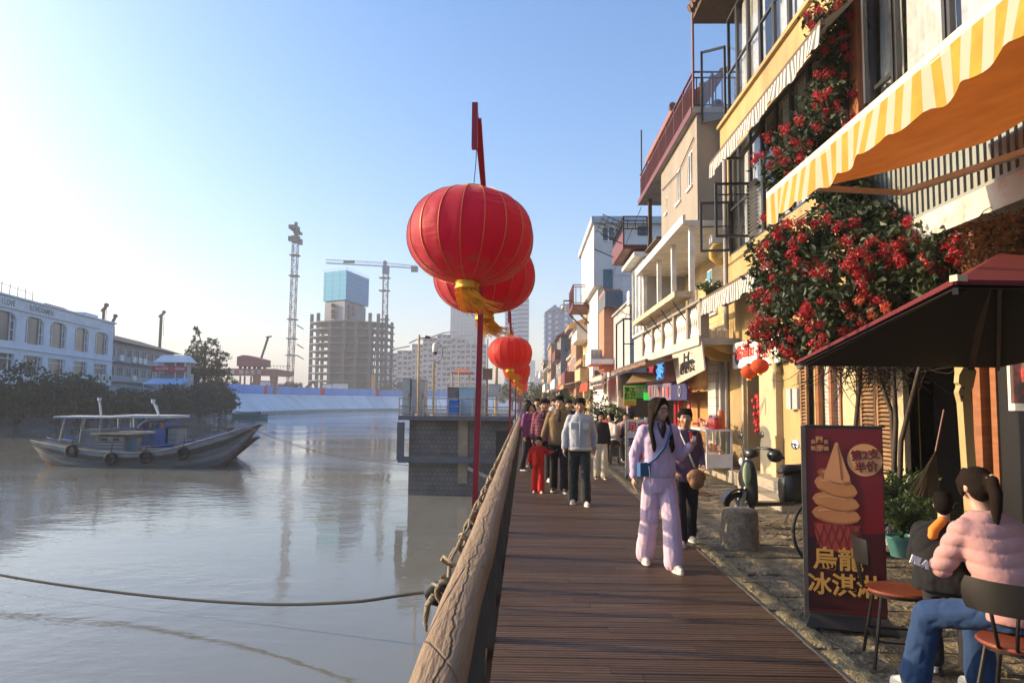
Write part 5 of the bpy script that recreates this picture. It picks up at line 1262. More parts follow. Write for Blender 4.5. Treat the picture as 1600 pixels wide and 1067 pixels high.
def wall_holes(mb, X0, X1, y0, y1, z0, z1, holes):
 """wall box with rectangular holes (ya,yb,za,zb), non overlapping in y"""
 hs = sorted(holes); y = y0
 for (a,b,c,d) in hs:
  if a > y: mb.bx(X0,X1,y,a,z0,z1)
  if c > z0: mb.bx(X0,X1,a,b,z0,c)
  if d < z1: mb.bx(X0,X1,a,b,d,z1)
  y = b
 if y < y1: mb.bx(X0,X1,y,y1,z0,z1)
 return mb
def awning(name, label, Xf, Zf, Xb, Zb, y0, y1, vh, m_top, m_val, scal=0.22, sdep=0.05, group=None, m_bar=None, arms=True, wav=0.03, cat='awning'):
 r_ = thing(name, label, cat, (Xb, (y0+y1)/2, Zb), group)
 n_ = max(4,int((y1-y0)/0.15)); vs = []; fs = []; nx = 6
 for j in range(nx+1):
  for i in range(n_+1):
   t = j/nx; y = y0+(y1-y0)*i/n_; vs.append((Xf+(Xb-Xf)*t, y, Zf+(Zb-Zf)*t-0.05*math.sin(t*math.pi)+0.006*math.sin(y*7)))
 for j in range(nx):
  for i in range(n_): a = j*(n_+1)+i; fs.append((a,a+1,a+n_+2,a+n_+1))
 MB().add(vs,fs).build('canopy', m_top, r_, smooth=True)
 # valance
 st = scal/8; n_ = int((y1-y0)/st); vs = []; fs = []; rows = 5
 for j in range(rows+1):
  for i in range(n_+1):
   y = y0+(y1-y0)*i/n_; u = ((y-y0)/scal) % 1; dep = vh-sdep*(1-math.sin(math.pi*u)); t = j/rows
   x = Xf-0.015-wav*t*(0.6+math.sin(y*4.1)+0.5*math.sin(y*11.3+1)); z = Zf-0.02-dep*t
   vs.append((x,y+0.01*t*math.sin(y*23),z))
 for j in range(rows):
  for i in range(n_): a = j*(n_+1)+i; fs.append((a,a+1,a+n_+2,a+n_+1))
 MB().add(vs,fs).build('valance', m_val, r_, smooth=True)
 MB().bx(Xf-0.014,Xf+0.05,y0,y1,Zf-0.04,Zf+0.035).build('front_bar', m_bar or M_white, r_)
 if arms:
  L_ = y1-y0
  for (ya,s_) in ((y1-0.15,-1),(y0+0.6,1)):
   mb = MB(); e = Vector((Xb-0.08,ya+s_*1.0*min(1,L_/4),Zb-0.38)); k = Vector(((Xf+Xb)/2+0.2,ya-s_*0.05,(Zf+Zb)/2-0.26)); mb.bar(e,k,0.07,0.05); mb.bar(k,(Xf+0.06,ya+s_*0.3,Zf-0.03),0.055,0.045); mb.build('folding_arm', m_bar or M_white, r_)
 return r_
# ------------------------------------------------------------------ building 1 (nearest)
M_orange = mat('orange_column', (0.36,0.12,0.045), 0.8, var=0.2, scale=2, bump=0.2, stain=(0.22,0.09,0.05), stain_amt=0.5)
M_slat = mat('slat_paint', (0.22,0.23,0.20), 0.6, var=0.1, bump=0.04)
M_peel = mat('peeling_beam', (0.48,0.47,0.44), 0.8, var=0.08, bump=0.4, bscale=12, stain=(0.36,0.15,0.07), stain_amt=0.9, stain_scale=3.0)
b1 = thing('corner_house', 'nearest house with curtained upper windows, vertical slats and glazed doors', 'house', (5.5,6,0))
FX = 4.6
mb = MB(); mb.bx(7.2,9,-1,9.75,0,9.5); mb.bx(5.3,7.2,-1,9.75,3.73,9.5); mb.bx(FX+0.06,5.3,-1,9.75,7.9,9.5); mb.build('wall', M_yell, b1)
MB().bx(FX,5.3,-1,9.72,3.46,3.72).build('floor_beam', M_peel, b1)
MB().bx(FX-0.12,FX-0.001,1.0,9.72,3.46,3.73).build('floor_beam_face', M_peel, b1)
MB().bx(FX-0.13,FX-0.01,9.80,10.12,3.8,9.6).build('orange_column', M_orange, b1)
MB().bx(FX-0.03,FX+0.04,1.0,9.7,3.74,3.81).build('slat_rail', M_slat, b1); MB().bx(FX-0.03,FX+0.04,1.0,9.7,4.86,4.93).build('slat_rail', M_slat, b1)
sl0 = MB().bx(-0.012,0.012,-0.032,0.032,0,1.05).build('slat', M_slat, b1, local=True)
locs = []; y = 1.6
while y < 9.66: locs.append(Vector((FX,y,3.81))-b1.location); y += 0.118
pieces('slat', sl0, locs, b1)
MB().bx(FX+0.25,FX+0.3,1,9.7,3.74,4.9).build('inner_board', M_darkin, b1)
# upper windows (curtains behind)
ys_ = [9.70, 9.05, 7.9, 6.75, 5.6, 4.45, 3.3, 2.15]
for i in range(len(ys_)-1):
 xwindow(b1, FX, ys_[i+1]+0.02, ys_[i]-0.02, 4.95, 7.88, 1, (0.28,) if i==0 else (), 0.06, curtain=True, depth=0.5, seed=i)
casement(b1, (FX-0.03,9.62), (-0.45,-0.75), 0.62, 5.35, 7.85, rows=(0.5,))
# ground floor: glazed doors, recess, posts; deep shade put into black panes and recess
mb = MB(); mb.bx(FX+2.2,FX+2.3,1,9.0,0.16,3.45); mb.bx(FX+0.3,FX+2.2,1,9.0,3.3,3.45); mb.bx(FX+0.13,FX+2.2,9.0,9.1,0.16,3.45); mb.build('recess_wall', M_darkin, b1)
M_dwood = mat('door_wood', (0.26,0.10,0.04), 0.5, var=0.25, scale=4, bump=0.15, aniso=(1,1,6))
for (ya,yb) in ((6.55,7.5),(5.55,6.5),(4.55,5.5)):
 mb = MB(); X=FX+0.05
 mb.bx(X,X+0.06,ya,ya+0.09,0.18,2.6); mb.bx(X,X+0.06,yb-0.09,yb,0.18,2.6); mb.bx(X+.002,X+0.058,ya+.09,yb-.09,0.18,0.5); mb.bx(X+.002,X+0.058,ya+.09,yb-.09,2.5,2.6)
 d_ = mb.build('glazed_door', M_dwood, b1); MB().bx(X+0.02,X+0.028,ya+0.09,yb-0.09,0.5,2.5).build('pane', M_black, d_)
 if ya > 6:
  MB().bx(X-0.006,X+0.0,ya+0.28,yb-0.28,1.55,2.15).build('poster', M_curt, d_); MB().bx(X-0.012,X-0.007,ya+0.33,yb-0.33,1.62,2.15).build('poster_picture', mat('poster_dark',(0.08,0.05,0.04),0.5,stain=(0.6,0.05,0.05),stain_amt=0.9,stain_scale=6), d_)
mb = MB(); mb.bx(FX-0.05,FX+0.12,9.0,9.18,0.16,3.44); mb.build('door_post', M_black, b1)
mb = MB(); mb.bx(FX-0.02,FX+0.10,7.55,7.68,0.16,3.44); mb.build('door_post', M_dwood, b1)
# ------------------------------------------------------------------ building 2 (yellow)
b2 = thing('yellow_house', 'yellow rendered house with grey striped awnings and open casement windows', 'house', (5.5,13,0))
Y0,Y1 = 10.15,16.9
mb = MB()
wall_holes(mb, FX, FX+0.3, Y0, Y1, 2.75, 7.35, [(Y0+0.3,Y1-0.25,4.9,7.2)])
mb.bx(FX+0.3,9,Y1-0.25,Y1,0.2,11.0); mb.bx(5.6,9,Y0,Y1-0.26,0.2,11.0)
mb.build('wall', M_yell, b2)
MB().bx(FX-0.1,FX+0.4,Y0,Y1+0.05,7.352,8.06).build('parapet_band', M_yell, b2)
MB().bx(FX-0.17,FX-0.101,Y0,Y1+0.06,7.95,8.03).build('cornice', M_yell, b2)
mb = MB(); wall_holes(mb, FX+0.001, FX+0.301, 9.0, 16.9, 0.2, 2.748, [(14.6,15.45,0.2,2.35),(10.75,11.85,1.0,2.6),(9.25,10.2,0.75,2.45)]); mb.build('ground_wall', M_yell, b2)
def rowwin(z0,z1,seed):
 ys2 = [Y0+0.32,11.1,11.9,12.7,13.5,14.3,15.1,15.9,Y1-0.27]
 for i in range(len(ys2)-1): xwindow(b2, FX+0.02, ys2[i]+0.01, ys2[i+1]-0.01, z0, z1, 1, (0.45,), 0.045, curtain=(i%3!=1), seed=seed+i)
rowwin(4.9,7.2,3); rowwin(8.065,10.45,30)
casement(b2, (FX-0.02,16.55), (-0.9,0.15), 0.62, 5.0, 6.15, rows=(0.5,))
casement(b2, (FX-0.02,15.1), (-0.9,0.05), 0.66, 5.0, 6.15, rows=(0.78,))
casement(b2, (FX-0.02,16.75), (-0.8,0.5), 0.55, 8.15, 9.9, rows=())
jm = MB()
for k in range(14): z = 5.0+k*0.08; jm.box((FX-0.03,14.75,z),(0.08,0.5,0.012),0,0,0.5);
jm.build('jalousie_slats', M_steel, b2, kind='stuff')
# eaves
M_tile = mat('eave_tile', (0.14,0.09,0.07), 0.8, var=0.25, bump=0.3, bscale=10, objvar=0.2)
mb = MB(); mb.bx(FX-0.65,9,Y0-0.2,Y1+0.45,10.75,10.9); mb.build('eave_board', M_brown, b2)
t0 = None; locs = []
for y in [Y0-0.1+0.24*i for i in range(30)]: locs.append(Vector((FX-0.78,y,10.94))-b2.location)
tb_ = MB(); tb_.cyl((0,0,0),(1.6,0,0.75),0.10,0.10,8); pieces('roof_tile', tb_.build('roof_tile', M_tile, b2, local=True, smooth='auto'), locs, b2)
# pilasters and door surrounds
M_pil = mat('pale_pilaster', (0.44,0.36,0.22), 0.8, var=0.1, bump=0.2, bscale=30, stain=(0.42,0.36,0.25), stain_amt=0.5)
for (ya,yb,zt_) in ((13.35,14.45,2.55),(15.5,15.62,2.6),(12.2,12.3,2.6),(10.25,10.68,2.7),(8.98,9.18,2.7)):
 mb = MB(); mb.bx(FX-0.07,FX,ya,yb,0.2,zt_); mb.build('pilaster', M_pil, b2)
 if yb-ya > 0.5:
  mb = MB(); mb.bx(FX-0.12,FX-0.071,ya,ya+0.16,0.2,2.5); mb.bx(FX-0.15,FX-0.121,ya-0.03,ya+0.2,0.2,0.95); mb.bx(FX-0.16,FX-0.121,ya-0.04,ya+0.21,0.95,1.02); mb.bx(FX-0.16,FX-0.121,ya-0.04,ya+0.21,2.38,2.46); mb.build('pilaster_moulding', M_pil, b2)
# carved arch corner above the lanterns
pts = [(FX-0.1,13.3+0.0,2.15),(FX-0.12,13.4,2.35),(FX-0.12,13.62,2.5),(FX-0.12,13.8,2.62)]; MB().path(pts,[0.05,0.06,0.06,0.04],6).build('scroll_bracket', M_pil, b2, smooth=True)
# shutters
def shutter(parent, X, ya, yb, z0, z1, m_, n_=None, open_=0):
 mb = MB(); t = 0.05; mb.bx(X-0.04,X,ya,ya+t,z0,z1); mb.bx(X-0.04,X,yb-t,yb,z0,z1); mb.bx(X-0.039,X-.001,ya+t,yb-t,z0,z0+t); mb.bx(X-0.039,X-.001,ya+t,yb-t,z1-t,z1)
 s_ = mb.build('shutter', m_, parent); n_ = n_ or int((z1-z0-2*t)/0.055)
 base = Vector((X-0.02,(ya+yb)/2,z0+t))-wloc(s_)
 sm = MB().box((0,0,0),(0.045,yb-ya-2*t,0.010),0,0,R(-40)).build('slat', m_, s_, local=True)
 pieces('slat', sm, [base+Vector((0,0,0.03+k*0.055)) for k in range(n_)], s_)
 MB().bx(X+0.02,X+0.03,ya,yb,z0,z1).build('backing', M_darkin, s_)
 return s_
M_shut = mat('shutter_brown', (0.24,0.14,0.07), 0.65, var=0.25, scale=6, bump=0.1, objvar=0.12)
shutter(b2, FX-0.01, 9.27, 9.71, 0.78, 2.43, M_shut); shutter(b2, FX-0.01, 9.74, 10.18, 0.78, 2.43, M_shut)
shutter(b2, FX-0.075, 11.92, 12.2, 0.9, 2.5, M_shut)
wn = xwindow(b2, FX+0.02, 10.77, 11.83, 1.0, 2.6, 2, (), 0.09, m_f=M_dwood, curtain=False)
mb = MB()
for k in range(26): mb.bx(FX+0.10,FX+0.12,10.86,11.74,1.1+k*0.057,1.1+k*0.057+0.05)
mb.build('roller_blind', M_curt, wn, kind='stuff')
MB().bx(FX-0.10,FX+0.02,10.7,11.9,0.92,0.99).build('window_sill', M_dwood, b2)
MB().bx(FX-0.09,FX+0.001,10.70,10.76,1.0,2.6).build('window_jamb', M_dwood, b2)
# door recess (dark) with red decorations inside
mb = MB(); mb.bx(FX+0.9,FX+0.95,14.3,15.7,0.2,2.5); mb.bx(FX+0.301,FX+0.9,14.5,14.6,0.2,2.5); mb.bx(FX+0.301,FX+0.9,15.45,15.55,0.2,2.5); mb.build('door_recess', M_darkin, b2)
# steps to the yellow house
M_step = M_plinth
st = thing('stone_steps','two pale stone steps up to the yellow house behind the scooter','steps',(4.1,12.0,0))
MB().bx(3.85,4.19,11.3,13.6,-0.05,0.12).build('lower_step', M_step, st); MB().bx(4.202,4.6,10.6,14.0,0.165,0.29).build('upper_step', M_step, st)
# curved brackets under the balcony edge
M_yel2 = mat('ochre_paint', (0.55,0.36,0.10), 0.75, var=0.12, bump=0.1)
for i,(y,zc,rr_) in enumerate(((17.3,2.98,0.34),(16.75,2.92,0.42),(16.2,2.98,0.34))):
 pts = [];
 for q in range(9): t = math.pi*(0.0+q/8); pts.append((FX-0.35-rr_*0.9*math.sin(t)*0.6, y, zc+0.0-rr_*0.75*math.sin(t*0.5)+0.15))
 vs = [];
 mb = MB();
 arc = [(FX-0.01-rr_*1.7*math.cos(t), zc-rr_*0.95*math.sin(t)) for t in [math.pi/2*q/8 for q in range(9)]]
 mb.prism(arc+[(FX-0.01,zc)], 1, y-0.07, y+0.07); mb.build('scroll_bracket', M_yel2, b2)
mb = MB()
for k in range(4): mb.cyl((FX-0.55+0.13*k,16.4-0.0,3.0),(FX-0.55+0.13*k,16.4,3.22),0.05,n=8)
mb.build('bracket_rolls', M_white, b2, kind='stuff')
# pipe and small air conditioner
mb = MB(); p = atX(1103,372,4.4)
MB().path([(4.55,17.0,5.2),(4.35,17.0,5.2),(4.3,17.0,5.1),(4.3,17.0,4.95),(4.42,17.0,4.85),(4.55,17.0,4.85)],0.08,10).build('drain_pipe', M_yel2, b2, smooth=True)
MB().bx(4.3,4.55,17.0,17.25,5.3,5.5).build('pipe_box', M_white, b2)
MB().path([(FX-.05,16.82,.3),(FX-.05,16.82,4.0),(FX-.05,16.80,7.3)],.045,8).build('drain_pipe',M_grey,b2,smooth=True)
MB().path([(FX-.03,9.3,2.92),(FX-.04,11,2.86),(FX-.04,13,2.93),(FX-.03,15,2.87),(FX-.03,16.8,2.95)],.012,5).build('cable',M_dark,b2); MB().path([(FX-.03,9.3,4.75),(FX-.04,11.6,4.68),(FX-.04,14,4.74),(FX-.03,16.8,4.7)],.010,5).build('cable',M_dark,b2); MB().path([(bx0_c:=3.97,17.3,7.9),(3.96,19,7.6),(3.97,21.4,7.8)],.012,5).build('cable',M_dark,b2)
for y_ in (12.32,12.62): MB().bx(FX-.12,FX-.001,y_,y_+.22,1.5,1.85).build('meter_box',M_grey,b2)
# awnings
M_awy = clothmat('yellow_white_stripe', (0.58,0.31,0.035), trans=0.35, stripes=(1,0.205,(0.52,0.47,0.36),0.5), scale=5)
M_awo = clothmat('canvas_glow_orange', (0.40,0.12,0.02), trans=0.35, scale=3)  # glow through the striped fabric, put into one orange colour
M_awg = clothmat('grey_white_stripe', (0.16,0.16,0.155), trans=0.25, stripes=(1,0.14,(0.66,0.64,0.60),0.5))
M_awc = clothmat('dark_striped_canvas', (0.10,0.085,0.07), trans=0.15, stripes=(1,0.16,(0.22,0.20,0.16),0.5))
awning('striped_awning','large yellow and white striped awning nearest the camera', 2.4, 3.65, 4.55, 4.20, 1.9, 7.28, 0.31, M_awo, M_awy, scal=0.41, sdep=0.045, wav=0.035, m_bar=mat('cream_bar',(0.66,0.58,0.44),0.5))
awning('striped_awning','upper grey and white striped awning on the yellow house', 3.8, 6.53, 4.58, 7.25, 9.3, 15.1, 0.30, M_awc, M_awg, scal=0.17, sdep=0.03, group='grey striped awnings', m_bar=M_brown)
awning('striped_awning','lower grey and white striped awning half hidden by red flowers', 3.8, 3.80, 4.58, 4.20, 11.3, 16.4, 0.34, M_awc, M_awg, scal=0.17, sdep=0.03, group='grey striped awnings', m_bar=M_brown)
# shop sign, lanterns by the door
p0 = atX(1146,575,4.5);
sg = thing('shop_sign','white shop sign with dark roundel and red swash on the yellow house','sign',(4.5,14.6,2.35))
MB().bx(4.46,4.52,13.05,16.0,2.32,2.86).build('panel', M_white, sg)
M_navy = mat('navy_print',(0.03,0.03,0.12),0.5,var=0,bump=0); M_redp = mat('red_print',(0.55,0.04,0.03),0.5,var=0,bump=0)
MB().cyl((4.455,15.65,2.56),(4.459,15.65,2.56),0.17,n=20).build('roundel', M_navy, sg)
put_text('一盅', 0.32, (4.452,15.65,2.62), (0,-1,0),(0,0,1), M_redp, sg, 0.01); put_text('DESSERT', 0.22, (4.453,14.9,2.6), (0,-1,0),(0,0,1), M_redp, sg, 0.01)
put_text('甜品', 0.40, (4.453,13.9,2.6), (0,-1,0),(0,0,1), M_redp, sg, 0.012)
lpt = [(1187,572,'larger and nearer of the two orange lanterns by the shop door'),(1170,581,'smaller farther orange lantern by the shop door')]
for i,(px,py,lab) in enumerate(lpt):
 Y = 12.6+i*0.9; c = at(px,py,Y); r_ = thing('paper_lantern', lab, 'lantern', (c.x,c.y,c.z), 'orange door lanterns')
 vs=[];fs=[]; rad = 0.155 if i==0 else 0.15
 for j in range(11):
  a = -math.pi/2+math.pi*j/10
  for q in range(24): t = 2*math.pi*q/24; k_ = 1-0.03*(q%2); vs.append((c.x+math.cos(t)*max(0.04,rad*math.cos(a)*k_),c.y+math.sin(t)*max(0.04,rad*math.cos(a)*k_),c.z+rad*0.82*math.sin(a)))
 for j in range(10):
  for q in range(24): fs.append((j*24+q,j*24+(q+1)%24,(j+1)*24+(q+1)%24,(j+1)*24+q))
 MB().add(vs,fs).build('shade', clothmat('orange_paper',(0.62,0.10,0.03),trans=0.4,bump=0), r_, smooth=True)
 MB().cyl((c.x,c.y,c.z+rad*0.8),(c.x,c.y,c.z+rad*0.8+0.03),0.045,n=10).build('cap', M_brown, r_); MB().cyl((c.x,c.y,c.z-rad*0.8-0.03),(c.x,c.y,c.z-rad*0.8),0.04,n=10).build('bottom_cap', M_gold, r_)
 MB().cyl((c.x,c.y,c.z+rad*0.8),(c.x,c.y,c.z+0.45),0.005,n=4).build('cord', M_dark, r_)
br_ = at(1187,572,12.6); bt = thing('lantern_bracket','thin rod holding the two orange door lanterns','bracket',(FX,13,br_.z+0.45)); MB().bar((br_.x-0.02,12.55,br_.z+0.46),(at(1170,581,13.5).x,13.55,br_.z+0.46),0.02).build('rod', M_dark, bt); MB().bar((br_.x-0.02,12.9,br_.z+0.46),(FX-0.12,12.9,br_.z+0.46),0.02).build('arm', M_dark, bt)
# ------------------------------------------------------------------ building 3 (beige with roof terrace)
b3 = thing('beige_house', 'beige house with roof terrace and white columned balcony', 'house', (5.5,20,0))
bx0,by0,by1 = 4.0,17.1,21.7
mb = MB(); wall_holes(mb, bx0, bx0+0.3, by0, by1, 5.86, 8.42, [(17.6,18.15,6.85,7.75),(18.95,19.5,6.85,7.75),(20.8,21.05,7.0,7.5)])
mb.bx(bx0+0.301,9,by0,by0+0.3,5.86,8.42); mb.bx(bx0+0.301,9,by1-0.3,by1,5.86,8.42); mb.build('wall', M_cream, b3)
for (a,b,c,d) in [(17.6,18.15,6.85,7.75),(18.95,19.5,6.85,7.75),(20.8,21.05,7.0,7.5)]:
 xwindow(b3, bx0+0.03, a+.005, b-.005, c+.005, d-.005, 2 if b-a>.4 else 1, (), 0.05, m_f=M_white, curtain=False);
 MB().bx(bx0-0.05,bx0-0.001,a-0.05,b+0.05,c-0.06,c).build('window_sill', M_white, b3)
MB().bx(bx0-0.12,9,by0-0.05,25.4,8.42,8.56).build('terrace_slab', M_conc, b3)
MB().bx(bx0-0.14,bx0-0.121,by0-0.05,25.4,8.40,8.58).build('slab_edge', M_maroon, b3)
MB().bx(bx0-0.35,9,by0-0.0,24.2,5.72,5.85).build('balcony_ceiling', M_white, b3)
MB().bx(bx0-0.42,bx0-0.351,by0-0.3,24.2,5.70,5.90).build('ceiling_edge', M_white, b3)
# terrace railing: posts, rails, balusters
def railing(parent, pts, z0, z1, step, m_, rb=0.012, rp=0.03, name='railing', top=True):
 for (p,q) in zip(pts, pts[1:]):
  p = Vector((p[0],p[1],0)); q = Vector((q[0],q[1],0)); L_ = (q-p).length; n_ = int(L_/step)
  mb = MB(); mb.bar(p+Vector((0,0,z1)),q+Vector((0,0,z1)),rp*1.6,rp); mb.bar(p+Vector((0,0,z0+0.08)),q+Vector((0,0,z0+0.08)),rp,rp); mb.bar(p+Vector((0,0,z1-0.14)),q+Vector((0,0,z1-0.14)),rp,rp)
  r_ = mb.build(name, m_, parent)
  for i in range(n_+1):
   c = p+(q-p)*i/max(1,n_); big = (i % 8 == 0)
   if big: MB().bar(c+Vector((0,0,z0)),c+Vector((0,0,z1)),rp*1.5,rp*1.5).build('baluster_post', m_, r_)
  base = MB().bar((0,0,z0+0.09),(0,0,z1-0.15),rb*2,rb*2).build('baluster', m_, r_, local=True)
  pieces('baluster', base, [p+(q-p)*(i+0.5)/max(1,n_)-wloc(r_) for i in range(n_)], r_)
railing(b3, [(5.6,by0+0.05),(bx0-0.06,by0+0.05),(bx0-0.06,25.3)], 8.56, 9.45, 0.14, M_maroon)
MB().cyl((bx0-0.06,by0+0.05,8.56),(bx0-0.06,by0+0.05,11.4),0.03,n=8).build('flag_pole', M_maroon, b3)
MB().sph((4.6,by0+0.4,8.75),0.17,12,8).build('terrace_pot', M_black, b3, smooth=True)
mb = MB(); mb.bx(4.35,8,20.5,24.6,8.56,9.9); mb.build('penthouse_wall', M_cream, b3)
MB().add([(4.05,20.2,9.75),(4.05,24.9,9.75),(5.6,24.9,10.9),(5.6,20.2,10.9),(4.05,20.2,9.87),(4.05,24.9,9.87),(5.6,24.9,11.02),(5.6,20.2,11.02)],[(0,3,2,1),(4,5,6,7),(0,1,5,4),(1,2,6,5),(2,3,7,6),(3,0,4,7)]).build('penthouse_roof', mat('terracotta',(0.34,0.12,0.07),0.8,var=0.2,bump=0.4,bscale=8), b3)
mb = MB()
for k in range(6): mb.cyl((4.05+0.28*k,20.15,9.86+0.20*k),(4.05+0.28*k,20.32,9.86+0.20*k),0.1,n=8)
mb.build('ridge_tile', M_tile, b3, kind='stuff')
MB().bar((bx0+0.15,24.6,5.9),(bx0+0.15,24.6,8.42),0.12).build('corner_post', M_brown, b3)
MB().cyl((3.95,25.1,8.5),(3.95,25.1,11.0),0.025,n=6).build('aerial', M_dark, b3)
# first floor balcony
bz = 2.98; bX = 3.86
M_ybrick = brick_mat('yellow_brick', (0.50,0.38,0.20), (0.42,0.31,0.16), (0.30,0.24,0.16), 0.42, 0.20)
MB().bx(5.2,9,17.15,24.2,3.0,5.715).build('brick_wall', M_ybrick, b3)
for (a,b) in ((17.8,18.9),(20.0,21.0),(22.3,23.3)):
 w_ = MB().bx(5.12,5.199,a,b,4.0,5.1).build('window', M_white, b3); MB().bx(5.10,5.119,a+.06,b-.06,4.06,5.04).build('pane', M_glass, w_); MB().bx(5.085,5.099,(a+b)/2-.03,(a+b)/2+.03,4.06,5.04).build('frame', M_white, w_)
MB().bx(bX-0.12,9,15.9,24.2,bz-0.14,bz-0.001).build('balcony_slab', M_conc, b3); MB().bx(bX-0.16,bX-0.121,15.85,24.2,bz-0.15,bz+0.05).build('slab_edge', mat('pale_green_edge',(0.42,0.44,0.38),0.8,stain=(0.3,0.28,0.22)), b3)
for y in (17.2,19.3,21.4,24.0): MB().bx(bX-0.05,bX+0.07,y-0.06,y+0.06,bz+0.9,5.715).build('column', M_white, b3)
# balustrade posts and lattice
for y in (16.0,17.3,18.9,20.5,22.1,23.9): MB().bx(bX-0.10,bX+0.08,y-0.10,y+0.10,bz,bz+0.80).build('balustrade_post', M_cream, b3)
MB().bx(bX-0.12,bX+0.1,15.9,24.0,bz+0.80,bz+0.86).build('hand_rail', M_cream, b3)
lat = []
for (ya,yb) in ((16.1,17.2),(17.4,18.8),(19.0,20.4),(20.6,22.0),(22.2,23.8)):
 mb = MB(); n_ = int((yb-ya)/0.16)
 for i in range(n_):
  u0 = ya+(yb-ya)*i/n_; u1 = ya+(yb-ya)*(i+1)/n_; h = bz+0.78
  # vase shaped balusters, two to a cell
  prof = [(0.015,bz),(0.055,bz+0.12),(0.02,bz+0.38),(0.055,bz+0.62),(0.015,h)]
  mb.lathe(prof, (bX,(u0+u1)/2,0), 6)
 b_ = mb.build('lattice_panel', M_white, b3, kind='stuff')
# wooden ledge above the balustrade
MB().bx(3.42,3.84,17.0,23.6,4.02,4.16).build('ledge', mat('ledge_wood',(0.45,0.36,0.25),0.7,var=0.2,bump=0.1), b3)
mb = MB()
for y in (17.6,19.2,20.8,22.4): mb.bar((3.5,y,4.0),(3.84,y,3.5),0.025)
mb.build('ledge_strut', M_dark, b3, kind='stuff')
ca=thing('balcony_air_conditioner','pale blue and white air conditioner on the balcony brick wall','air conditioner',(5.0,19.6,4.6)); MB().bx(4.86,5.199,19.3,19.75,4.35,5.1).build('body',M_white,ca); MB().bx(4.84,4.859,19.33,19.72,4.75,5.06).build('label_panel',mat('ac_blue',(0.1,0.3,0.5),0.5),ca)
# sunroom and iron balcony at the far end
so_ = thing('glazed_sunroom','white framed glazed sunroom corner beyond the white columns','sunroom',(4.5,26,3))
for (ya,yb) in ((24.3,25.2),(25.2,26.1),(26.1,27)):
 xwindow(so_, 3.9, ya, yb, 3.9, 6.35, 1, (), 0.07, m_f=M_white, curtain=True, seed=int(ya))
mb = MB(); mb.bx(3.9,6,24.21,24.28,3.0,6.35); mb.bx(3.95,6,24.3,27,3.0,3.85); mb.build('wall', M_grey, so_)
MB().bx(3.55,6.2,24.2,27.3,6.4,6.55).build('roof', M_white, so_)
ib = thing('iron_balcony','small dark iron balcony with folding drying rack below the roof terrace','balcony',(3.6,25,6.6))
MB().bx(3.2,4.0,24.3,27.4,6.66,6.80).build('floor', M_maroon, ib); MB().bx(3.2,3.25,24.3,27.4,6.80,7.25).build('panel', M_maroon, ib)
railing(ib, [(4.0,24.3),(3.22,24.3),(3.22,27.4)], 7.25, 7.75, 0.22, M_dark)
mb = MB()
for k in range(5): mb.bar((3.2,24.6+k*0.6,7.6),(2.55,24.6+k*0.6,7.9),0.02)
for q in range(4): mb.bar((3.1-0.17*q,24.5,7.66+0.07*q),(3.1-0.17*q,27.2,7.66+0.07*q),0.02)
mb.bar((3.2,24.6,6.9),(2.5,24.6,7.2),0.03); mb.bar((3.2,27,6.9),(2.5,27,7.2),0.03)
mb.build('drying_rack', M_dark, ib)
mb = MB(); mb.bx(bx0-.1,5.4,22.0,24.2,6.5,6.56); mb.bx(4.2,5.4,24.2,26,6.57,6.62); mb.build('brown_strips', M_brown, ib)
# ground floor of beige house
mb = MB(); mb.bx(4.35,4.62,17.05,17.75,0.2,2.83); mb.build('tiled_pier', brick_mat('white_tiles',(0.55,0.53,0.48),(0.50,0.48,0.43),(0.30,0.28,0.25),0.6,0.19), b3)
MB().bx(4.45,4.62,17.76,18.0,0.2,2.83).build('grey_door_jamb', M_grey, b3); MB().bx(4.42,4.6,16.9,17.04,0.2,2.8).build('rough_stone_jamb', M_conc, b3)
MB().bx(4.5,4.56,18.3,21.2,0.2,2.6).build('ochre_panel', mat('ochre_panel',(0.40,0.20,0.06),0.6,var=0.15,bump=0.05), b3)
MB().bx(4.3,4.42,20.9,21.05,0.2,2.6).build('red_post', M_red, b3); MB().bx(5.8,5.9,17.8,26,0.2,2.83).build('recess_wall', M_darkin, b3)
MB().bx(4.28,4.31,21.2,21.5,0.9,1.9).build('red_banner', M_red, b3)
bn = thing('cloth_banner','off-white cloth shop banner with black brush characters under the balcony','banner',(3.9,19,2.9))
a,b,c,d = atX(1050,553,3.75),atX(1096,533,3.75),atX(1101,578,3.75),atX(1058,600,3.75)
MB().add([a,b,c,d]+[v+Vector((0.03,0,0)) for v in (a,b,c,d)],[(0,1,2,3),(4,7,6,5),(0,4,5,1),(1,5,6,2),(2,6,7,3),(3,7,4,0)]).build('cloth', clothmat('banner_cloth',(0.50,0.45,0.38),trans=0.2), bn)
mid = (a+b+c+d)/4; xd = (b-a); zd = (a-d)
put_text('上仁', 0.26, mid+Vector((-0.015,0,0.09)), (0,-1,0.02),(0,0,1), M_black, bn, 0.012, sx=2.2); put_text('闽南茶', 0.26, mid+Vector((-0.015,0,-0.13)), (0,-1,0.02),(0,0,1), M_black, bn, 0.012, sx=2.0)
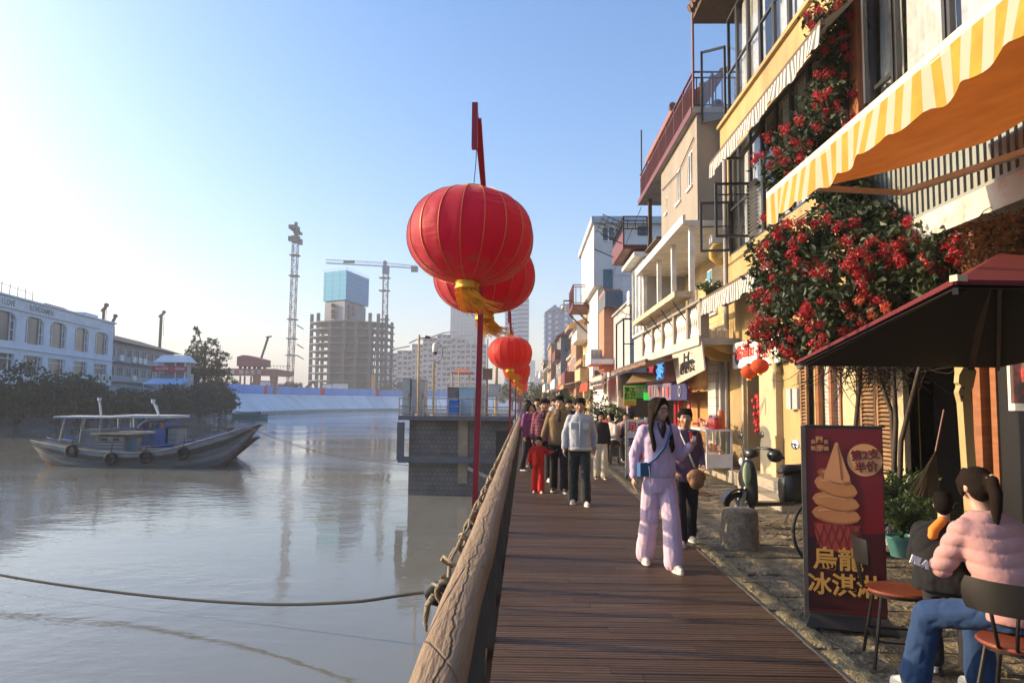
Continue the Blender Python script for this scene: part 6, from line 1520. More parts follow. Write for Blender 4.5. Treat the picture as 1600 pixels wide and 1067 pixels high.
# ------------------------------------------------------------------ further houses
def side_window(parent, Y, x0, x1, z0, z1, m_f=M_white, ncol=2, curt=False):
 mb = MB(); t = 0.05*(Y/25)**0.5
 mb.bx(x0,x1,Y-0.06,Y-0.005,z0,z0+t); mb.bx(x0,x1,Y-0.06,Y-0.005,z1-t,z1)
 for c in range(ncol+1): x = x0+(x1-x0)*c/ncol; mb.bx(x-t/2,x+t/2,Y-0.058,Y-0.007,z0+t,z1-t)
 w_ = mb.build('window', m_f, parent); MB().bx(x0+t/2,x1-t/2,Y-0.03,Y-0.006,z0+t,z1-t).build('pane', M_curt if curt else M_glass, w_); return w_
b4 = thing('white_house','tall off-white house with a cantilevered top bay and blue curtained window','house',(6.5,45,0))
c4 = 40.8; zt4 = 11.5
MB().bx(4.6,10,c4,c4+10,0,zt4).build('wall', M_offw, b4)
MB().bx(3.75,4.599,c4,c4+9,8.0,zt4).build('top_bay', M_offw, b4)
MB().bx(4.0,4.599,c4+0.3,c4+7,4.5,7.85).build('lower_bay', M_offw, b4)
MB().bx(3.6,10.2,c4-0.25,c4+10.2,zt4+0.001,zt4+0.38).build('parapet', mat('parapet_blue',(0.40,0.44,0.50),0.7,stain=(0.3,0.3,0.3)), b4)
side_window(b4, c4, at(941,366,c4).x, at(960,366,c4).x, at(941,378,c4).z, at(941,354,c4).z)
side_window(b4, c4, at(997,360,c4).x, at(1012,360,c4).x, at(1000,368,c4).z, at(1000,354,c4).z, M_dark, 3)
side_window(b4, c4+0.299, at(942,440,c4).x, at(957,440,c4).x, at(950,463,c4).z, at(950,420,c4).z, M_white, 1, curt=False)
curtm = clothmat('blue_curtain',(0.14,0.27,0.34),trans=0.2)
mb = MB(); x0,x1 = at(942,440,c4).x, at(957,440,c4).x; z0,z1 = at(950,462,c4).z, at(950,421,c4).z
for q in range(8): mb.box((x0+(x1-x0)*(q+.5)/8,c4-0.05,(z0+z1)/2),((x1-x0)/8*0.8,0.05,z1-z0),0.3)
mb.build('curtain', curtm, b4, kind='stuff')
for k,z in enumerate((8.6,9.9)): MB().bx(4.61,9.9,c4-0.04,c4-0.005,z,z+0.07).build('string_course', M_offw, b4)
b4b = thing('low_grey_house','low grey walled house with black steel frame and painted leaves','house',(6.5,33,0))
MB().bx(4.5,10,32,39,0,5.9).build('wall', M_grey, b4b); MB().bx(4.4,10,31.9,39.1,5.9,6.0).build('coping', M_conc, b4b)
mb = MB(); X_=3.9
for (x,y) in ((3.9,29.5),(3.9,31.8),(5.4,29.5)): mb.bar((x,y,2.8),(x,y,4.9),0.06)
mb.bar((3.9,29.5,4.9),(3.9,31.8,4.9),0.06); mb.bar((3.9,29.5,4.9),(5.4,29.5,4.9),0.06); mb.bar((3.9,29.5,3.9),(5.4,29.5,3.9),0.04); mb.build('steel_frame', M_dark, b4b)
MB().bx(4.0,9,29.3,31.99,0.2,2.75).build('lower_storey', M_brown, b4b)
mb = MB(); rr = random.Random(5)
p = at(990,493,31.9)
for q in range(9): mb.path([(p.x-0.7+q*0.17,31.98,p.z+rr.uniform(-.2,.1)),(p.x-0.62+q*0.17,31.97,p.z+rr.uniform(0,.25)),(p.x-0.55+q*0.17,31.98,p.z+rr.uniform(-.2,.1))],0.015,4)
mb.build('wall_scribble', M_dark, b4b, kind='stuff')
ac = thing('wall_air_conditioner','white air conditioner on the low grey wall','air conditioner',(at(998,466,31.5).x,31.6,at(998,472,31.5).z)); p = at(998,466,31.5); MB().bx(p.x-.45,p.x+.45,31.2,31.9,p.z-.3,p.z+.3).build('body', M_white, ac); MB().cyl((p.x-.1,31.18,p.z),(p.x-.1,31.2,p.z),.22,n=14).build('fan', M_dark, ac)
M_bw = mat('brown_render',(0.28,0.17,0.11),0.85,var=0.15,bump=0.1); M_oc = mat('ochre_render',(0.48,0.33,0.17),0.85,var=0.15,bump=0.1,stain=(0.3,0.2,0.12)); M_terra = mat('terracotta_render',(0.42,0.18,0.11),0.85,var=0.15,bump=0.1); M_gr2 = mat('dark_grey_render',(0.18,0.17,0.17),0.85,var=0.15,bump=0.1)
def far_house(label, X, y0, y1, z1, m_w, seed, balc=None, roof=None, name='row_house'):
 rr = random.Random(seed); h = thing(name, label, 'house', (X+2.5,(y0+y1)/2,0), 'row of old houses down the street')
 MB().bx(X,X+7,y0,y1,0,z1).build('wall', m_w, h)
 if roof: MB().add([(X-0.4,y0-0.3,z1),(X+7,y0-0.3,z1),(X+7,y1+.3,z1),(X-.4,y1+.3,z1),(X+1.6,y0+.2,z1+1.3),(X+6,y0+.2,z1+1.3),(X+6,y1-.2,z1+1.3),(X+1.6,y1-.2,z1+1.3)],[(0,1,5,4),(1,2,6,5),(2,3,7,6),(3,0,4,7),(4,5,6,7),(0,3,2,1)]).build('roof', roof, h)
 else: MB().bx(X-0.15,X+7.1,y0-0.15,y1+0.15,z1+.001,z1+0.25).build('coping', M_conc, h)
 for z in [3.0+3.0*k for k in range(int((z1-2.5)/3.0)+1)]:
  if z+2 < z1:
   d = rr.uniform(0.5,1.1); w_ = rr.choice((M_conc,M_white,M_maroon))
   b_ = MB().bx(X-d,X-0.001,y0+0.3,y1-0.3,z-0.12,z).build('balcony', w_, h)
   if rr.random() < 0.6:
    mb = MB(); mb.bx(X-d,X-d+0.05,y0+0.3,y1-0.3,z,z+0.9); mb.bx(X-d+.051,X-.001,y0+0.3,y0+.35,z,z+.9); mb.build('parapet', rr.choice((w_,m_w)), b_)
   else:
    mb = MB()
    for q in range(12): y = y0+.3+(y1-y0-.6)*q/11; mb.bx(X-d,X-d+.03,y-.015,y+.015,z,z+.9)
    for q in range(5): x = X-d+d*q/4; mb.bx(x-.015,x+.015,y0+.3,y0+.33,z,z+.9)
    mb.bx(X-d-.01,X-d+.04,y0+.3,y1-.3,z+.9,z+.95); mb.bx(X-d+.041,X,y0+.29,y0+.34,z+.9,z+.95); mb.build('railing', M_dark, b_, kind='stuff')
  mb = None
  if z+1.8 < z1:
   side_window(h, y0, X+0.5, X+1.7, z+0.7, z+1.9, rr.choice((M_white,M_dark)))
  for q in range(2):
   y = y0+(y1-y0)*(0.28+0.44*q); o = MB().bx(X-0.03,X-0.001,y-.6,y+.6,z+.5,min(z1-.1,z+2.2)).build('window', M_white, h); MB().bx(X-.04,X-.031,y-.52,y+.52,z+.6,min(z1-.2,z+2.1)).build('pane', M_glass, o)
 return h
h5 = far_house('narrow brown house with a railed timber balcony, next after the white house', 4.4, 51, 57, 8.2, M_oc, 3)
# its railed balcony box
bb = thing('timber_balcony','dark railed timber balcony jutting out high on the brown house','balcony',(3.4,47,8.2))
MB().bx(2.95,4.6,46.5,50.9,7.55,7.72).build('floor', M_maroon, bb); railing(bb, [(4.6,46.5),(2.98,46.5),(2.98,50.9)], 7.72, 8.95, 0.3, M_maroon, rb=0.02, rp=0.05)
mb = MB(); mb.bar((3.0,46.6,7.5),(4.6,46.6,5.9),0.1); mb.bar((3.0,50.6,7.5),(4.6,50.6,5.9),0.1); mb.build('strut', M_brown, bb)
far_house('ochre house with balconies just beyond the white house', 3.9, 57.3, 64, 7.0, M_bw, 5)
far_house('terracotta coloured house in the middle of the distant row', 4.2, 66, 74, 5.6, M_terra, 6)
far_house('grey house with red tiled roof in the distant row', 3.6, 76, 85, 8.3, M_gr2, 8, roof=M_rroof)
far_house('cream house with railed balconies in the distant row', 4.0, 87, 97, 6.4, M_cream, 9)
far_house('dark brown house near the end of the distant row', 3.4, 99, 112, 9.2, M_bw, 10)
far_house('pale house near the far end of the row', 3.8, 115, 128, 7.2, M_offw, 12)
far_house('farthest ochre house of the row beside the trees', 3.2, 131, 146, 8.6, M_oc, 14)
# in front: small storeys between white house and street (Y 34-50)
h = thing('terracotta_annex','small terracotta annex with potted balcony in front of the white house','annex',(4.7,38,0))
p = at(951,525,38); MB().bx(4.02,4.9,38,40.7,3.2,7.4).build('wall', M_terra, h); MB().bx(3.3,4.9,37.6,40.7,3.5,3.75).build('balcony', M_offw, h); MB().bx(3.3,3.35,37.6,40.7,3.75,4.2).build('parapet', M_offw, h); MB().bx(4.0,4.9,37.3,40.7,6.4,7.2).build('dark_hood', M_slate, h)
h = thing('white_kiosk','white boxed balcony with small dark window above the red awning','kiosk',(3.6,42,0))
a = at(926,590,42); b = at(944,572,42); MB().bx(a.x,b.x,42,44,2.3,b.z).build('wall', M_offw, h); MB().bx(a.x+.12,a.x+.45,41.95,41.99,b.z-.65,b.z-.25).build('window', M_glass, h)
railing(h, [(b.x+.01,42.05),(b.x+1.6,42.05)], 2.6, 3.6, 0.14, M_offw, rb=0.025, rp=0.06)
# blue sign
bs = thing('blue_sign','light blue double sign with yellow columns of text','sign',(4,39,4)); a = at(924,569,39); b = at(942,546,39)
MB().bx(a.x,b.x,39,39.1,a.z,b.z).build('panel', mat('sign_blue',(0.22,0.46,0.75),0.6,var=0.05,bump=0), bs)
for (u,t) in ((0.28,'百年老店'),(0.72,'闽南小吃')):
 for k,ch in enumerate(t): put_text(ch, 0.17, (a.x+(b.x-a.x)*u,38.99,b.z-0.12-k*0.17), (1,0,0),(0,0,1), mat('sign_yellow',(0.65,0.55,0.15),0.6,var=0,bump=0), bs, 0.01)
# small awnings and shop fronts down the street
M_tanc = clothmat('tan_canvas',(0.45,0.29,0.15),trans=0.3); M_redc = clothmat('red_canvas',(0.60,0.07,0.03),trans=0.35); M_dkc = clothmat('dark_canvas',(0.025,0.022,0.025),trans=0.08); M_whc = clothmat('white_canvas',(0.60,0.56,0.48),trans=0.3); M_brc = clothmat('brown_canvas',(0.20,0.12,0.08),trans=0.2)
for (lab,Xf,Zf,Xb,Zb,y0,y1,vh,m1,m2) in [
 ('long brown canvas awning under the beige house balcony',2.95,2.62,4.5,2.85,18.2,25.2,0.10,M_brc,M_brc),
 ('broad dark canvas awning over the tables',2.75,2.35,4.5,3.1,25.8,31.5,0.10,M_dkc,M_dkc),
 ('pale canvas awning strip behind the dark one',3.25,2.75,4.4,3.1,31.6,36.5,0.42,M_whc,M_whc),
 ('orange red canvas awning strip down the street',3.1,2.55,4.4,2.9,36.8,41.8,0.42,M_redc,M_redc),
 ('tan canvas awning raised above the street',3.3,4.15,4.6,4.7,44,50,0.3,M_tanc,M_tanc),
 ('upper tan awning on the ochre house',3.0,7.0,4.4,7.5,51.2,56.5,0.25,M_tanc,M_tanc),
 ('small cream awning far down the street',2.6,2.75,4.2,3.2,50.5,56,0.3,M_whc,M_tanc),
 ('small orange awning at the distant shops',2.8,2.9,4.2,3.3,60,66,0.3,M_tanc,M_redc),
 ('small dark awning at the distant shops',2.6,2.7,4.0,3.2,70,78,0.3,M_dkc,M_dkc),
 ('distant cream awning near the trees',2.6,2.9,3.8,3.3,82,90,0.3,M_whc,M_whc)]:
 awning('canvas_awning', lab, Xf, Zf, Xb, Zb, y0, y1, vh, m1, m2, scal=0.5, sdep=0.02, group='canvas awnings down the street', arms=False, m_bar=M_brown)
# hanging tan fabric panels / shutters
tp = thing('tan_blind','tall tan roll blind hanging beside the tan awning','blind',(3.8,43.8,3)); a = at(908,608,43.5); b = at(917,575,43.5); MB().bx(a.x,b.x,43.5,43.56,a.z,b.z).build('fabric', M_tanc, tp); MB().bx(a.x-.03,b.x+.03,43.45,43.6,b.z,b.z+.08).build('roller', M_brown, tp)
# street camera on an arm high left of the timber balcony
cm = thing('street_camera','dome camera on a bent arm high beside the blue tower','camera',(2.95,47,8)); a = at(892,470,46.5); b = at(881,470,46.5); c = at(881,478,46.5)
MB().path([(2.98,46.5,a.z),b,c],0.05,6).build('arm', M_dark, cm); MB().sph(c-Vector((0,0,0.12)),0.2,10,7).build('dome', M_steel, cm, smooth=True)
# overhead wires
for i,(p,q,lab) in enumerate([((4.0,24.0,4.6),(3.9,33,5.9),'loose wire between the sunroom and the low grey house'),((3.95,25.2,8.3),(3.8,40,7.0),'high wire between the roof terrace and the white house')]):
 P_ = Vector(p); Q_ = Vector(q); rope('overhead_wire', lab, [P_, (P_+Q_)/2-Vector((0,0,0.3)), Q_], 0.012, M_dark, 'overhead wires', 'wire')
# ================================================================== FLOWERING CREEPER
M_pet = leafmat('red_petal', (0.30,0.008,0.020), (0.55,0.028,0.035))
M_pet2 = leafmat('coral_petal', (0.60,0.10,0.05), (0.75,0.22,0.12))
M_cleaf = leafmat('creeper_leaf', (0.016,0.030,0.012), (0.055,0.08,0.030))
bg_ = thing('flowering_creeper', 'big creeper with clusters of red flowers climbing over the yellow house corner', 'climbing plant', (4.6,9.8,0.2))
rr = random.Random(21)
# masses as (px,py,Y, rx(px), ry(px), depth m)
cm_ = [(1262,385,9.6,62,46,0.5),(1215,455,9.9,48,45,0.45),(1285,465,9.2,72,62,0.55),(1350,420,8.9,66,62,0.5),(1420,380,8.6,62,36,0.4),(1400,455,8.6,60,50,0.4),(1450,405,8.3,48,40,0.35),(1212,520,9.9,38,32,0.35),(1300,520,9.2,55,38,0.45),(1248,540,9.6,36,22,0.3),(1375,500,8.8,52,28,0.35),(1340,345,9.2,70,30,0.3),
  (1308,60,10.2,34,62,0.3),(1298,150,10.2,44,56,0.35),(1272,215,10.0,62,46,0.35),(1235,260,9.9,48,36,0.35),(1285,290,9.8,60,44,0.35),(1320,300,9.6,40,50,0.3),(1375,345,9.3,60,34,0.3),(1440,360,8.9,50,30,0.3),(1490,400,8.0,42,34,0.3),(1470,450,8.1,46,36,0.3),(1150+60,400,9.9,40,50,0.35),(1225,305,10.0,26,24,0.3),(1325,230,9.9,30,60,0.3),(1290,20,10.3,36,22,0.25)]
blobs = []
for (px,py,Y,rx,ry,dp) in cm_:
 c = at(px,py,Y); c.x = min(c.x, 4.45); blobs.append((c.x,c.y,c.z,rx/FPX*Y,dp,ry/FPX*Y))
mb = MB()
def leaf(mb, p, a, u, s_):
 w_ = s_*0.3; v = a.cross(u).normalized()
 mb.add([p, p+u*s_*0.4+v*w_+a*s_*0.06, p+u*s_*1.0-a*s_*0.12, p+u*s_*0.4-v*w_+a*s_*0.06], [(0,1,2),(0,2,3)])
for b in blobs:
 k = int(760*max(0.5,(b[3]*b[5])/0.12)); ncl = k//14
 for c in range(ncl):
  d = Vector((rr.gauss(0,1),rr.gauss(0,1),rr.gauss(0,1))).normalized(); t = rr.random()**0.45
  cc = Vector((b[0]+d.x*b[3]*t, b[1]+d.y*b[4]*t, b[2]+d.z*b[5]*t))
  stem = Vector((rr.uniform(-1,.6),rr.uniform(-1,.3),rr.uniform(-1,.5))).normalized()
  for q in range(14):
   p = cc+stem*(q/14*0.28-0.12)+Vector((rr.gauss(0,.035),rr.gauss(0,.035),rr.gauss(0,.035)))
   u = (Vector((rr.uniform(-1,1),rr.uniform(-1,.4),rr.uniform(-1.2,.4)))).normalized(); a = u.orthogonal().normalized(); a = Matrix.Rotation(rr.uniform(0,6.28),3,u) @ a
   leaf(mb, p, a, u, rr.uniform(0.055,0.12))
mb.build('foliage', M_cleaf, bg_, fix=False, kind='stuff')
# separate big leaves
lm = MB(); lm.add([(0,0,0),(0.028,0.04,0.006),(0.03,0.08,0.003),(0,0.135,-0.02),(-0.03,0.08,0.003),(-0.028,0.04,0.006),(0,0.06,-0.006)],[(0,1,6),(1,2,6),(2,3,6),(3,4,6),(4,5,6),(5,0,6)])
lo = lm.build('leaf', M_cleaf, bg_, local=True, fix=False)
locs=[];rots=[];scs=[]
for k in range(230):
 b = rr.choice(blobs[:12]); d = Vector((rr.uniform(-1,.2),-abs(rr.gauss(0,1)),rr.gauss(0,.8))).normalized()
 locs.append(Vector((b[0]+d.x*b[3]*1.02,b[1]+d.y*b[4]*1.1,b[2]+d.z*b[5]*1.02))-bg_.location); rots.append((rr.uniform(-.9,.9)-0.9,rr.uniform(-1,1),rr.uniform(0,6.28))); s_=rr.uniform(.7,1.25); scs.append((s_,s_,s_))
pieces('leaf', lo, locs, bg_, rots, scs)
# flower clusters
protos = []
for v in range(5):
 mb = MB(); r2 = random.Random(100+v)
 for q in range(46):
  c = Vector((r2.gauss(0,.42),r2.gauss(0,.42),r2.gauss(0,.3)))*0.10
  n_ = c.normalized() if c.length>0 else Vector((0,0,1))
  for w_ in range(4):
   u = (Matrix.Rotation(w_*1.57+r2.random(),3,n_) @ n_.orthogonal().normalized()); s_ = r2.uniform(.016,.028); v_ = n_.cross(u)
   mb.add([c, c+u*s_*0.6+v_*s_*0.35+n_*s_*.3, c+u*s_*1.1+n_*s_*.5, c+u*s_*0.6-v_*s_*0.35+n_*s_*.3],[(0,1,2),(0,2,3)])
 protos.append(mb.build('flower_cluster', M_pet2 if v==4 else M_pet, bg_, local=True, fix=False))
fl = [(1180,245),(1200,215),(1215,235),(1228,200),(1240,222),(1225,255),(1250,250),(1262,228),(1275,200),(1290,175),(1250,190),(1300,210),(1240,275),(1265,285),(1205,262),(1280,262),(1310,250),(1320,200),(1335,185),(1260,20),(1285,15),(1270,40),(1295,30),(1310,8),(1325,25),(1300,60),(1320,55),(1328,85),(1290,80),(1278,115),(1300,110),(1320,120),(1330,145),(1285,150),(1295,140),(1275,165),(1310,165),
  (1195,340),(1215,360),(1200,385),(1225,375),(1240,380),(1255,370),(1235,395),(1212,372),(1228,352),(1250,348),(1270,352),(1290,340),(1310,352),(1330,350),(1345,362),(1320,375),(1305,362),(1190,400),(1205,430),(1188,450),(1200,470),(1180,462),(1215,450),(1235,425),(1260,418),(1275,412),(1290,418),(1272,428),(1240,440),(1225,480),(1240,460),(1175,480),(1186,500),(1205,505),(1222,520),(1195,525),(1175,510),(1170,540),(1185,548),(1208,540),(1225,545),(1240,555),(1232,530),(1250,500),(1265,490),(1280,505),(1262,512),(1258,485),(1300,400),(1330,400),(1345,392),(1360,405),(1340,415),(1325,412),(1352,378),(1368,372),(1380,385),(1398,392),(1410,380),(1425,372),(1440,368),(1455,372),(1415,352),(1430,345),(1448,358),(1465,365),(1372,340),(1385,335),(1395,345),(1362,430),(1348,440),(1338,428),(1375,398),(1390,405),(1405,402),(1388,420),(1412,410),(1345,470),(1360,478),(1372,468),(1382,480),(1320,480),(1332,490),(1352,460),(1465,395),(1480,385),(1485,400),(1495,378),(1450,410),(1470,425),(1460,412),(1442,400),(1492,412),(1355,520),(1365,490),(1320,520),(1330,515),(1345,505),(1275,540),(1262,548),(1284,470),(1245,408),(1200,415),(1230,405)]
fo = [[] for _ in protos]
for i,(px,py) in enumerate(fl):
 for rep in range(2 if i%3==0 else 1):
  x = px+rr.gauss(0,7 if rep else 2); y = py+rr.gauss(0,7 if rep else 2)
  Yb = 9.3
  best = min(cm_, key=lambda c: ((x-c[0])/c[3])**2+((y-c[1])/c[4])**2)
  Y = best[2]-best[5]*0.95+rr.uniform(-.12,.05); c = at(x,y,Y); c.x = min(c.x,4.5)
  v = rr.choice((0,1,2,3)) if not (1290<px<1400 and 460<py<520) else rr.choice((4,0))
  s_ = rr.uniform(.6,.95); fo[v].append((c-bg_.location,(rr.uniform(0,6),rr.uniform(0,6),rr.uniform(0,6)),(s_,s_,s_)))
for v,L_ in enumerate(fo):
 if L_: pieces('flower_cluster', protos[v], [a[0] for a in L_], bg_, [a[1] for a in L_], [a[2] for a in L_])
# woody stems and hanging twigs
mb = MB()
for (a,b,c) in (((4.35,9.9,0.2),(4.4,9.8,2.0),(4.2,9.6,3.4)),((4.4,9.9,3.0),(4.45,10.1,5.5),(4.4,10.1,8.5)),((4.3,8.8,0.3),(4.25,8.6,1.4),(4.35,8.7,3.0)),((4.3,8.4,0.3),(4.1,8.2,1.2),(4.3,8.1,2.9)),((4.25,8.6,0.3),(4.35,8.9,1.5),(4.2,9.0,2.8))):
 mb.path([a,tuple((Vector(a)+Vector(b))/2+Vector((rr.uniform(-.1,.1),rr.uniform(-.15,.15),0))),b,tuple((Vector(c)+Vector(b))/2+Vector((rr.uniform(-.15,.15),rr.uniform(-.15,.15),0))),c],[.035,.03,.028,.022,.015],6)
mb.build('stem', M_bark, bg_, kind='stuff', smooth=True)
mb = MB()
for q in range(150):
 px = rr.uniform(1275,1470); Y = rr.uniform(8.3,9.6); p = at(px,rr.uniform(540,570),Y); p.x=min(p.x,4.45); pts=[p]; d = Vector((rr.uniform(-.5,.5),rr.uniform(-.3,.3),-1))
 for k in range(rr.randint(3,6)): d += Vector((rr.uniform(-.7,.7),rr.uniform(-.3,.3),rr.uniform(-.1,.5))); d.normalize(); pts.append(pts[-1]+d*0.13)
 mb.path(pts,[0.008-0.001*i for i in range(len(pts))],3)
mb.build('hanging_twigs', M_bark, bg_, kind='stuff')
dr = thing('dry_creeper','dry brown creeper hanging under the peeling beam above the parasol','climbing plant',(4.5,7.0,2.6)); mb = MB()
for q in range(1500):
 px = rr.uniform(1500,1610); py = rr.uniform(330,425)+ (1600-px)*0.25; p = at(px,py,rr.uniform(6.2,7.0)); p.x = min(p.x,4.5); u = Vector((rr.uniform(-1,1),rr.uniform(-1,1),rr.uniform(-1,1))).normalized(); leaf(mb,p,u.orthogonal().normalized(),u,rr.uniform(.02,.05))
mb.build('dry_leaves', leafmat('dry_leaf',(0.10,0.04,0.015),(0.25,0.12,0.04)), dr, fix=False, kind='stuff')
mb = MB()
for q in range(60):
 p = at(rr.uniform(1500,1610),rr.uniform(340,440),rr.uniform(6.2,7)); p.x=min(p.x,4.5); pts=[p]
 for k in range(4): pts.append(pts[-1]+Vector((rr.uniform(-.12,.12),rr.uniform(-.1,.1),rr.uniform(-.12,.08))))
 mb.path(pts,0.005,3)
mb.build('twigs', M_bark, dr, kind='stuff')
# ================================================================== PARASOL
M_crim = clothmat('crimson_canvas', (0.11,0.004,0.009), trans=0.05, bump=0.05); M_bcan = clothmat('black_lining', (0.006,0.006,0.007), trans=0.0, bump=0.05, sheen=0.0)
pr = thing('cantilever_parasol','large crimson parasol with black lining and tan crank post over the cafe seats','parasol',(3.75,6.1,0))
A = at(1246,566,7.0); B = at(1492,441,4.0); C = Vector((4.42,7.0,A.z)); D = Vector((4.6,4.0,B.z-0.02)); Pk = at(1562,396,5.5);
E = Vector((4.9,2.9,B.z))
def panel(ps, m_, name, off=0):
 vs = [p+Vector((0,0,off)) for p in ps]+[p+Vector((0,0,off-0.004)) for p in ps]; k = len(ps)
 return MB().add(vs,[tuple(range(k)),tuple(range(k,2*k))[::-1]]+[(i,(i+1)%k,k+(i+1)%k,k+i) for i in range(k)]).build(name, m_, pr)
for (p,q) in ((A,B),(B,D),(D,C),(C,A)): panel([p,q,Pk], M_crim, 'canopy_panel');
for (p,q) in ((A,B),(B,D),(D,C),(C,A)): panel([p,q,Pk], M_bcan, 'lining', -0.03)
mb = MB()
for (p,q) in ((A,B),(B,D),(D,C),(C,A)): mb.bar(p,q,0.022,0.026)
mb.build('edge_trim', M_crim, pr)
mb = MB()
for p in (A,B,C,D): mb.bar(p-Vector((0,0,0.05)),Pk-Vector((0,0,0.08)),0.03,0.035)
mb.build('rib', M_dark, pr)
MB().box(tuple(B+Vector((0.02,0,0.02))),(0.07,0.05,0.035),0.3).build('corner_cap', mat('cap_cream',(0.5,0.42,0.28),0.5), pr)
M_tanm = mat('tan_metal', (0.42,0.32,0.15), 0.5, metal=0.2, var=0.1, bump=0.05)
p0 = at(1519,745,7.15); p1 = at(1503,575,7.15);
MB().bar((p0.x,7.15,0.1),(p1.x-0.01,7.15,2.2),0.10,0.085).build('crank_post', M_tanm, pr)
s = lambda px,py: at(px,py,7.06)
prof = [s(1494,586),s(1500,575),s(1514,569),s(1521,580),s(1516,605),s(1508,622),s(1497,628),s(1493,612),s(1497,602),s(1493,598)]
MB().prism([(p.x,p.z) for p in prof],1,7.01,7.09).build('crank_housing', M_tanm, pr)
MB().bar(s(1516,578),Pk+Vector((0.1,0.3,-0.15)),0.05,0.05).build('boom', M_dark, pr)  # dark colour stands for the shadow under the canopy
for px,py in ((1508,577),(1499,606),(1497,620)): p = s(px,py); MB().cyl((p.x,6.99,p.z),(p.x,7.01,p.z),0.012,n=8).build('bolt', M_dark, pr)
MB().bx(p0.x-.35,p0.x+.35,6.9,7.4,-0.02,0.08).build('base_weight', M_conc, pr)
# ================================================================== ICE CREAM POSTER BOARD
pb = thing('poster_board','tall dark red poster board showing a big soft ice cream cone','poster board',(2.37,5.55,0))
a = atZ(1258,983,0.0); b = atZ(1388,990,0.0)
pl0 = Vector((2.12,5.72,0)); pl1 = Vector((2.66,5.52,0));
q0 = at(1262,960,5.66); q1 = at(1388,983,5.50); t0_ = at(1258,666,5.66); t1_ = at(1386,669,5.50)
X_ = (Vector((q1.x,q1.y,0))-Vector((q0.x,q0.y,0))); Wp = X_.length; X_.normalize(); Nn = Vector((X_.y,-X_.x,0)); zb0 = 0.07; zt0 = t0_.z
O_ = Vector((q0.x,q0.y,0))
def PB(u,z,d=0): p = O_+X_*u+Nn*d; return Vector((p.x,p.y,z))
def pbx(u0,u1,z0,z1,d0,d1,m_,name,par=None):
 vs = [PB(u0,z0,d0),PB(u1,z0,d0),PB(u1,z0,d1),PB(u0,z0,d1),PB(u0,z1,d0),PB(u1,z1,d0),PB(u1,z1,d1),PB(u0,z1,d1)]
 return MB().add(vs,[(0,3,2,1),(4,5,6,7),(0,1,5,4),(1,2,6,5),(2,3,7,6),(3,0,4,7)]).build(name,m_,par or pb)
M_prt = mat('poster_red',(0.13,0.006,0.009),0.35,var=0.05,bump=0); M_prd = mat('poster_dark_red',(0.045,0.006,0.008),0.35,var=0.3,scale=5,bump=0)
pbx(0,Wp,zb0,zt0,-0.05,0,M_dark,'panel'); face = pbx(0.012,Wp-0.006,zb0+0.01,zt0-0.012,0.0005,0.003,M_prt,'printed_sheet')
pbx(-0.02,0.011,zb0-0.05,zt0+0.005,-0.055,0.012,mat('board_edge_metal',(0.10,0.09,0.08),0.45,metal=0.4),'side_frame')
pbx(0.0,Wp+0.02,zt0-0.0,zt0+0.012,-0.055,0.006,M_dark,'top_frame')
MB().add([PB(-0.02,0.0,0.16),PB(Wp+0.05,0.0,0.16),PB(Wp+0.05,0.0,-0.16),PB(-0.02,0.0,-0.16),PB(0.02,0.06,0.03),PB(Wp,0.06,0.03),PB(Wp,0.06,-0.07),PB(0.02,0.06,-0.07)],[(0,3,2,1),(4,5,6,7),(0,1,5,4),(1,2,6,5),(2,3,7,6),(3,0,4,7)]).build('base', M_dark, pb)
H_ = zt0-zb0
def uv(u,v,d=0.004): return PB(u*Wp, zt0-v*H_, d)    # u right 0..1, v down 0..1 of the board
def poly(pts, m_, name, d=0.004, par=None):
 return MB().add([uv(p[0],p[1],d) for p in pts]+[uv(p[0],p[1],d+0.001) for p in pts],[tuple(range(len(pts))),tuple(range(len(pts),2*len(pts)))]+[(i,(i+1)%len(pts),len(pts)+(i+1)%len(pts),len(pts)+i) for i in range(len(pts))]).build(name,m_,par or face)
Mi = [mat('print_ice_a',(0.40,0.16,0.055),0.5,var=0.10,scale=5,bump=0),mat('print_ice_b',(0.25,0.085,0.03),0.5,var=0.12,scale=5,bump=0),mat('print_ice_c',(0.50,0.22,0.09),0.5,var=0.08,bump=0),mat('print_cone',(0.26,0.03,0.018),0.5,var=0.2,scale=9,bump=0),mat('print_cone_line',(0.13,0.013,0.010),0.5,var=0.1,bump=0),mat('print_gold',(0.45,0.24,0.05),0.5,var=0.1,bump=0),mat('print_pale',(0.55,0.27,0.11),0.5,var=0.05,bump=0)]
poly([(0.02,0.60),(0.98,0.56),(0.98,0.98),(0.02,0.98)], M_prd,'dark_area',0.0035)
# cone
poly([(0.10,0.525),(0.69,0.53),(0.66,0.60),(0.60,0.665),(0.46,0.68),(0.32,0.67),(0.18,0.655),(0.13,0.60)], Mi[3],'cone',0.0045)
for k in range(6):
 u = 0.10+0.11*k; poly([(u,0.53),(u+0.012,0.53),(u+0.13,0.66),(u+0.11,0.66)],Mi[4],'cone_line',0.0058)
for k in range(6):
 u = 0.24+0.09*k; poly([(u,0.53),(u+0.012,0.53),(u-0.09,0.64),(u-0.105,0.64)],Mi[4],'cone_line',0.0058)
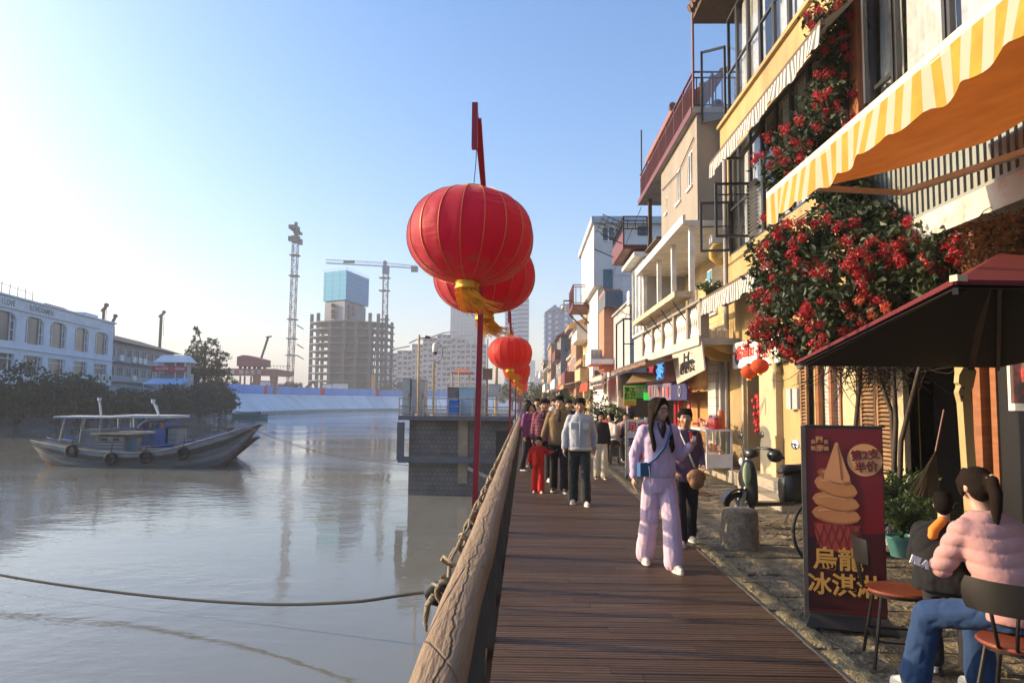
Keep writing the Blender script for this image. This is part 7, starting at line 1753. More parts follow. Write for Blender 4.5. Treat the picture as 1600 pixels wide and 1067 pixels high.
# swirls: stacked bulging bands, bottom to top
def swirl(vc, u0, u1, h, tilt, m_, ms, d):
 n_=14; top=[];bot=[]
 for i in range(n_+1):
  t=i/n_; u=u0+(u1-u0)*t; e=math.sin(math.pi*min(1,max(0,t)))**0.45; top.append((u,vc-h*0.5*e+tilt*(t-0.5))); bot.append((u,vc+h*0.5*e+tilt*(t-0.5)))
 poly(top+bot[::-1], m_, 'swirl', d)
 mid=[(p[0],p[1]-h*0.10) for p in bot]; poly(mid[2:-1]+[(p[0],p[1]-h*0.02) for p in bot[2:-1]][::-1], ms, 'swirl_shade', d+0.0012)
 hi=[(p[0],p[1]+h*0.18) for p in top]; poly(hi[2:-4]+[(p[0],p[1]+h*0.12) for p in hi[2:-4]][::-1], Mi[2], 'swirl_light', d+0.0012)
swirl(0.475,0.08,0.70,0.10,0.02,Mi[0],Mi[1],0.0065); swirl(0.405,0.09,0.69,0.10,0.03,Mi[0],Mi[1],0.008); swirl(0.325,0.12,0.67,0.11,0.05,Mi[0],Mi[1],0.0095); swirl(0.27,0.16,0.60,0.07,0.05,Mi[1],Mi[1],0.0105)
poly([(0.40,0.085),(0.435,0.085),(0.48,0.15),(0.53,0.22),(0.58,0.27),(0.57,0.295),(0.42,0.30),(0.25,0.285),(0.25,0.26),(0.32,0.18)],Mi[2],'peak',0.0118)
poly([(0.425,0.10),(0.44,0.10),(0.47,0.18),(0.485,0.285),(0.46,0.285),(0.445,0.18)],Mi[1],'peak_shade',0.013)
c_ = uv(0.77,0.175,0.005); MB().add([c_+X_*math.cos(t)*0.118+Vector((0,0,1))*math.sin(t)*0.118 for t in [2*math.pi*i/40 for i in range(40)]],[tuple(range(40))]).build('disc', Mi[6], face, fix=False)
xd = X_; M_prx = mat('print_darkred',(0.12,0.01,0.01),0.5,var=0,bump=0)
put_text('第2支', 0.078, uv(0.775,0.150,0.009), xd+Vector((0,0,0.12)),Vector((0,0,1))-xd*0.12, M_prx, face, 0.002); put_text('半价', 0.08, uv(0.785,0.215,0.009), xd+Vector((0,0,0.12)),Vector((0,0,1))-xd*0.12, M_prx, face, 0.002)
put_text('烏龍', 0.172, uv(0.40,0.72,0.009), xd,(0,0,1), Mi[5], face, 0.0035); put_text('冰淇淋', 0.165, uv(0.47,0.855,0.009), xd,(0,0,1), Mi[5], face, 0.0035)
put_text('閩', 0.055, uv(0.20,0.075,0.009), xd,(0,0,1), Mi[2], face, 0.001); put_text('南', 0.055, uv(0.205,0.12,0.009), xd,(0,0,1), Mi[2], face, 0.001)
for (u,v,t) in ((0.12,0.085,'烏'),(0.12,0.12,'龍'),(0.285,0.085,'茶'),(0.285,0.12,'舖')): put_text(t, 0.035, uv(u,v,0.009), xd,(0,0,1), Mi[2], face, 0.0005)
# ================================================================== STONE BOLLARD
bl = atZ(1156,851,0); o = thing('stone_bollard','squat rough stone bollard in front of the scooter','bollard',(bl.x,bl.y,-0.02))
vs=[];fs=[]; prof=[(0.215,-0.03),(0.212,0.10),(0.208,0.22),(0.205,0.34),(0.195,0.385),(0.16,0.405),(0.09,0.415),(0.0,0.415)]
for i,(r_,z) in enumerate(prof):
 for j in range(32): t=2*math.pi*j/32; k_=1+0.03*noise.noise((math.cos(t)*2,math.sin(t)*2,z*6))+0.012*noise.noise((math.cos(t)*7,math.sin(t)*7,z*20)); vs.append((bl.x+math.cos(t)*r_*k_,bl.y+math.sin(t)*r_*k_,z-0.0))
for i in range(len(prof)-1):
 for j in range(32): fs.append((i*32+j,i*32+(j+1)%32,(i+1)*32+(j+1)%32,(i+1)*32+j))
MB().add(vs,fs).build('stone', mat('bollard_granite',(0.20,0.17,0.13),0.85,var=0.45,scale=14,bump=1.0,bscale=45,stain=(0.32,0.24,0.12),stain_amt=0.5,stain_scale=4,bdist=0.03), o, smooth='auto')
# ================================================================== SCOOTER
M_scb = mat('scooter_black', (0.02,0.02,0.02), 0.3, var=0.1, bump=0.02); M_sco = mat('scooter_orange', (0.25,0.09,0.03), 0.4, var=0.1, bump=0.02); M_seat = mat('scooter_seat', (0.012,0.012,0.012), 0.6, bump=0.1, bscale=50)
sc_ = thing('scooter','black electric scooter with brown rear panel parked by the steps','scooter',(0,0,0))
# local: +x is forwards, z up
def loft(secs, n_=14):
 """secs: (x, zc, half width, half height, power)"""
 vs=[];fs=[]
 for (x,zc,hw_,hh,pw) in secs:
  for j in range(n_): t=2*math.pi*j/n_; c,s_=math.cos(t),math.sin(t); vs.append((x,math.copysign(abs(c)**(2/pw),c)*hw_,zc+math.copysign(abs(s_)**(2/pw),s_)*hh))
 for i in range(len(secs)-1):
  for j in range(n_): fs.append((i*n_+j,i*n_+(j+1)%n_,(i+1)*n_+(j+1)%n_,(i+1)*n_+j))
 fs += [tuple(range(n_))[::-1],tuple(range((len(secs)-1)*n_,len(secs)*n_))]
 return MB().add(vs,fs)
def wheel(x, r_, root):
 mb = MB(); mb.path([(x+math.cos(t)*r_*0.84,0,r_+math.sin(t)*r_*0.84) for t in [2*math.pi*i/24 for i in range(25)]],r_*0.17,8); w_=mb.build('wheel', M_tyre, root, smooth=True)
 mb = MB(); mb.cyl((x,-0.035,r_),(x,0.035,r_),r_*0.28,n=14);
 for q in range(5): t=q*2*math.pi/5; mb.bar((x,0,r_),(x+math.cos(t)*r_*0.75,0,r_+math.sin(t)*r_*0.75),0.03,0.03)
 mb.build('rim', M_steel, w_)
wheel(0.62,0.22,sc_); wheel(-0.55,0.22,sc_)
pts = [(0.62+0.27*math.cos(t),0.22+0.27*math.sin(t)) for t in [R(15)+R(140)*i/10 for i in range(11)]]; inn = [(0.62+0.245*math.cos(t),0.22+0.245*math.sin(t)) for t in [R(155)-R(140)*i/10 for i in range(11)]]
MB().prism(pts+inn,1,-0.07,0.07).build('front_mudguard', M_scb, sc_, smooth='auto')
pts = [(-0.55+0.27*math.cos(t),0.22+0.27*math.sin(t)) for t in [R(60)+R(130)*i/10 for i in range(11)]]; inn = [(-0.55+0.245*math.cos(t),0.22+0.245*math.sin(t)) for t in [R(190)-R(130)*i/10 for i in range(11)]]
MB().prism(pts+inn,1,-0.07,0.07).build('rear_mudguard', M_scb, sc_, smooth='auto')
for s_ in (-1,1): MB().bar((0.62,s_*0.06,0.22),(0.50,s_*0.05,0.62),0.03,0.04).build('fork', M_steel, sc_)
loft([(0.56,0.62,0.10,0.10,2.5),(0.50,0.60,0.14,0.25,3.4),(0.45,0.56,0.17,0.30,3.4),(0.42,0.52,0.16,0.28,3.4)]).build('front_shield', M_scb, sc_, smooth=True)
loft([(0.50,0.94,0.05,0.05,2),(0.46,0.94,0.13,0.07,2.5),(0.36,0.95,0.12,0.06,2.5),(0.33,0.95,0.05,0.03,2)]).build('dash', M_scb, sc_, smooth=True)
MB().cyl((0.47,0,0.85),(0.44,0,0.95),0.03,n=8).build('steering_stem', M_steel, sc_)
for s_ in (-1,1):
 hb = MB().path([(0.42,s_*0.05,0.98),(0.40,s_*0.18,1.02),(0.34,s_*0.30,1.01),(0.30,s_*0.38,0.99)],[0.013,0.013,0.018,0.018],8).build('handlebar', M_black, sc_, smooth=True)
 MB().path([(0.40,s_*0.27,1.0),(0.42,s_*0.36,0.985)],0.006,5).build('brake_lever', M_steel, hb)
 MB().path([(0.40,s_*0.2,1.02),(0.40,s_*0.26,1.15)],0.006,5).build('mirror_stem', M_dark, hb); MB().sph((0.40,s_*0.28,1.19),0.055,12,8,(0.25,1.2,0.8)).build('mirror', M_black, hb, smooth=True)
MB().bx(-0.10,0.44,-0.15,0.15,0.26,0.31).build('floorboard', M_scb, sc_)
MB().sph((0.555,0,0.84),0.055,12,8,(0.5,1,1)).build('headlight', M_bwhite, sc_, smooth=True)
loft([(-0.02,0.46,0.11,0.17,3),(-0.12,0.48,0.155,0.22,3),(-0.35,0.50,0.17,0.22,3),(-0.60,0.52,0.14,0.17,2.6),(-0.78,0.56,0.07,0.08,2.2)]).build('body', M_scb, sc_, smooth=True)
loft([(-0.34,0.50,0.176,0.20,3),(-0.45,0.50,0.170,0.185,3),(-0.60,0.50,0.150,0.14,2.6),(-0.70,0.50,0.12,0.09,2.2)]).build('side_panel', M_sco, sc_, smooth=True)
loft([(0.0,0.70,0.09,0.03,2.5),(-0.08,0.74,0.14,0.055,2.5),(-0.30,0.745,0.15,0.055,2.5),(-0.55,0.775,0.135,0.06,2.5),(-0.72,0.77,0.09,0.035,2.3)]).build('seat', M_seat, sc_, smooth=True)
MB().path([(-0.62,-0.10,0.76),(-0.82,-0.10,0.78),(-0.88,0,0.78),(-0.82,0.10,0.78),(-0.62,0.10,0.76)],0.012,6).build('grab_rail', M_steel, sc_, smooth=True)
MB().bx(-0.82,-0.78,-0.06,0.06,0.56,0.62).build('tail_light', M_red, sc_); MB().bx(-0.84,-0.81,-0.10,0.10,0.38,0.50).build('number_plate', M_bwhite, sc_)
MB().bar((-0.25,-0.14,0.28),(-0.18,-0.26,0.0),0.02,0.02).build('kickstand', M_dark, sc_); MB().path([(-0.18,-0.15,0.42),(-0.12,-0.18,0.30),(-0.5,-0.16,0.22)],0.02,6).build('swing_arm', M_steel, sc_)
# helmet on the seat front and green cushion cover
place(sc_, (3.45,10.1,-0.02), R(192)); sc_.rotation_euler=(R(4),0,R(192))
hl = thing('helmet','dark open helmet resting on the scooter seat','helmet',(3.36,10.08,0.8)); vs=MB().sph((3.36,10.08,0.90),0.105,16,10,(1,1.1,0.9)); vs.build('shell', M_scb, hl, smooth=True); MB().prism([(3.27,0.86),(3.45,0.86),(3.43,0.90),(3.29,0.90)],1,9.955,9.985).build('visor', M_dark, hl)
rag = thing('green_cover','pale green cloth draped on the scooter front','cloth',(3.2,10.5,0.5)); c=at(1167,740,9.9); MB().sph((c.x,c.y,c.z),0.1,12,8,(0.55,0.35,1.55)).build('cloth', clothmat('pale_green_cloth',(0.35,0.45,0.28),trans=0.2), rag, smooth=True)
# bicycle behind the poster board
bk = thing('bicycle','bicycle with a round handlebar mirror half hidden behind the poster board','bicycle',(0,0,0))
def bwheel(x):
 mb=MB(); mb.path([(x+math.cos(t)*0.31,0,0.33+math.sin(t)*0.31) for t in [2*math.pi*i/32 for i in range(33)]],0.02,6); w_=mb.build('wheel', M_tyre, bk, smooth=True); mb=MB()
 for q in range(14): t=q*2*math.pi/14; mb.bar((x,0,0.33),(x+math.cos(t)*0.3,0,0.33+math.sin(t)*0.3),0.004,0.004)
 mb.cyl((x,-.04,.33),(x,.04,.33),.02,n=8); mb.build('rim', M_steel, w_)
bwheel(0.52); bwheel(-0.52)
mb=MB()
for p,q in (((0.52,0.33),(0.40,0.85)),((0.40,0.80),(-0.15,0.75)),((0.38,0.72),(0.0,0.30)),((0,0.30),(-0.18,0.85)),((0,0.30),(-0.52,0.33)),((-0.15,0.75),(-0.52,0.33)),((0.40,0.85),(0.37,0.98))): mb.cyl((p[0],0,p[1]),(q[0],0,q[1]),0.016,n=8)
mb.build('frame', M_dark, bk); loft([(-0.05,0.88,0.02,0.02,2),(-0.15,0.88,0.05,0.03,2.2),(-0.28,0.89,0.09,0.035,2.4),(-0.32,0.89,0.08,0.03,2)]).build('saddle', M_seat, bk, smooth=True)
for s_ in (-1,1):
 hb = MB().path([(0.37,0,0.98),(0.40,s_*0.10,1.0),(0.34,s_*0.26,1.0),(0.26,s_*0.34,0.97)],0.013,8).build('handlebar', M_black, bk, smooth=True); MB().path([(0.36,s_*0.2,0.99),(0.34,s_*0.3,0.94)],0.005,5).build('brake_lever', M_steel, hb)
 if s_ == -1:
  MB().path([(0.34,s_*0.24,1.0),(0.36,s_*0.30,1.10),(0.34,s_*0.40,1.16)],0.005,5).build('mirror_stem', M_dark, hb); MB().sph((0.34,s_*0.44,1.17),0.062,16,10,(0.2,1,0.9)).build('mirror', mat('mirror_glass',(0.8,0.85,0.9),0.03,metal=1,var=0,bump=0), hb, smooth=True)
MB().bar((0.02,0.02,0.32),(-0.05,0.2,0.0),0.015,0.015).build('kickstand', M_dark, bk); MB().cyl((0,-0.06,0.3),(0,0.06,0.3),0.08,n=16).build('crank', M_steel, bk)
place(bk, (3.45,7.95,-0.02), R(205))
# ================================================================== SEATS (metal frame, round wooden seat)
M_swood = mat('seat_wood', (0.19,0.045,0.018), 0.35, var=0.2, scale=6, bump=0.1, aniso=(1,6,1)); M_chair = mat('chair_steel', (0.02,0.018,0.016), 0.4, metal=0.5, var=0.1, bump=0.03)
def make_chair(label, name='metal_chair'):
 r_ = thing(name, label, 'chair', (0,0,0), 'metal cafe chairs with wooden seats')
 MB().lathe([(0.0,0.437),(0.19,0.437),(0.198,0.447),(0.19,0.458),(0.0,0.460)], n=32).build('seat', M_swood, r_, smooth='auto')
 MB().lathe([(0.165,0.42),(0.18,0.42),(0.18,0.436),(0.165,0.436),(0.165,0.42)], n=24).build('seat_ring', M_chair, r_)
 for (sx,sy) in ((-1,-1),(1,-1),(1,1),(-1,1)): MB().cyl((sx*0.12,sy*0.12,0.43),(sx*0.185,sy*0.185,0.0),0.0115,n=8).build('leg', M_chair, r_)
 for (a_,b_) in (((-1,-1),(1,-1)),((1,-1),(1,1)),((1,1),(-1,1)),((-1,1),(-1,-1))): MB().cyl((a_[0]*.163,a_[1]*.163,0.16),(b_[0]*.163,b_[1]*.163,0.16),0.007,n=6).build('stretcher', M_chair, r_)
 for s_ in (-0.03,0.03): MB().path([(s_,0.12,0.43),(s_*1.3,0.21,0.46),(s_*1.8,0.235,0.60),(s_*2.4,0.23,0.72)],0.009,6).build('back_support', M_chair, r_, smooth=True)
 vs=[];fs=[]
 for j in range(5):
  for i in range(11):
   t=(i/10-0.5)*2; z=0.62+0.155*j/4; e = 1-0.10*(abs(j-2)/2)**3; vs.append((t*0.195*e,0.245-0.055*t*t+0.01*(j/4),z))
 k=len(vs); vs += [(x,y+0.012,z) for x,y,z in vs]
 for off in (0,k):
  for j in range(4):
   for i in range(10): a_=off+j*11+i; fs.append((a_,a_+1,a_+12,a_+11))
 ring=[i for i in range(11)]+[10+11*j for j in range(1,5)]+[44+i for i in range(9,-1,-1)]+[11*j for j in range(3,0,-1)]
 for i in range(len(ring)): fs.append((ring[i],ring[(i+1)%len(ring)],k+ring[(i+1)%len(ring)],k+ring[i]))
 MB().add(vs,fs).build('backrest', M_chair, r_, smooth='auto'); return r_
ch1 = make_chair('empty metal chair with round wooden seat in front of the poster board')
ch2 = dup(ch1, (2.47,3.82,-0.02), R(132), 'metal chair under the woman in the pink puffer jacket')
place(ch1, (2.38,4.85,-0.02), R(75))
ch3 = dup(ch1, (3.02,5.35,-0.02), R(-60), 'metal chair in the shade beyond the seated woman, mostly hidden')
rt = thing('round_table','small round dark cafe table at the right edge beyond the seated woman','table',(3.35,4.3,0))
MB().lathe([(0,0.70),(0.34,0.70),(0.345,0.715),(0.33,0.73),(0,0.73)],(3.35,4.35,0),28).build('table_top', M_swood, rt, smooth='auto'); MB().cyl((3.35,4.35,0.02),(3.35,4.35,0.70),0.03,n=10).build('column', M_chair, rt); MB().lathe([(0,-0.02),(0.22,-0.02),(0.22,0.0),(0.05,0.03),(0,0.03)],(3.35,4.35,0),20).build('base', M_chair, rt)
# pots and plants
def pot_plant(label, px, py, Y, rpot, hpot, m_p, seed, spread, hgt, n_, cat='potted plant', blade=True, m_l=None, zb=None):
 c = at(px,py,Y); zb_ = zb if zb is not None else c.z; r_ = thing('potted_plant', label, cat, (c.x,Y,zb_)); m_l = m_l or M_green
 MB().lathe([(rpot*0.7,0),(rpot*0.95,hpot*0.85),(rpot*1.05,hpot*0.87),(rpot*1.05,hpot),(rpot*0.93,hpot),(rpot*0.9,hpot*0.9),(0,hpot*0.9)],(c.x,Y,zb_),20,close=False).build('pot', m_p, r_, smooth='auto')
 rr=random.Random(seed); mb=MB()
 for q in range(n_):
  t=rr.uniform(0,6.28); L_=hgt*rr.uniform(.5,1.1); d=Vector((math.cos(t),math.sin(t),0)); p=Vector((c.x,Y,zb_+hpot*0.9)); prev=None
  k=5; side=d.cross(Vector((0,0,1)))
  pts=[p+d*spread*(s_/k)**1.3*rr.uniform(.8,1.1)+Vector((0,0,L_*(s_/k)*(1.35-0.6*(s_/k)**2))) for s_ in range(k+1)]
  for s_ in range(k):
   w0=0.016*(1-s_/k)+0.003; w1=0.016*(1-(s_+1)/k)+0.002
   mb.add([pts[s_]-side*w0,pts[s_]+side*w0,pts[s_+1]+side*w1,pts[s_+1]-side*w1],[(0,1,2,3)])
  if not blade:
   for s_ in range(1,k+1):
    for g_ in range(3): u=Vector((rr.uniform(-1,1),rr.uniform(-1,1),rr.uniform(-.3,.8))).normalized(); leaf(mb,pts[s_],u.orthogonal().normalized(),u,rr.uniform(.04,.08))
 mb.build('leaves', m_l, r_, fix=False); return r_
M_teal = mat('turquoise_glaze', (0.045,0.15,0.14), 0.35, var=0.15, bump=0.05, stain=(0.2,0.25,0.2)); M_clay = mat('clay_pot', (0.22,0.08,0.05), 0.8, var=0.2, bump=0.1)
pot_plant('leafy plant in a round turquoise pot beside the poster board',1408,822,7.2,0.14,0.19,M_teal,1,0.36,0.48,60,blade=False,m_l=M_green,zb=0.17)
pot_plant('spiky plant in a small clay pot right of the turquoise pot',1455,805,7.3,0.13,0.17,M_clay,2,0.3,0.42,26,zb=0.17)
pot_plant('bushy shrub in a dark pot under the louvred shutters',1392,770,8.4,0.17,0.22,M_dark,3,0.45,0.6,60,blade=False,zb=0.17)
pot_plant('grey green bushy plant in a pot on the white columned balcony',1110,450,17.4,0.13,0.2,M_clay,9,0.35,0.5,50,blade=False,zb=3.86)
# broom and branches leaning in the recess
bm_ = thing('broom','straw broom with red handle leaning in the dark recess','broom',(4.3,7.9,0.17)); p=at(1475,640,7.6); q=at(1462,705,7.6); MB().cyl(p,q,0.009,n=8).build('handle', M_maroon, bm_); mb=MB(); rr=random.Random(2)
for k in range(60): d=Vector((rr.uniform(-.12,.12),rr.uniform(-.08,.08),0)); mb.path([q,q+Vector((-0.08,0,-0.25))+d*0.6,q+Vector((-0.15,0,-0.5))+d*1.4],0.004,3)
mb.build('bristles', mat('straw',(0.07,0.05,0.025),0.9), bm_, kind='stuff')
# ================================================================== DISPLAY CASE AND SNACKS
dc = thing('snack_display_case','white framed glass snack case with jars on top by the shop door','display case',(4.15,16.6,0.22))
a = at(1082,717,16.8); b = at(1149,675,15.6); X0_,X1_ = 3.78,4.28; ya,yb = 15.55,17.0; z0=0.22; z1=at(1115,672,16.2).z
for (x,y) in ((X0_,ya),(X0_,yb),(X1_,ya),(X1_,yb)): MB().bx(x-.02,x+.02,y-.02,y+.02,z0,z1).build('frame_post', M_white, dc)
MB().bx(X0_-.03,X1_+.03,ya-.03,yb+.03,z1+.001,z1+.04).build('top_shelf', M_white, dc); MB().bx(X0_-.015,X1_+.015,ya-.015,yb+.015,z0+0.03,z0+0.30).build('base_box', M_white, dc)
MB().bx(X0_-.01,X0_-.004,ya+.03,yb-.03,z0+.31,z1-.01).build('glass_front', M_clear, dc); MB().bx(X0_+.02,X1_-.02,ya-.012,ya-.006,z0+.31,z1-.01).build('glass_side', M_clear, dc)
mb=MB(); rr=random.Random(8)
M_snk=[mat('snack_red',(0.45,0.05,0.03),0.4,bump=0),mat('snack_cream',(0.60,0.45,0.25),0.5,bump=0),mat('snack_brown',(0.30,0.12,0.05),0.5,bump=0),mat('snack_pink',(0.60,0.25,0.22),0.5,bump=0)]
def packets(label, x0,x1,y0,y1,z,n_,h=0.1):
 r_=thing('snack_packets',label,'packets',((x0+x1)/2,(y0+y1)/2,z))
 for k in range(n_):
  MB().box((rr.uniform(x0,x1),rr.uniform(y0,y1),z+rr.uniform(0.02,h)),(rr.uniform(.05,.12),rr.uniform(.04,.1),rr.uniform(.03,.07)),rr.uniform(0,3),rr.uniform(-.4,.4),rr.uniform(-.4,.4)).build('packet',rr.choice(M_snk),r_)
packets('heap of wrapped snacks inside the white display case',X0_+.05,X1_-.05,ya+.08,yb-.08,z0+.30,46,0.14)
packets('red and cream snack packets spread on top of the display case',X0_+.03,X1_-.05,ya+.45,yb-.05,z1+.04,40,0.2)
for i,(y,lab) in enumerate(((ya+0.05,'nearest red capped jar on the display case'),(ya+0.22,'middle red capped jar on the display case'),(ya+0.39,'third red capped jar on the display case'))):
 j=thing('snack_jar',lab,'jar',(X0_+.2,y,z1+.04),'snack jars on the display case'); MB().lathe([(0,0),(.075,0),(.08,.02),(.08,.22),(.06,.25),(0,.25)],(X0_+.2,y,z1+.041),16).build('glass',mat('jar_red',(0.50,0.03,0.03),0.15,var=0.2,scale=20,bump=0),j,smooth='auto'); MB().cyl((X0_+.2,y,z1+.292),(X0_+.2,y,z1+.33),.068,n=16).build('lid',M_red if i else M_bwhite,j)
j=thing('snack_jar','taller jar standing behind the row of red jars','jar',(X0_+.35,ya+.2,z1+.04),'snack jars on the display case'); MB().lathe([(0,0),(.08,0),(.08,.36),(.05,.40),(0,.40)],(X0_+.35,ya+.2,z1+.041),16).build('glass',mat('jar_orange',(0.55,0.12,0.04),0.15,bump=0),j,smooth='auto'); MB().cyl((X0_+.35,ya+.2,z1+.442),(X0_+.35,ya+.2,z1+.47),.05,n=16).build('lid',M_bwhite,j)
# second case further on
dc2 = thing('low_snack_counter','lower white snack counter left of the glass case','counter',(4.0,18,0.22)); MB().bx(3.7,4.2,17.15,18.6,0.22,0.62).build('base_box',M_white,dc2); MB().bx(3.68,4.22,17.12,18.63,0.95,1.0).build('top_shelf',M_white,dc2)
for (x,y) in ((3.72,17.18),(3.72,18.56),(4.18,17.18),(4.18,18.56)): MB().bx(x-.02,x+.02,y-.02,y+.02,0.62,0.95).build('frame_post',M_white,dc2)
packets('wrapped snacks lying in the lower white counter',3.75,4.15,17.3,18.5,0.62,26,0.12)
# decorations in the doorway
dd=thing('red_door_decoration','bunch of red hanging decorations in the dark doorway','decoration',(4.75,15.0,1.3)); mb=MB()
for k in range(60): p=(4.72+rr.uniform(-.08,.1),15.0+rr.uniform(-.32,.32),1.35+rr.uniform(-.35,.4)); mb.box(p,(.03,.07,.07),0,0.78,0)
mb.build('charms',Mrs,dd,kind='stuff'); MB().cyl((4.72,15,1.7),(4.72,15,2.3),.006,n=4).build('cord',M_red,dd)
# ================================================================== STALLS AND SIGNS
fs_=thing('pavement_sign','white upright pavement sign with red and black characters','sign',(2.3,15.8,0)); a=at(979,745,15.9); b=at(1011,655,15.9)
MB().bx(a.x,b.x,15.9,15.96,0.08,b.z).build('panel',M_offw,fs_); MB().bx(a.x-.02,a.x-.001,15.89,15.97,0.02,b.z+.02).build('side_frame',M_steel,fs_); MB().bx(b.x+.001,b.x+.02,15.89,15.97,0.02,b.z+.02).build('side_frame',M_steel,fs_)
for x in (a.x,b.x): MB().cyl((x-.02,15.85,0.02),(x+.02,15.85,0.02),0.03,n=10).build('castor',M_black,fs_)
w_=b.x-a.x; xm=(a.x+b.x)/2
put_text('足', 0.21,(a.x+w_*.28,15.89,b.z-.17),(1,0,0),(0,0,1),Mrs,fs_,0.006); put_text('疗',0.21,(a.x+w_*.78,15.89,b.z-.17),(1,0,0),(0,0,1),Mrs,fs_,0.006)
put_text('采',0.20,(a.x+w_*.28,15.89,b.z-.50),(1,0,0),(0,0,1),M_navy,fs_,0.006); put_text('耳',0.20,(a.x+w_*.78,15.89,b.z-.50),(1,0,0),(0,0,1),M_navy,fs_,0.006)
for k in range(3): MB().bx(a.x+.02,b.x-.02,15.893,15.897,b.z-0.33-0.34*k,b.z-0.325-0.34*k).build('divider',M_steel,fs_)
put_text('修',0.18,(a.x+w_*.28,15.89,b.z-.82),(1,0,0),(0,0,1),Mrs,fs_,0.005); put_text('脚',0.18,(a.x+w_*.78,15.89,b.z-.82),(1,0,0),(0,0,1),Mrs,fs_,0.005)
M_lime=mat('lime_sign',(0.22,0.42,0.04),0.5,var=0.05,bump=0,emis=(0.3,0.65,0.05,0.05)); M_lgreen=mat('green_sign',(0.04,0.36,0.05),0.5,var=0.05,bump=0,emis=(0.05,0.4,0.05,0.05))
gs=thing('green_stall','food stall with lime green lettered signs and a cream awning','stall',(3.6,22,0)); Ys=21.5
a=at(975,627,Ys); b=at(994,602,Ys); c=at(1012,622,Ys); d=at(1027,600,Ys)
MB().bx(a.x,b.x,Ys,Ys+.05,a.z,b.z).build('lime_sign',M_lime,gs); MB().bx(a.x,b.x,Ys-.005,Ys+.055,a.z-.12,a.z-.001).build('orange_strip',mat('orange_strip',(0.6,0.3,0.03),0.5,bump=0),gs)
MB().bx(b.x+.02,c.x,Ys+.2,Ys+.25,c.z,b.z+.02).build('green_sign',M_lgreen,gs)
put_text('手工',0.17,((a.x+b.x)/2,Ys-.01,(a.z+b.z)/2+.08),(1,0,0),(0,0,1),M_black,gs,0.008); put_text('奶茶',0.17,((a.x+b.x)/2,Ys-.01,(a.z+b.z)/2-.10),(1,0,0),(0,0,1),M_black,gs,0.008)
put_text('果汁',0.17,((b.x+c.x)/2,Ys+.19,(c.z+b.z)/2+.02),(1,0,0),(0,0,1),M_bwhite,gs,0.008)
p=at(1003,615,Ys-1); MB().bx(at(1006,620,20).x,at(1014,620,20).x,20,20.03,at(1006,625,20).z,at(1006,613,20).z).build('green_card',mat('neon_green',(0.05,0.8,0.1),0.5,var=0,bump=0,emis=(0.05,0.8,0.1,0.25)),gs)
MB().bx(a.x+.1,c.x+.3,Ys+.1,Ys+1.6,0,0.95).build('counter',M_offw,gs); MB().bx(a.x,c.x+.4,Ys,Ys+1.7,0.951,1.0).build('counter_top',M_steel,gs)
for x in (a.x+.12,c.x+.2): MB().cyl((x,Ys+.15,1.0),(x,Ys+.15,b.z),.02,n=6).build('post',M_white,gs)
q=[at(978,600,Ys),at(1027,596,Ys),at(1020,583,Ys+1.5),at(990,585,Ys+1.5)]; MB().add(q+[v+Vector((0,0,.03)) for v in q],[(0,1,2,3),(4,7,6,5),(0,4,5,1),(1,5,6,2),(2,6,7,3),(3,7,4,0)]).build('awning',M_tanc,gs)
for k in range(9):
 x=rr.uniform(a.x+.15,c.x+.2); t=thing('stall_cup',('cup or bottle on the green stall counter'),'cup',(x,Ys+.3+.05*k,1.0),'cups and bottles on the green stall counter'); MB().lathe([(0,0),(.04,0),(.05,.13),(.05,.14),(0,.14)],(x,Ys+.3+.05*k,1.001),10).build('cup',rr.choice([M_bwhite,M_teal,M_snk[1],M_gold]),t)
# red stall with neon like prints
rs=thing('red_snack_shop','dark red shop front with blue brushed sign and lit panels','shop front',(4.0,22,0)); X_r=3.95
def xrect(px0,px1,py0,py1,X,m_,name,par,th=0.04):
 a=atX(px1,(py0+py1)/2,X); b=atX(px0,(py0+py1)/2,X); t=atX((px0+px1)/2,py0,X); u=atX((px0+px1)/2,py1,X); return MB().bx(X,X+th,a.y,b.y,u.z,t.z).build(name,m_,par)
M_dred=mat('shop_dark_red',(0.12,0.012,0.015),0.5,var=0.1,bump=0);
xrect(1010,1055,563,598,X_r,M_dred,'fascia',rs); xrect(1012,1048,600,625,X_r,mat('print_purple',(0.13,0.10,0.16),0.5,var=0.3,scale=8,bump=0,emis=(0.35,0.22,0.3,0.12)),'print_panel',rs); xrect(1048,1073,600,625,X_r,M_navy,'navy_panel',rs)
for i in range(5):
 y=atX(1015+7*i,612,X_r-.02); MB().bx(X_r-.02,X_r-.005,y.y-.12,y.y+.12,y.z-.14,y.z+.14).build('menu_picture',M_snk[i%4],rs)
yy_=atX(1031,580,X_r-.03); put_text('茶',0.62,(X_r-.03,yy_.y,yy_.z),(0,-1,0),(0,0,1),mat('neon_blue',(0.10,0.35,0.75),0.5,var=0,bump=0,emis=(0.12,0.4,0.8,0.6)),rs,0.03,sx=1.9); yy_=atX(1017,582,X_r-.03); put_text('冰',0.55,(X_r-.03,yy_.y,yy_.z),(0,-1,0),(0,0,1),mat('neon_mag',(0.5,0.08,0.12),0.5,var=0,bump=0,emis=(0.6,0.08,0.12,0.4)),rs,0.03,sx=1.8)
yy_=atX(1061,611,X_r-.03); MB().lathe([(0.11,0),(0.14,0),(0.14,.02),(0.11,.02),(0.11,0)],n=20).xf(Matrix.Translation((X_r-.03,yy_.y,yy_.z)) @ Matrix.Rotation(R(90),4,'Y')).build('ring_mark',M_bwhite,rs)
MB().bx(4.0,4.06,21.3,21.4,0.2,2.7).build('red_post',M_red,rs); MB().bx(4.1,5.6,21.3,25,0.1,0.9).build('counter',mat('orange_counter',(0.45,0.12,0.03),0.5,var=0.2,bump=0),rs)
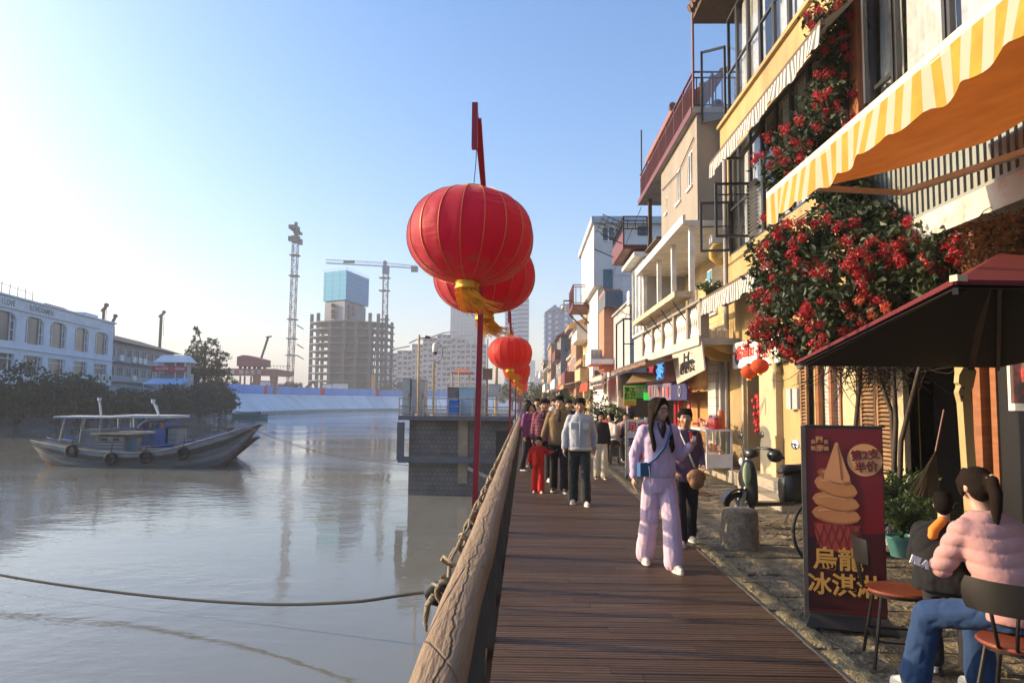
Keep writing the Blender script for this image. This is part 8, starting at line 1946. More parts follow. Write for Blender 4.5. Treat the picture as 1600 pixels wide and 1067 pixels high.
MB().bx(5.6,5.7,21,25,0.1,2.8).build('warm_back_wall',mat('warm_interior',(0.30,0.14,0.06),0.6,var=0.3,bump=0),rs)
for i,x in enumerate((22.0,23.0,24.0)): MB().bx(4.08,4.12,x,x+.08,0.9,2.6).build('orange_post',mat('orange_post',(0.6,0.2,0.04),0.5),rs)
rp=thing('red_couplet','narrow red vertical banner with pale characters by the shop post','banner',(4.2,19.9,1.5)); a=atX(1076,640,4.25); MB().bx(4.25,4.28,a.y-.13,a.y+.13,1.05,2.0).build('panel',Mrs,rp)
for k,chh in enumerate('生意兴隆'): put_text(chh,0.2,(4.245,a.y,1.86-.22*k),(0,-1,0),(0,0,1),M_bwhite,rp,0.004)
# menu board held behind the women
mn=thing('menu_card','small cream menu board with handwriting above the walking women','menu board',(2.0,9.6,1.2)); a=at(1063,669,9.6); b=at(1080,641,9.6); MB().add([(a.x,9.6,a.z),(b.x-.01,9.6,a.z-.01),(b.x,9.62,b.z),(a.x-.01,9.62,b.z),(a.x,9.63,a.z),(b.x-.01,9.63,a.z-.01),(b.x,9.65,b.z),(a.x-.01,9.65,b.z)],[(0,1,2,3),(4,7,6,5),(0,4,5,1),(1,5,6,2),(2,6,7,3),(3,7,4,0)]).build('board',mat('menu_cream',(0.55,0.44,0.22),0.6,var=0.1,bump=0),mn)
MB().cyl(((a.x+b.x)/2,9.66,a.z+.05),((a.x+b.x)/2,9.66,-0.02),.012,n=6).build('stand',M_dark,mn); MB().cyl(((a.x+b.x)/2,9.66,-0.02),((a.x+b.x)/2,9.66,0.0),.15,n=16).build('base',M_dark,mn)
put_text('菜单',0.06,((a.x+b.x)/2,9.595,b.z-.05),(1,0,0),(0,0,1),M_black,mn,0.001)
# tables and greenery under the dark awning
def table2(x,y,lab):
 r_=thing('cafe_table',lab,'table',(x,y,0)); MB().bx(x-.55,x+.55,y-.3,y+.3,.70,.74).build('table_top',M_wood,r_)
 for sx in (-.48,.48):
  for sy in (-.24,.24): MB().bx(x+sx-.02,x+sx+.02,y+sy-.02,y+sy+.02,-.02,.70).build('leg',M_dark,r_)
table2(2.75,20.0,'brown table of the seated group nearest the pavement sign'); table2(2.9,23.2,'brown table further back behind the seated group')
for (px,py,Y,sx_,hh,lab,sd) in ((925,640,27,1.3,1.9,'bushy green plant behind the walking girl',3),(895,636,30,1.2,1.9,'dense shrub under the dark awning left of the bushy plant',4),(962,636,22.5,0.7,1.6,'bright leafy plant left of the green stall',5),(880,640,34,1.2,2.0,'dark shrub behind the walking men',6),(944,650,25,0.8,1.3,'low shrub between the tables and the dark awning',7)):
 c=at(px,py,Y); rb_=thing('street_shrub',lab,'shrub',(c.x,Y,0),'shrubs in tubs along the street'); MB().lathe([(.16,0),(.2,.28),(.18,.28),(0,.26)],(c.x,Y,-.02),14).build('tub',M_dark,rb_); mb=MB(); leaves(mb,[(c.x,Y,hh*.62,sx_*.5,.5,hh*.42)],900,.11,random.Random(sd)); mb.build('foliage',M_green,rb_,fix=False)
 MB().cyl((c.x,Y,.3),(c.x,Y,hh*.6),.03,n=6).build('stem',M_bark,rb_)
# ================================================================== PEOPLE
def skinmat(name, c): return mat(name, c, 0.5, var=0.05, scale=8, bump=0.03, bscale=80, sub=0.12)
M_skin = skinmat('skin', (0.46,0.27,0.19)); M_skin2 = skinmat('skin_warm', (0.40,0.22,0.145))
M_hair = mat('black_hair', (0.007,0.005,0.004), 0.7, spec=0.1, var=0.25, scale=30, aniso=(6,6,0.6), bump=0.5, bscale=60)
M_hairb = mat('dark_brown_hair', (0.014,0.008,0.005), 0.7, spec=0.1, var=0.25, scale=30, aniso=(6,6,0.6), bump=0.5, bscale=60)
M_eye = mat('eye_white', (0.7,0.68,0.65), 0.2, var=0, bump=0); M_iris = mat('iris_dark', (0.02,0.012,0.01), 0.15, var=0, bump=0); M_lip = mat('lips', (0.40,0.14,0.12), 0.45, var=0, bump=0)
M_shoe = mat('cream_shoe', (0.60,0.56,0.48), 0.6, var=0.1, bump=0.1); M_shoeb = mat('black_shoe', (0.02,0.02,0.02), 0.5, bump=0.05); M_sole = mat('shoe_sole', (0.65,0.63,0.60), 0.6, var=0.05, bump=0)
def fab(name, c, r_=0.85): return mat('cloth_'+name, c, r_, var=0.08, scale=6, bump=0.35, bscale=22, sheen=0.04, spec=0.25)
V3 = Vector
class Blob(MB):
 def cap(s, p0, p1, r0, r1=None, n=12, sc=None):
  r1 = r0 if r1 is None else r1; s.cyl(p0,p1,r0,r1,n); s.sph(p0,r0,n,8); s.sph(p1,r1,n,8); return s
 def loftz(s, secs, n=20):
  """secs: (x,y,z,rx,ry)"""
  base=len(s.v)
  for (x,y,z,rx,ry) in secs:
   for j in range(n): t=2*math.pi*j/n; c,q=math.cos(t),math.sin(t); s.v.append(V3((x+math.copysign(abs(c)**.85,c)*rx,y+math.copysign(abs(q)**.85,q)*ry,z)))
  k=len(secs)
  for i in range(k-1):
   for j in range(n): s.f.append([base+i*n+j,base+i*n+(j+1)%n,base+(i+1)*n+(j+1)%n,base+(i+1)*n+j]); s.mi.append(0)
  s.f.append([base+j for j in range(n)][::-1]); s.f.append([base+(k-1)*n+j for j in range(n)]); s.mi += [0,0]; return s
def fuse(mb, name, m_, parent, vox=0.014, smooth=4, wrinkle=0.0, wsc=7.0, quilt=None, seed=0, rot=None, hem=None):
 """fuse overlapping closed shapes into one continuous surface"""
 me = bpy.data.meshes.new('tmp'); me.from_pydata(mb.v,[],mb.f); bm=bmesh.new(); bm.from_mesh(me); bmesh.ops.recalc_face_normals(bm,faces=bm.faces); bm.to_mesh(me); bm.free()
 o = bpy.data.objects.new('tmp', me)
 r_ = o.modifiers.new('r','REMESH'); r_.mode='VOXEL'; r_.voxel_size=vox; r_.use_smooth_shade=True
 s_ = o.modifiers.new('s','SMOOTH'); s_.iterations=smooth; s_.factor=0.5
 dg = tmp_dg(o); me2 = bpy.data.meshes.new_from_object(o.evaluated_get(dg)); bpy.data.objects.remove(o); bpy.data.meshes.remove(me)
 if wrinkle or quilt:
  ns=[v.normal.copy() for v in me2.vertices]
  for v,nn in zip(me2.vertices,ns):
   c=v.co; d=0
   if wrinkle:
    q=noise.noise((c.x*wsc*1.3+c.z*wsc*0.8+seed,c.y*wsc*1.3,c.z*wsc*0.6-c.x*wsc*.5)); q2=noise.noise((c.x*wsc*2.3+c.z*wsc*1.7+seed,c.y*wsc*2,c.z*wsc*1.2+5)); d -= wrinkle*(0.8*max(0,1-abs(q)*3.2)**1.5+0.25*q2)
   if quilt: per,amp=quilt[:2]; d += amp*(abs(math.sin(math.pi*(c.z+0.010*noise.noise((c.x*5,c.y*5,0)))/per))**0.45-0.7)
   v.co = c+nn*d
 me2.name=name; me2.materials.clear(); me2.materials.append(m_); me2.polygons.foreach_set('use_smooth',[True]*len(me2.polygons))
 o=bpy.data.objects.new(name,me2); COL.objects.link(o); o.parent=parent; return o
def hand(mb, wrist, direc, palm_n, sz=1.0, curl=0.5, side=1):
 """five fingered hand; direc along the fingers, palm_n out of the palm"""
 d=V3(direc).normalized(); p=V3(palm_n); p=(p-d*p.dot(d)).normalized(); u=d.cross(p).normalized()*side; w=V3(wrist)
 mb.cap(w,w+d*0.05*sz,0.021*sz,0.026*sz,10)
 for k,(o_,ln) in enumerate(((-0.024,0.070),(-0.008,0.080),(0.009,0.076),(0.024,0.060))):
  b=w+d*0.075*sz+u*o_*sz; mb.cap(w+d*0.03*sz+u*o_*0.7*sz,b,0.014*sz,0.0115*sz,8)
  a1=curl*0.7; a2=curl*1.6; d1=d*math.cos(a1)+p*math.sin(a1); d2=d*math.cos(a2)+p*math.sin(a2)
  m=b+d1*ln*0.5*sz; mb.cap(b,m,0.0098*sz,0.0088*sz,8); mb.cap(m,m+d2*ln*0.5*sz,0.0086*sz,0.0068*sz,8)
 b=w+d*0.02*sz-u*0.022*sz; m=b+(d*0.7-u*0.8+p*0.3).normalized()*0.038*sz; mb.cap(b,m,0.013*sz,0.010*sz,8); mb.cap(m,m+(d*0.9-u*0.15+p*0.5).normalized()*0.032*sz,0.0098*sz,0.0078*sz,8)
def head_parts(root, body, hc, hs, yaw, pitch, skin, hair, hairm, glasses, vox, face=True, age=1.0):
 """hc head centre, hs scale (1 = 0.225 m tall head). face looks to -Y before yaw"""
 M_ = Matrix.Translation(hc) @ Matrix.Rotation(yaw,4,'Z') @ Matrix.Rotation(pitch,4,'X') @ Matrix.Scale(hs,4)
 T = lambda x,y,z: M_ @ V3((x,y,z))
 hb = Blob()
 hb.sph((0,0.012,0.025),0.088,16,12,(0.88,1.05,1.0)); hb.sph((0,-0.012,-0.03),0.070,14,10,(0.90,0.95,1.05)); hb.sph((0,-0.035,-0.072),0.036,12,8,(1.15,1,0.9))
 hb.sph((-0.038,-0.045,-0.025),0.028,10,8); hb.sph((0.038,-0.045,-0.025),0.028,10,8)
 hb.cap((0,-0.078,0.012),(0,-0.098,-0.022),0.008,0.0125,8); hb.sph((-0.012,-0.088,-0.024),0.009,8,6); hb.sph((0.012,-0.088,-0.024),0.009,8,6)
 for s_ in (-1,1): hb.sph((s_*0.080,0.012,-0.008),0.022,8,6,(0.45,0.75,1.25))
 hb.sph((0,-0.077,-0.052),0.014,8,6,(1.5,0.7,0.8))
 for s_ in (-1,1): hb.cap((s_*0.014,-0.080,0.030),(s_*0.045,-0.070,0.030),0.009,0.007,8)
 hb.xf(M_); b=len(body.v); body.v += hb.v; body.f += [[i+b for i in f] for f in hb.f]; body.mi += hb.mi
 if face:
  for s_ in (-1,1):
   e=Blob(); e.sph((s_*0.030,-0.0790,0.010),0.0115,12,8,(1.2,0.5,0.62)); e.xf(M_); eo=e.build('eye',M_eye,root,smooth=True,local=True)
   e=Blob(); e.sph((s_*0.030,-0.0850,0.010),0.0052,10,6,(1,0.4,1)); e.xf(M_); e.build('iris',M_iris,eo,smooth=True,local=True)
   e=Blob(); e.cap((s_*0.016,-0.0835,0.027),(s_*0.046,-0.076,0.028),0.0030,0.0022,6); e.xf(M_); e.build('eyebrow',hairm,root,smooth=True,local=True)
  e=Blob(); e.sph((0,-0.0862,-0.052),0.010,12,6,(2.1,0.45,0.5)); e.xf(M_); e.build('mouth',M_lip,root,smooth=True,local=True)
 if glasses:
  g=Blob()
  for s_ in (-1,1):
   g.path([(s_*(0.032+0.0255*math.cos(t)),-0.094,0.008+0.022*math.sin(t)) for t in [2*math.pi*i/16 for i in range(17)]],0.0022,5); g.path([(s_*0.057,-0.092,0.012),(s_*0.078,-0.05,0.012),(s_*0.083,0.01,0.008)],0.0020,5)
  g.path([(-0.007,-0.095,0.012),(0.007,-0.095,0.012)],0.002,5); g.xf(M_); g.build('glasses',M_black,root,smooth=True,local=True)
 h=Blob(); rr=random.Random(int(hs*100)+len(hair))
 h.sph((0,0.022,0.040),0.098,16,12,(0.93,1.0,0.92)); h.sph((0,0.045,0.0),0.086,14,10,(0.95,0.85,1.05))
 if hair in ('short','fringe'):
  for q in range(16): t=R(20+140*q/15); h.cap((math.cos(t)*0.060,0.0-math.sin(t)*0.05,0.105),(math.cos(t)*0.079,-math.sin(t)*0.078+0.005,0.055+rr.uniform(-.008,.012)+(0.0 if hair=='short' else -0.012)),0.020,0.011,8)
 if hair in ('long','bob','tail'):
  for s_ in (-1,1):
   h.cap((s_*0.02,-0.045,0.110),(s_*0.072,-0.052,0.040),0.020,0.016,8); h.cap((s_*0.072,-0.050,0.040),(s_*0.083,-0.020,-0.04),0.016,0.016,8)
 if hair == 'bob':
  for q in range(12): t=R(-20+220*q/11); h.cap((math.cos(t)*0.080,math.sin(t)*0.07+0.01,0.02),(math.cos(t)*0.090,math.sin(t)*0.075,-0.085),0.020,0.016,8)
 h.xf(M_)
 if hair == 'long':
  for q in range(15):
   t=R(-8+196*q/14); a=T(math.cos(t)*0.082,math.sin(t)*0.07+0.005,0.0)
   fx=math.cos(t); x_=hc.x+fx*0.105+(-0.0); yb=hc.y+(-0.125 if abs(fx)>0.75 else 0.10); zb=hc.z-(0.36 if abs(fx)>0.75 else 0.30)*hs-rr.uniform(0,.04)
   mdl=(a+V3((x_,yb*0.6+a.y*0.4,zb)))/2+V3((fx*0.018,0,0.02)); h.path([a,mdl,V3((x_*0.97+hc.x*0.03,yb,zb+0.05)),V3((x_*0.9+hc.x*0.1,yb,zb-0.01))],[0.020*hs,0.022*hs,0.017*hs,0.004],8)
 if hair == 'tail':
  h.cap(T(0,0.11,0.045),T(0,0.15,0.03),0.032*hs,0.034*hs,10); h.path([T(0,0.14,0.04),T(0.01,0.165,-0.05),T(0.015,0.15,-0.15),T(0.02,0.135,-0.26)],[0.034*hs,0.040*hs,0.032*hs,0.008*hs],10)
 fuse(h,'hair',hairm,root,vox*0.9,2,wrinkle=0.002,wsc=30)
 return T
def shoe(root, ankle, direc, m_, sz=1.0, sole=M_sole, lift=0):
 a=V3(ankle); d=V3((direc[0],direc[1],0)).normalized(); b=Blob(); z=a.z
 b.cap(a+V3((0,0,-0.02)),a+V3((0,0,-0.035*sz)),0.040*sz,0.042*sz,10)
 b.cap(a-d*0.035*sz+V3((0,0,-0.045*sz)),a+d*0.10*sz+V3((0,0,-0.052*sz)),0.036*sz,0.040*sz,10); b.cap(a+d*0.08*sz+V3((0,0,-0.055*sz)),a+d*0.15*sz+V3((0,0,-0.060*sz)),0.040*sz,0.030*sz,10)
 s_=fuse(b,'shoe',m_,root,0.010 if sz>0.6 else 0.014,2)
 c=Blob(); u=V3((-d.y,d.x,0)); pts=[]
 for q in range(16):
  t=2*math.pi*q/16; pts.append(a+d*(0.058+0.125*math.cos(t))*sz+u*0.042*sz*math.sin(t)*(1.0+0.15*math.cos(t)))
 c.add([V3((p.x,p.y,z-0.088*sz)) for p in pts]+[V3((p.x,p.y,z-0.062*sz)) for p in pts],[tuple(range(16))[::-1],tuple(range(16,32))]+[(i,(i+1)%16,16+(i+1)%16,16+i) for i in range(16)]).build('sole',sole,s_,local=True)
def person(label, X, Y, H, rz=0.0, top='x', topc=(0.3,0.3,0.3), pantc=(0.05,0.05,0.07), pant_w=0.085, shoem=None, hair='short', hairm=None, skin=None, headyaw=0.0, headpitch=0.0, glasses=False, headk=1.07,
   fL=(-0.09,0.12,0.0), fR=(0.09,-0.18,0.0), armL=((-0.05,0.03,-0.27),(-0.03,-0.06,-0.24)), armR=((0.05,0.02,-0.27),(0.03,-0.03,-0.24)), vox=0.014, bulk=1.0, quilt=None, toplen=0.50, z0=0.0, wr=0.007, group=None, face=True, lean=0.0, sleeve=1.0, collar=None, curlL=0.5, curlR=0.5, name='person', cat='person', sh=None):
 """figure facing -Y before rz; all lengths for a height of 1.7 and then scaled"""
 k=H/1.7; root=thing(name,label,cat,(0,0,0),group); skin=skin or M_skin; hairm=hairm or M_hair; nm=label.split()[0]
 sx = sh or 0.152; P=lambda x,y,z: V3((x*k,y*k,z*k))
 hipz=0.90; dz=0.0
 # drop the hips a little when the stride is long
 st=abs(fL[1]-fR[1]); hipz -= 0.10*st*st*4
 body=Blob(); HC=P(0,-0.015+lean*0.5,1.582)
 body.cap(P(0,0.01+lean*0.4,1.40),P(0,-0.005+lean*0.5,1.52),0.052*k,0.050*k)
 body.loftz([(0,0,(hipz-0.02)*k,0.15*k,0.095*k),(0,0,(hipz+0.08)*k,0.145*k,0.095*k),(0,lean*.2*k,1.10*k,0.120*k,0.085*k),(0,lean*.3*k,1.28*k,0.145*k,0.095*k),(0,lean*.4*k,1.38*k,0.14*k,0.08*k),(0,lean*.4*k,1.43*k,0.07*k,0.055*k)])
 joints={}
 for nm_,s_,f,arm,cu in (('L',-1,fL,armL,curlL),('R',1,fR,armR,curlR)):
  hip=P(s_*0.085,0,hipz-0.02); ank=P(f[0],f[1],0.09+f[2]); kn=(hip+ank)/2+P(0,-0.02-0.10*max(0,f[1])-0.25*f[2]-0.03*st,0.02)
  body.cap(hip,kn,0.078*k,0.052*k); body.cap(kn,ank,0.050*k,0.034*k); body.cap(ank,ank+P(0,-0.10,-0.05),0.034*k,0.026*k)
  shd=P(s_*sx,0.01+lean*0.4,1.375); el=shd+P(*arm[0]); wr_=el+P(*arm[1]); body.cap(P(s_*0.06,0.005,1.39),shd,0.05*k,0.052*k); body.cap(shd,el,0.046*k,0.037*k); body.cap(el,wr_,0.036*k,0.024*k)
  dv=(wr_-el).normalized(); pn=V3((-s_,-0.3,0)) if abs(dv.z)>0.6 and dv.z<0 else V3((-s_*0.6,-0.6,0.2)); hand(body,wr_,dv,pn,k*0.98,cu,side=s_)
  joints[nm_]=(hip,kn,ank,shd,el,wr_)
 T=head_parts(root,body,HC,k*headk,headyaw,headpitch,skin,hair,hairm,glasses,vox,face)
 fuse(body,'body',skin,root,vox*0.75,2)
 tm=fab(top,topc); c=Blob(); tb=(hipz+ (0.86-0.90)+ (0.50-toplen)); b_=bulk
 c.loftz([(0,0,tb*k,0.165*k*b_,0.118*k*b_),(0,0,(tb+0.05)*k,0.172*k*b_,0.122*k*b_),(0,lean*.2*k,1.10*k,0.162*k*b_,0.118*k*b_),(0,lean*.3*k,1.27*k,0.172*k*b_,0.120*k*b_),(0,lean*.4*k,1.385*k,0.145*k*b_,0.098*k*b_),(0,lean*.45*k,1.45*k,0.075*k,0.070*k)])
 for nm_,s_ in (('L',-1),('R',1)):
  hip,kn,ank,shd,el,wr_=joints[nm_]; c.cap(P(s_*0.07,0.005+lean*.4,1.385),shd,0.060*k*b_,0.060*k*b_); c.cap(shd,el,0.058*k*b_*sleeve,0.050*k*b_*sleeve); e2=el+(wr_-el)*0.90; c.cap(el,e2,0.050*k*b_*sleeve,0.036*k*b_*sleeve)
  c.cap(el+(wr_-el)*0.80,e2,0.043*k*b_*sleeve,0.041*k*b_*sleeve)
 if collar: c.cap(P(-0.045,-0.035,1.455),P(0.045,-0.035,1.455),0.028*k,0.028*k); c.cap(P(-0.05,0.04,1.465),P(0.05,0.04,1.465),0.03*k,0.03*k)
 jo=fuse(c,'jacket' if bulk>=1 else 'sweater',tm,root,vox,2,wrinkle=wr,wsc=9,quilt=quilt,seed=X*3)
 pm=fab('pants_%s'%top,pantc); c=Blob(); c.loftz([(0,0,(hipz-0.09)*k,0.150*k,0.105*k),(0,0,(hipz+0.02)*k,0.160*k,0.112*k),(0,0,(hipz+0.13)*k,0.142*k,0.105*k)])
 for nm_,s_ in (('L',-1),('R',1)):
  hip,kn,ank,*_=joints[nm_]; c.cap(hip,kn,0.096*k,max(0.070,pant_w*0.92)*k); lo=ank+P(0,0.0,-0.035); c.cap(kn,lo+(kn-lo)*0.08,max(0.068,pant_w*0.9)*k,pant_w*0.98*k)
 fuse(c,'trousers',pm,root,vox,2,wrinkle=wr*1.1,wsc=5.5,seed=Y)
 for nm_,s_ in (('L',-1),('R',1)): shoe(root,joints[nm_][2]+V3((0,0,0.0)),(s_*0.15,-1),shoem or M_shoe,k)
 root.location=(X,Y,z0); root.rotation_euler=(0,0,rz); return root,joints,T,P
def sub(root, mb, name, m_, smooth=True, parent=None): return mb.build(name,m_,parent or root,smooth=smooth,local=True)
# woman in lilac, nearest walker
w1,J,T,P = person('woman in lilac tracksuit with glasses and long dark hair holding up a dark red cup',1.32,7.38,1.63,R(8),'lilac',(0.50,0.38,0.52),(0.56,0.42,0.54),0.105,hair='long',hairm=M_hairb,headyaw=R(32),glasses=True,
 fL=(-0.10,0.18,0.01),fR=(0.08,-0.20,0.0),armL=((-0.09,0.05,-0.25),(-0.02,-0.06,-0.23)),armR=((0.07,0.0,-0.26),(0.06,-0.17,0.12)),vox=0.0095,wr=0.007,toplen=0.40,sleeve=1.12,bulk=1.02,collar=True,curlR=1.1,sh=0.155)
b=Blob(); b.loftz([(0,0,0.955*P(0,0,1).z,0.150,0.108),(0,0,1.04*P(0,0,1).z,0.146,0.108)]); fuse(b,'purple_waistband',fab('violet',(0.07,0.035,0.14)),w1,0.0095,1,wrinkle=0.002)
b=Blob(); b.path([P(0,-0.085,1.46),P(0.004,-0.108,1.40),P(0.006,-0.112,1.30)],[0.045,0.040,0.010],10); sub(w1,b,'dark_inner_shirt',fab('ink',(0.02,0.015,0.03)))
bp=bag=Blob().box(P(-0.19,-0.10,0.99),(0.13,0.05,0.13),0.4); sub(w1,bp,'blue_pouch',fab('blue_bag',(0.04,0.12,0.26)),False)
b=Blob(); b.path([P(0.12,0.0,1.455),P(0.10,-0.10,1.38),P(0.02,-0.140,1.22),P(-0.08,-0.138,1.10),P(-0.17,-0.11,1.03)],0.012,6); sub(w1,b,'bag_strap',fab('blue_strap',(0.05,0.13,0.28)))
b=Blob(); b.cap(P(-0.15,-0.14,1.02),P(-0.14,-0.15,0.88),0.006,0.004,6); sub(w1,b,'white_cord',M_sole)
wr_=J['R'][5]; cup=wr_+P(0.0,-0.065,0.075)
ct=thing('paper_cup','dark red drink cup held up by the woman in lilac','cup',(0,0,0)); Mw=Matrix.Translation((1.32,7.38,0)) @ Matrix.Rotation(R(8),4,'Z'); cw=Mw @ cup
MB().lathe([(0,-0.055),(0.030,-0.055),(0.043,0.055),(0.045,0.058),(0,0.058)],tuple(cw),18).build('cup_body',mat('cup_red',(0.16,0.012,0.02),0.35,var=0.1,bump=0),ct,smooth='auto'); MB().lathe([(0.046,0.058),(0.047,0.066),(0.038,0.074),(0,0.074)],tuple(cw),18).build('lid',M_black,ct,smooth='auto'); MB().box((cw.x,cw.y-0.041,cw.z),(0.032,0.006,0.045)).build('cup_mark',M_sole,ct)
# woman behind with brown bag
w2,J2,T2,P2_=person('woman in dark mauve coat behind the lilac one, with a brown shoulder bag',1.83,8.55,1.52,R(0),'mauve',(0.10,0.06,0.10),(0.015,0.015,0.02),0.085,hair='short',headyaw=R(-8),fL=(-0.08,-0.12,0),fR=(0.08,0.14,0.02),armL=((-0.05,0.03,-0.26),(0.04,-0.14,-0.16)),armR=((0.06,0.02,-0.26),(-0.02,-0.16,-0.12)),vox=0.012,toplen=0.55,skin=M_skin2,shoem=M_shoe)
b=Blob(); b.sph(P2_(0.09,-0.20,0.86),0.10,16,10,(1.1,0.6,0.95)); b.sph(P2_(0.09,-0.22,0.80),0.09,14,10,(1.0,0.6,0.9)); fuse(b,'brown_bag',mat('bag_leather',(0.20,0.10,0.04),0.5,var=0.1,bump=0.15),w2,0.012,3,wrinkle=0.006)
b=Blob(); b.path([P2_(-0.10,-0.06,1.45),P2_(-0.02,-0.13,1.25),P2_(0.08,-0.17,0.98)],0.010,6); sub(w2,b,'bag_strap',M_bwhite)
# young man in grey jacket
m1,J3,T3,P3=person('young man in pale grey jacket and washed black jeans on the boardwalk',0.86,11.75,1.64,R(-3),'palegrey',(0.36,0.38,0.42),(0.025,0.03,0.03),0.088,hair='fringe',fL=(-0.10,0.05,0.0),fR=(0.10,-0.20,0),armL=((-0.09,0.02,-0.26),(-0.01,-0.08,-0.23)),armR=((0.09,0.04,-0.26),(0.0,0.04,-0.24)),vox=0.013,toplen=0.48,bulk=1.08,sleeve=1.12,collar=True,skin=M_skin2,wr=0.008)
b=Blob(); b.cap(P3(0,-0.150,0.90),P3(0,-0.140,1.40),0.006,0.006,6); sub(m1,b,'zip',M_steel)
b=Blob(); b.loftz([(0,0,0.86*P3(0,0,1).z,0.190,0.138),(0,0,0.915*P3(0,0,1).z,0.192,0.140)]); fuse(b,'cream_hem',fab('creamhem',(0.50,0.46,0.38)),m1,0.013,1)
for s_ in (-1,1): b=Blob(); b.box(P3(s_*0.095,-0.148,1.26),(0.09,0.010,0.10)); sub(m1,b,'chest_pocket',fab('pocket_grey',(0.42,0.44,0.48)),False)
# man in olive brown jacket holding the child's hand
m2,J4,T4,P4=person('man in olive brown zip jacket leading the child in red by the hand',0.60,13.25,1.68,R(0),'olive',(0.20,0.13,0.065),(0.014,0.014,0.018),0.085,hair='short',shoem=M_shoeb,fL=(-0.09,0.10,0.0),fR=(0.09,-0.14,0),armL=((-0.09,0.0,-0.26),(-0.07,-0.06,-0.22)),armR=((0.09,0.03,-0.26),(0.0,-0.03,-0.25)),vox=0.014,toplen=0.50,bulk=1.12,sleeve=1.1,collar=True)
b=Blob(); b.loftz([(0,-0.02,1.25*P4(0,0,1).z,0.05,0.128),(0,-0.01,1.44*P4(0,0,1).z,0.055,0.09)]); sub(m2,b,'dark_inner_shirt',fab('darkinner',(0.05,0.035,0.04)))
# child in red
ch,J5,T5,P5=person('small child in a bright red printed tracksuit beside the railing',0.23,13.15,0.95,R(0),'childred',(0.50,0.02,0.015),(0.50,0.02,0.015),0.115,hair='fringe',fL=(-0.11,0.02,0.0),fR=(0.10,-0.12,0),armL=((-0.10,0.0,-0.22),(-0.03,-0.06,-0.22)),armR=((0.16,0.02,-0.16),(0.16,0.02,0.06)),vox=0.012,toplen=0.52,bulk=1.22,sleeve=1.15,sh=0.16,headk=1.38)
put_text('GAN', 0.075, (0,-0.093,0.665), (1,0,0),(0,0,1), M_sole, ch, 0.003)
# man in maroon puffer
m3,J6,T6,P6=person('man in maroon quilted jacket walking behind the child in red',0.37,15.1,1.62,R(4),'maroonq',(0.17,0.05,0.075),(0.012,0.012,0.018),0.088,hair='short',headyaw=R(10),skin=M_skin2,vox=0.014,bulk=1.16,sleeve=1.2,quilt=(0.065,0.018),toplen=0.50,collar=True)
b=Blob(); b.loftz([(0,-0.02,1.26,0.045,0.125),(0,-0.01,1.38,0.05,0.09)]); sub(m3,b,'dark_inner_shirt',fab('darkinner',(0.05,0.035,0.04)))
# girl with printed black sweater
g1,J7,T7,P7=person('girl in black lettered sweatshirt and cream trousers beside the pavement sign',1.58,15.6,1.38,R(-4),'blacksw',(0.018,0.018,0.024),(0.55,0.48,0.36),0.105,hair='bob',shoem=M_shoeb,headpitch=R(12),vox=0.014,bulk=1.05,sleeve=1.1,toplen=0.47,fL=(-0.10,0.0,0),fR=(0.10,-0.10,0))
put_text('THE NEW', 0.055, (0,-0.118,1.02), (1,0,0),(0,0,1), M_sole, g1, 0.001); put_text('MORNING', 0.05, (0,-0.118,0.96), (1,0,0),(0,0,1), M_sole, g1, 0.001)
# people at the railing and further back
crowd=[('woman in purple coat leaning at the railing, nearest the rail',0.07,17.2,1.55,R(60),'purplec',(0.20,0.05,0.16),(0.02,0.02,0.03),'bob',1.15,None),
 ('woman with pink bag walking close behind the purple coat',0.18,18.4,1.5,R(-5),'plum',(0.11,0.03,0.09),(0.03,0.02,0.04),'bob',1.1,None),
 ('person with dark cap between the maroon jacket and the brown jacket',0.50,17.6,1.62,R(0),'rust',(0.30,0.10,0.07),(0.03,0.03,0.04),'short',1.05,None),
 ('person in black jacket half hidden behind the young man in grey',1.02,17.5,1.62,R(0),'blk',(0.02,0.02,0.025),(0.02,0.02,0.02),'short',1.1,None),
 ('distant walker in beige coat in the middle of the boardwalk',0.35,22.5,1.66,R(0),'beige',(0.42,0.34,0.24),(0.04,0.05,0.09),'short',1.1,None),
 ('distant walker in navy jacket near the railing',0.05,24.5,1.62,R(10),'navyj',(0.03,0.04,0.10),(0.03,0.03,0.03),'short',1.1,None),
 ('distant walker in white shirt on the right of the boardwalk',0.95,25,1.66,R(0),'whitec',(0.55,0.54,0.52),(0.03,0.04,0.08),'short',1.0,None),
 ('distant woman in red coat far along the boardwalk',0.45,29,1.58,R(0),'redc',(0.40,0.03,0.03),(0.03,0.03,0.03),'bob',1.1,None),
 ('distant man in grey coat far along the boardwalk',0.85,31,1.70,R(0),'greyc',(0.22,0.22,0.24),(0.03,0.03,0.03),'short',1.1,None),
 ('distant walker in mustard top by the rail',0.15,33,1.62,R(0),'mustard',(0.42,0.24,0.05),(0.04,0.04,0.06),'short',1.05,None),
 ('far walker in teal jacket before the trees',0.6,39,1.66,R(0),'tealj',(0.05,0.17,0.18),(0.03,0.03,0.03),'short',1.1,None),
 ('far walker in pink jacket before the trees',0.25,44,1.6,R(0),'pinkj',(0.50,0.20,0.24),(0.03,0.03,0.03),'bob',1.1,None),
 ('far walker in brown coat at the end of the boardwalk',0.9,48,1.68,R(0),'brownc',(0.16,0.09,0.05),(0.03,0.03,0.03),'short',1.1,None)]
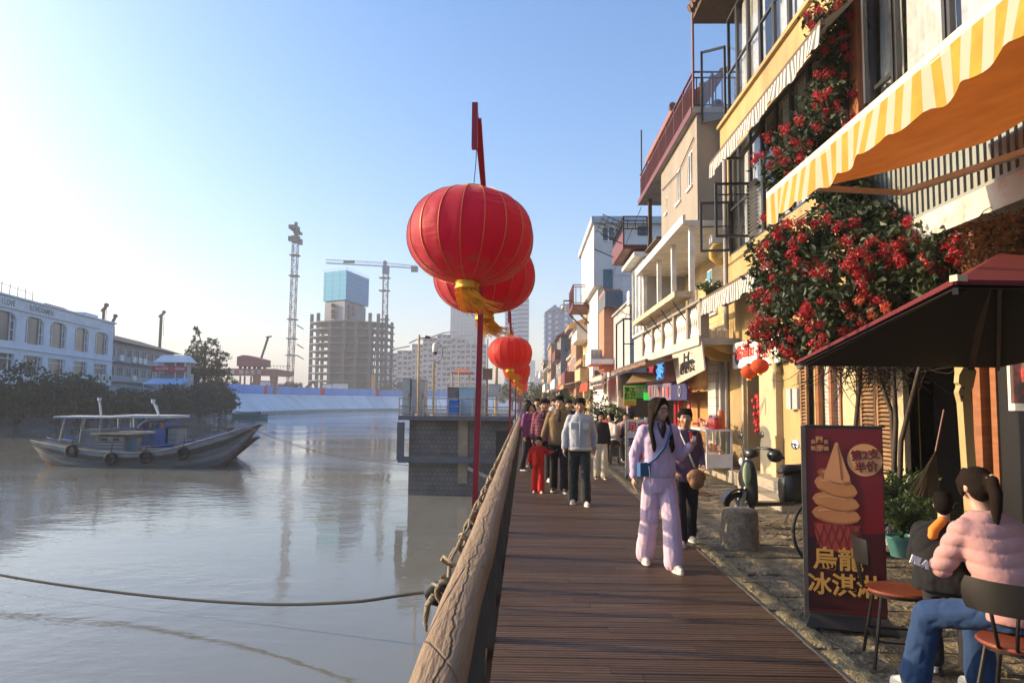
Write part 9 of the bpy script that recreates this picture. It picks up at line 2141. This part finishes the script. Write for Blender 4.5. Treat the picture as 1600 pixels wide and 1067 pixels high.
for i,(lab,x,y,h,rz,nm,tc_,pc,hr,bk_,q) in enumerate(crowd):
 person(lab,x,y,h,rz,nm,tc_,pc,0.085,hair=hr,vox=0.018 if y<20 else 0.026,bulk=bk_,shoem=M_shoeb,face=y<20,wr=0.005,fL=(-0.09,0.14-0.2*(i%2),0),fR=(0.09,-0.10+0.2*(i%2),0),group='people further along the boardwalk',skin=M_skin2 if i%2 else M_skin, quilt=(0.07,0.012) if i==0 else None)
def seated(label, X, Y, rz, scale, topn, topc, pantc, hair, hairm=None, vox=0.012, bulk=1.0, seat=0.46, quilt=None, lean=0.10, headyaw=0, headpitch=0, feet=((-0.12,-0.42),(0.12,-0.38)), knees=((-0.13,-0.42,0.50),(0.13,-0.42,0.50)), arms=None, shoem=None, face=True, group=None, pant_w=0.085, wr=0.006, z0=0, skin=None):
 """sitting figure facing -Y before rz, hips above the origin"""
 k=scale; root=thing('person',label,'person',(0,0,0),group); P=lambda x,y,z: V3((x*k,y*k,z)); S_=lambda z: seat+0.05+(z)*k
 Q=lambda x,y,z: V3((x*k,y*k,S_(z)))
 body=Blob(); body.loftz([(0,0.0,S_(-0.04),0.17*k,0.12*k),(0,0,S_(0.08),0.15*k,0.11*k),(0,-lean*.35*k,S_(0.22),0.125*k,0.09*k),(0,-lean*.75*k,S_(0.38),0.145*k,0.095*k),(0,-lean*k,S_(0.48),0.13*k,0.08*k),(0,-lean*k,S_(0.53),0.07*k,0.055*k)])
 hc=Q(0,-lean*1.25-0.02,0.69); body.cap(Q(0,-lean,0.50),hc+V3((0,0,-0.07*k)),0.052*k,0.05*k)
 j=[]; arms=arms or (((-0.06,-0.05,-0.25),(0.03,-0.22,-0.06)),((0.06,-0.05,-0.25),(-0.03,-0.22,-0.06)))
 for i,s_ in enumerate((-1,1)):
  hip=Q(s_*0.09,0,0.02); kn=V3((knees[i][0]*k,knees[i][1]*k,knees[i][2]*k+seat*(1-k)*0)); ank=V3((feet[i][0]*k,feet[i][1]*k,0.09*k)); body.cap(hip,kn,0.085*k,0.058*k); body.cap(kn,ank,0.055*k,0.036*k); body.cap(ank,ank+V3((0,-0.1*k,-0.05*k)),0.034*k,0.026*k)
  shd=Q(s_*0.17,-lean,0.465); el=shd+V3(arms[i][0])*k; w_=el+V3(arms[i][1])*k; body.cap(Q(s_*.06,-lean,.49),shd,.05*k,.052*k); body.cap(shd,el,.047*k,.038*k); body.cap(el,w_,.037*k,.025*k); hand(body,w_,w_-el,(0,0,-1),k*.98,.6,s_); j.append((hip,kn,ank,shd,el,w_))
 T=head_parts(root,body,hc,k*0.97,headyaw,headpitch,skin or M_skin,hair,hairm or M_hair,False,vox,face); fuse(body,'body',skin or M_skin,root,vox*.8,2)
 c=Blob(); B=bulk; c.loftz([(0,0.01,S_(-0.02),0.185*k*B,0.14*k*B),(0,0,S_(0.08),0.18*k*B,0.135*k*B),(0,-lean*.35*k,S_(0.22),0.17*k*B,0.125*k*B),(0,-lean*.75*k,S_(0.38),0.178*k*B,0.128*k*B),(0,-lean*.9*k,S_(0.44),0.19*k*B,0.122*k*B),(0,-lean*k,S_(0.50),0.165*k*B,0.10*k*B),(0,-lean*k,S_(0.56),0.075*k,0.07*k)])
 for (hip,kn,ank,shd,el,w_) in j: c.cap(Q(0,-lean,.455),shd+V3((0,0,-.012)),.075*k*B,.066*k*B); c.cap(shd+V3((0,0,-.012)),el,.066*k*B,.058*k*B); c.cap(el,el+(w_-el)*.88,.06*k*B,.043*k*B)
 fuse(c,'jacket',fab(topn,topc),root,vox,12 if quilt else 3,wrinkle=0 if quilt else wr,wsc=9,quilt=quilt,seed=X)
 c=Blob(); c.loftz([(0,0,S_(-0.07),0.16*k,0.13*k),(0,0,S_(0.04),0.178*k,0.135*k),(0,0,S_(0.12),0.15*k,0.115*k)])
 for (hip,kn,ank,*_) in j: c.cap(hip,kn,.105*k,.080*k); c.cap(kn,ank+V3((0,0,.01)),.080*k,pant_w*k)
 fuse(c,'trousers',fab('pants_'+topn,pantc),root,vox,2,wrinkle=0.008,wsc=8,seed=Y)
 for i,(hip,kn,ank,*_) in enumerate(j): shoe(root,ank,(-0.1+0.2*i,-1),shoem or M_shoe,k)
 root.location=(X,Y,z0); root.rotation_euler=(0,0,rz); return root,j,T,Q
# woman in pink quilted jacket, seen from behind
sw,js,Ts,Qs=seated('woman in pink quilted jacket and blue jeans sitting with her back to the camera',2.56,3.98,R(196),0.92,'pinkpuff',(0.42,0.23,0.215),(0.018,0.045,0.12),'tail',M_hairb,vox=0.0105,bulk=1.15,quilt=(0.070,0.015),lean=0.18,wr=0.003,headpitch=R(10),headyaw=R(-6),
 knees=((-0.10,-0.38,0.52),(0.30,-0.33,0.50)),feet=((-0.08,-0.33),(0.30,-0.44)),arms=(((-0.05,-0.14,-0.22),(0.04,-0.24,-0.02)),((0.05,-0.11,-0.235),(-0.20,-0.14,0.03))),pant_w=0.092,shoem=M_shoe)
b=Blob(); b.path([Ts(-0.018,0.125,0.045),Ts(0.0,0.150,0.062),Ts(0.02,0.128,0.045)],0.010,6); sub(sw,b,'hair_tie',mat('hair_tie_beige',(0.5,0.38,0.25),0.6))
# child on her lap
kd,jk,Tk,Qk=seated('small child in black padded coat with orange trim on the lap of the woman',2.44,4.42,R(150),0.66,'blackcoat',(0.008,0.008,0.010),(0.02,0.02,0.025),'short',vox=0.012,bulk=1.45,seat=0.50,lean=0.12,knees=((-0.15,-0.30,0.75),(0.12,-0.30,0.75)),feet=((-0.15,-0.34),(0.12,-0.34)),face=False,wr=0.008)
for o_ in list(kd.children):
 if o_.name.startswith(('shoe','trousers')): pass
pf=at(1437,878,4.20); put_text('FILA',0.055,(pf.x,pf.y,pf.z),(0.93,0.0,-0.36),(0.36,0.0,0.93),M_sole,None,0.004,name='fila_lettering')
fo_=bpy.context.scene.objects.get('fila_lettering'); fo_.parent=kd; fo_.matrix_parent_inverse=(Matrix.Translation(kd.location) @ Matrix.Rotation(R(150),4,'Z')).inverted(); fo_.name='lettering'
po=at(1466,820,4.42); b=Blob(); b.cap((po.x-0.03,po.y,po.z-0.03),(po.x+0.025,po.y,po.z+0.025),0.03,0.028); b.cap((po.x-0.045,po.y-.01,po.z-0.06),(po.x-0.01,po.y,po.z-0.065),0.024,0.02)
oh=fuse(b,'orange_hood_trim',fab('orange_trim',(0.65,0.20,0.03)),kd,0.010,2); oh.matrix_parent_inverse=(Matrix.Translation(kd.location) @ Matrix.Rotation(R(150),4,'Z')).inverted()
# seated group at the far table
seated('seated person in white top at the cafe table, facing the street',2.35,19.6,R(-60),0.98,'seatw',(0.50,0.46,0.42),(0.03,0.03,0.04),'bob',vox=0.018,group='people seated at the far cafe tables',face=False)
seated('seated person in dark top with back turned at the cafe table',2.75,19.3,R(180),1.0,'seatd',(0.03,0.03,0.04),(0.03,0.03,0.04),'short',vox=0.018,group='people seated at the far cafe tables',face=False)
seated('seated person in pink top across the cafe table',2.75,20.7,R(0),0.98,'seatp',(0.50,0.28,0.27),(0.03,0.03,0.04),'bob',vox=0.018,group='people seated at the far cafe tables',face=False)
seated('seated person in red top at the farther cafe table',2.5,22.6,R(-30),0.98,'seatr',(0.45,0.06,0.05),(0.03,0.03,0.04),'short',vox=0.022,group='people seated at the far cafe tables',face=False)
for i,(x,y,lab) in enumerate([(2.35,19.6,'stool under the seated person in white'),(2.75,19.3,'stool under the seated person in dark top'),(2.75,20.7,'stool under the seated person in pink'),(2.5,22.6,'stool under the seated person in red')]):
 s_=thing('wooden_stool',lab,'stool',(x,y,-.02),'stools at the far cafe tables'); MB().cyl((x,y,.42),(x,y,.46),.17,n=14).build('seat',M_wood,s_)
 for a_ in range(4): t=a_*math.pi/2+.78; MB().cyl((x+.1*math.cos(t),y+.1*math.sin(t),.42),(x+.15*math.cos(t),y+.15*math.sin(t),-.02),.014,n=6).build('leg',M_dark,s_)
vp,*_=person('stall keeper in dark top standing behind the green stall counter',3.25,23.4,1.64,R(0),'keeper',(0.04,0.05,0.08),(0.03,0.03,0.03),0.085,hair='short',vox=0.02,face=False)
bpy.data.scenes.remove(TS)
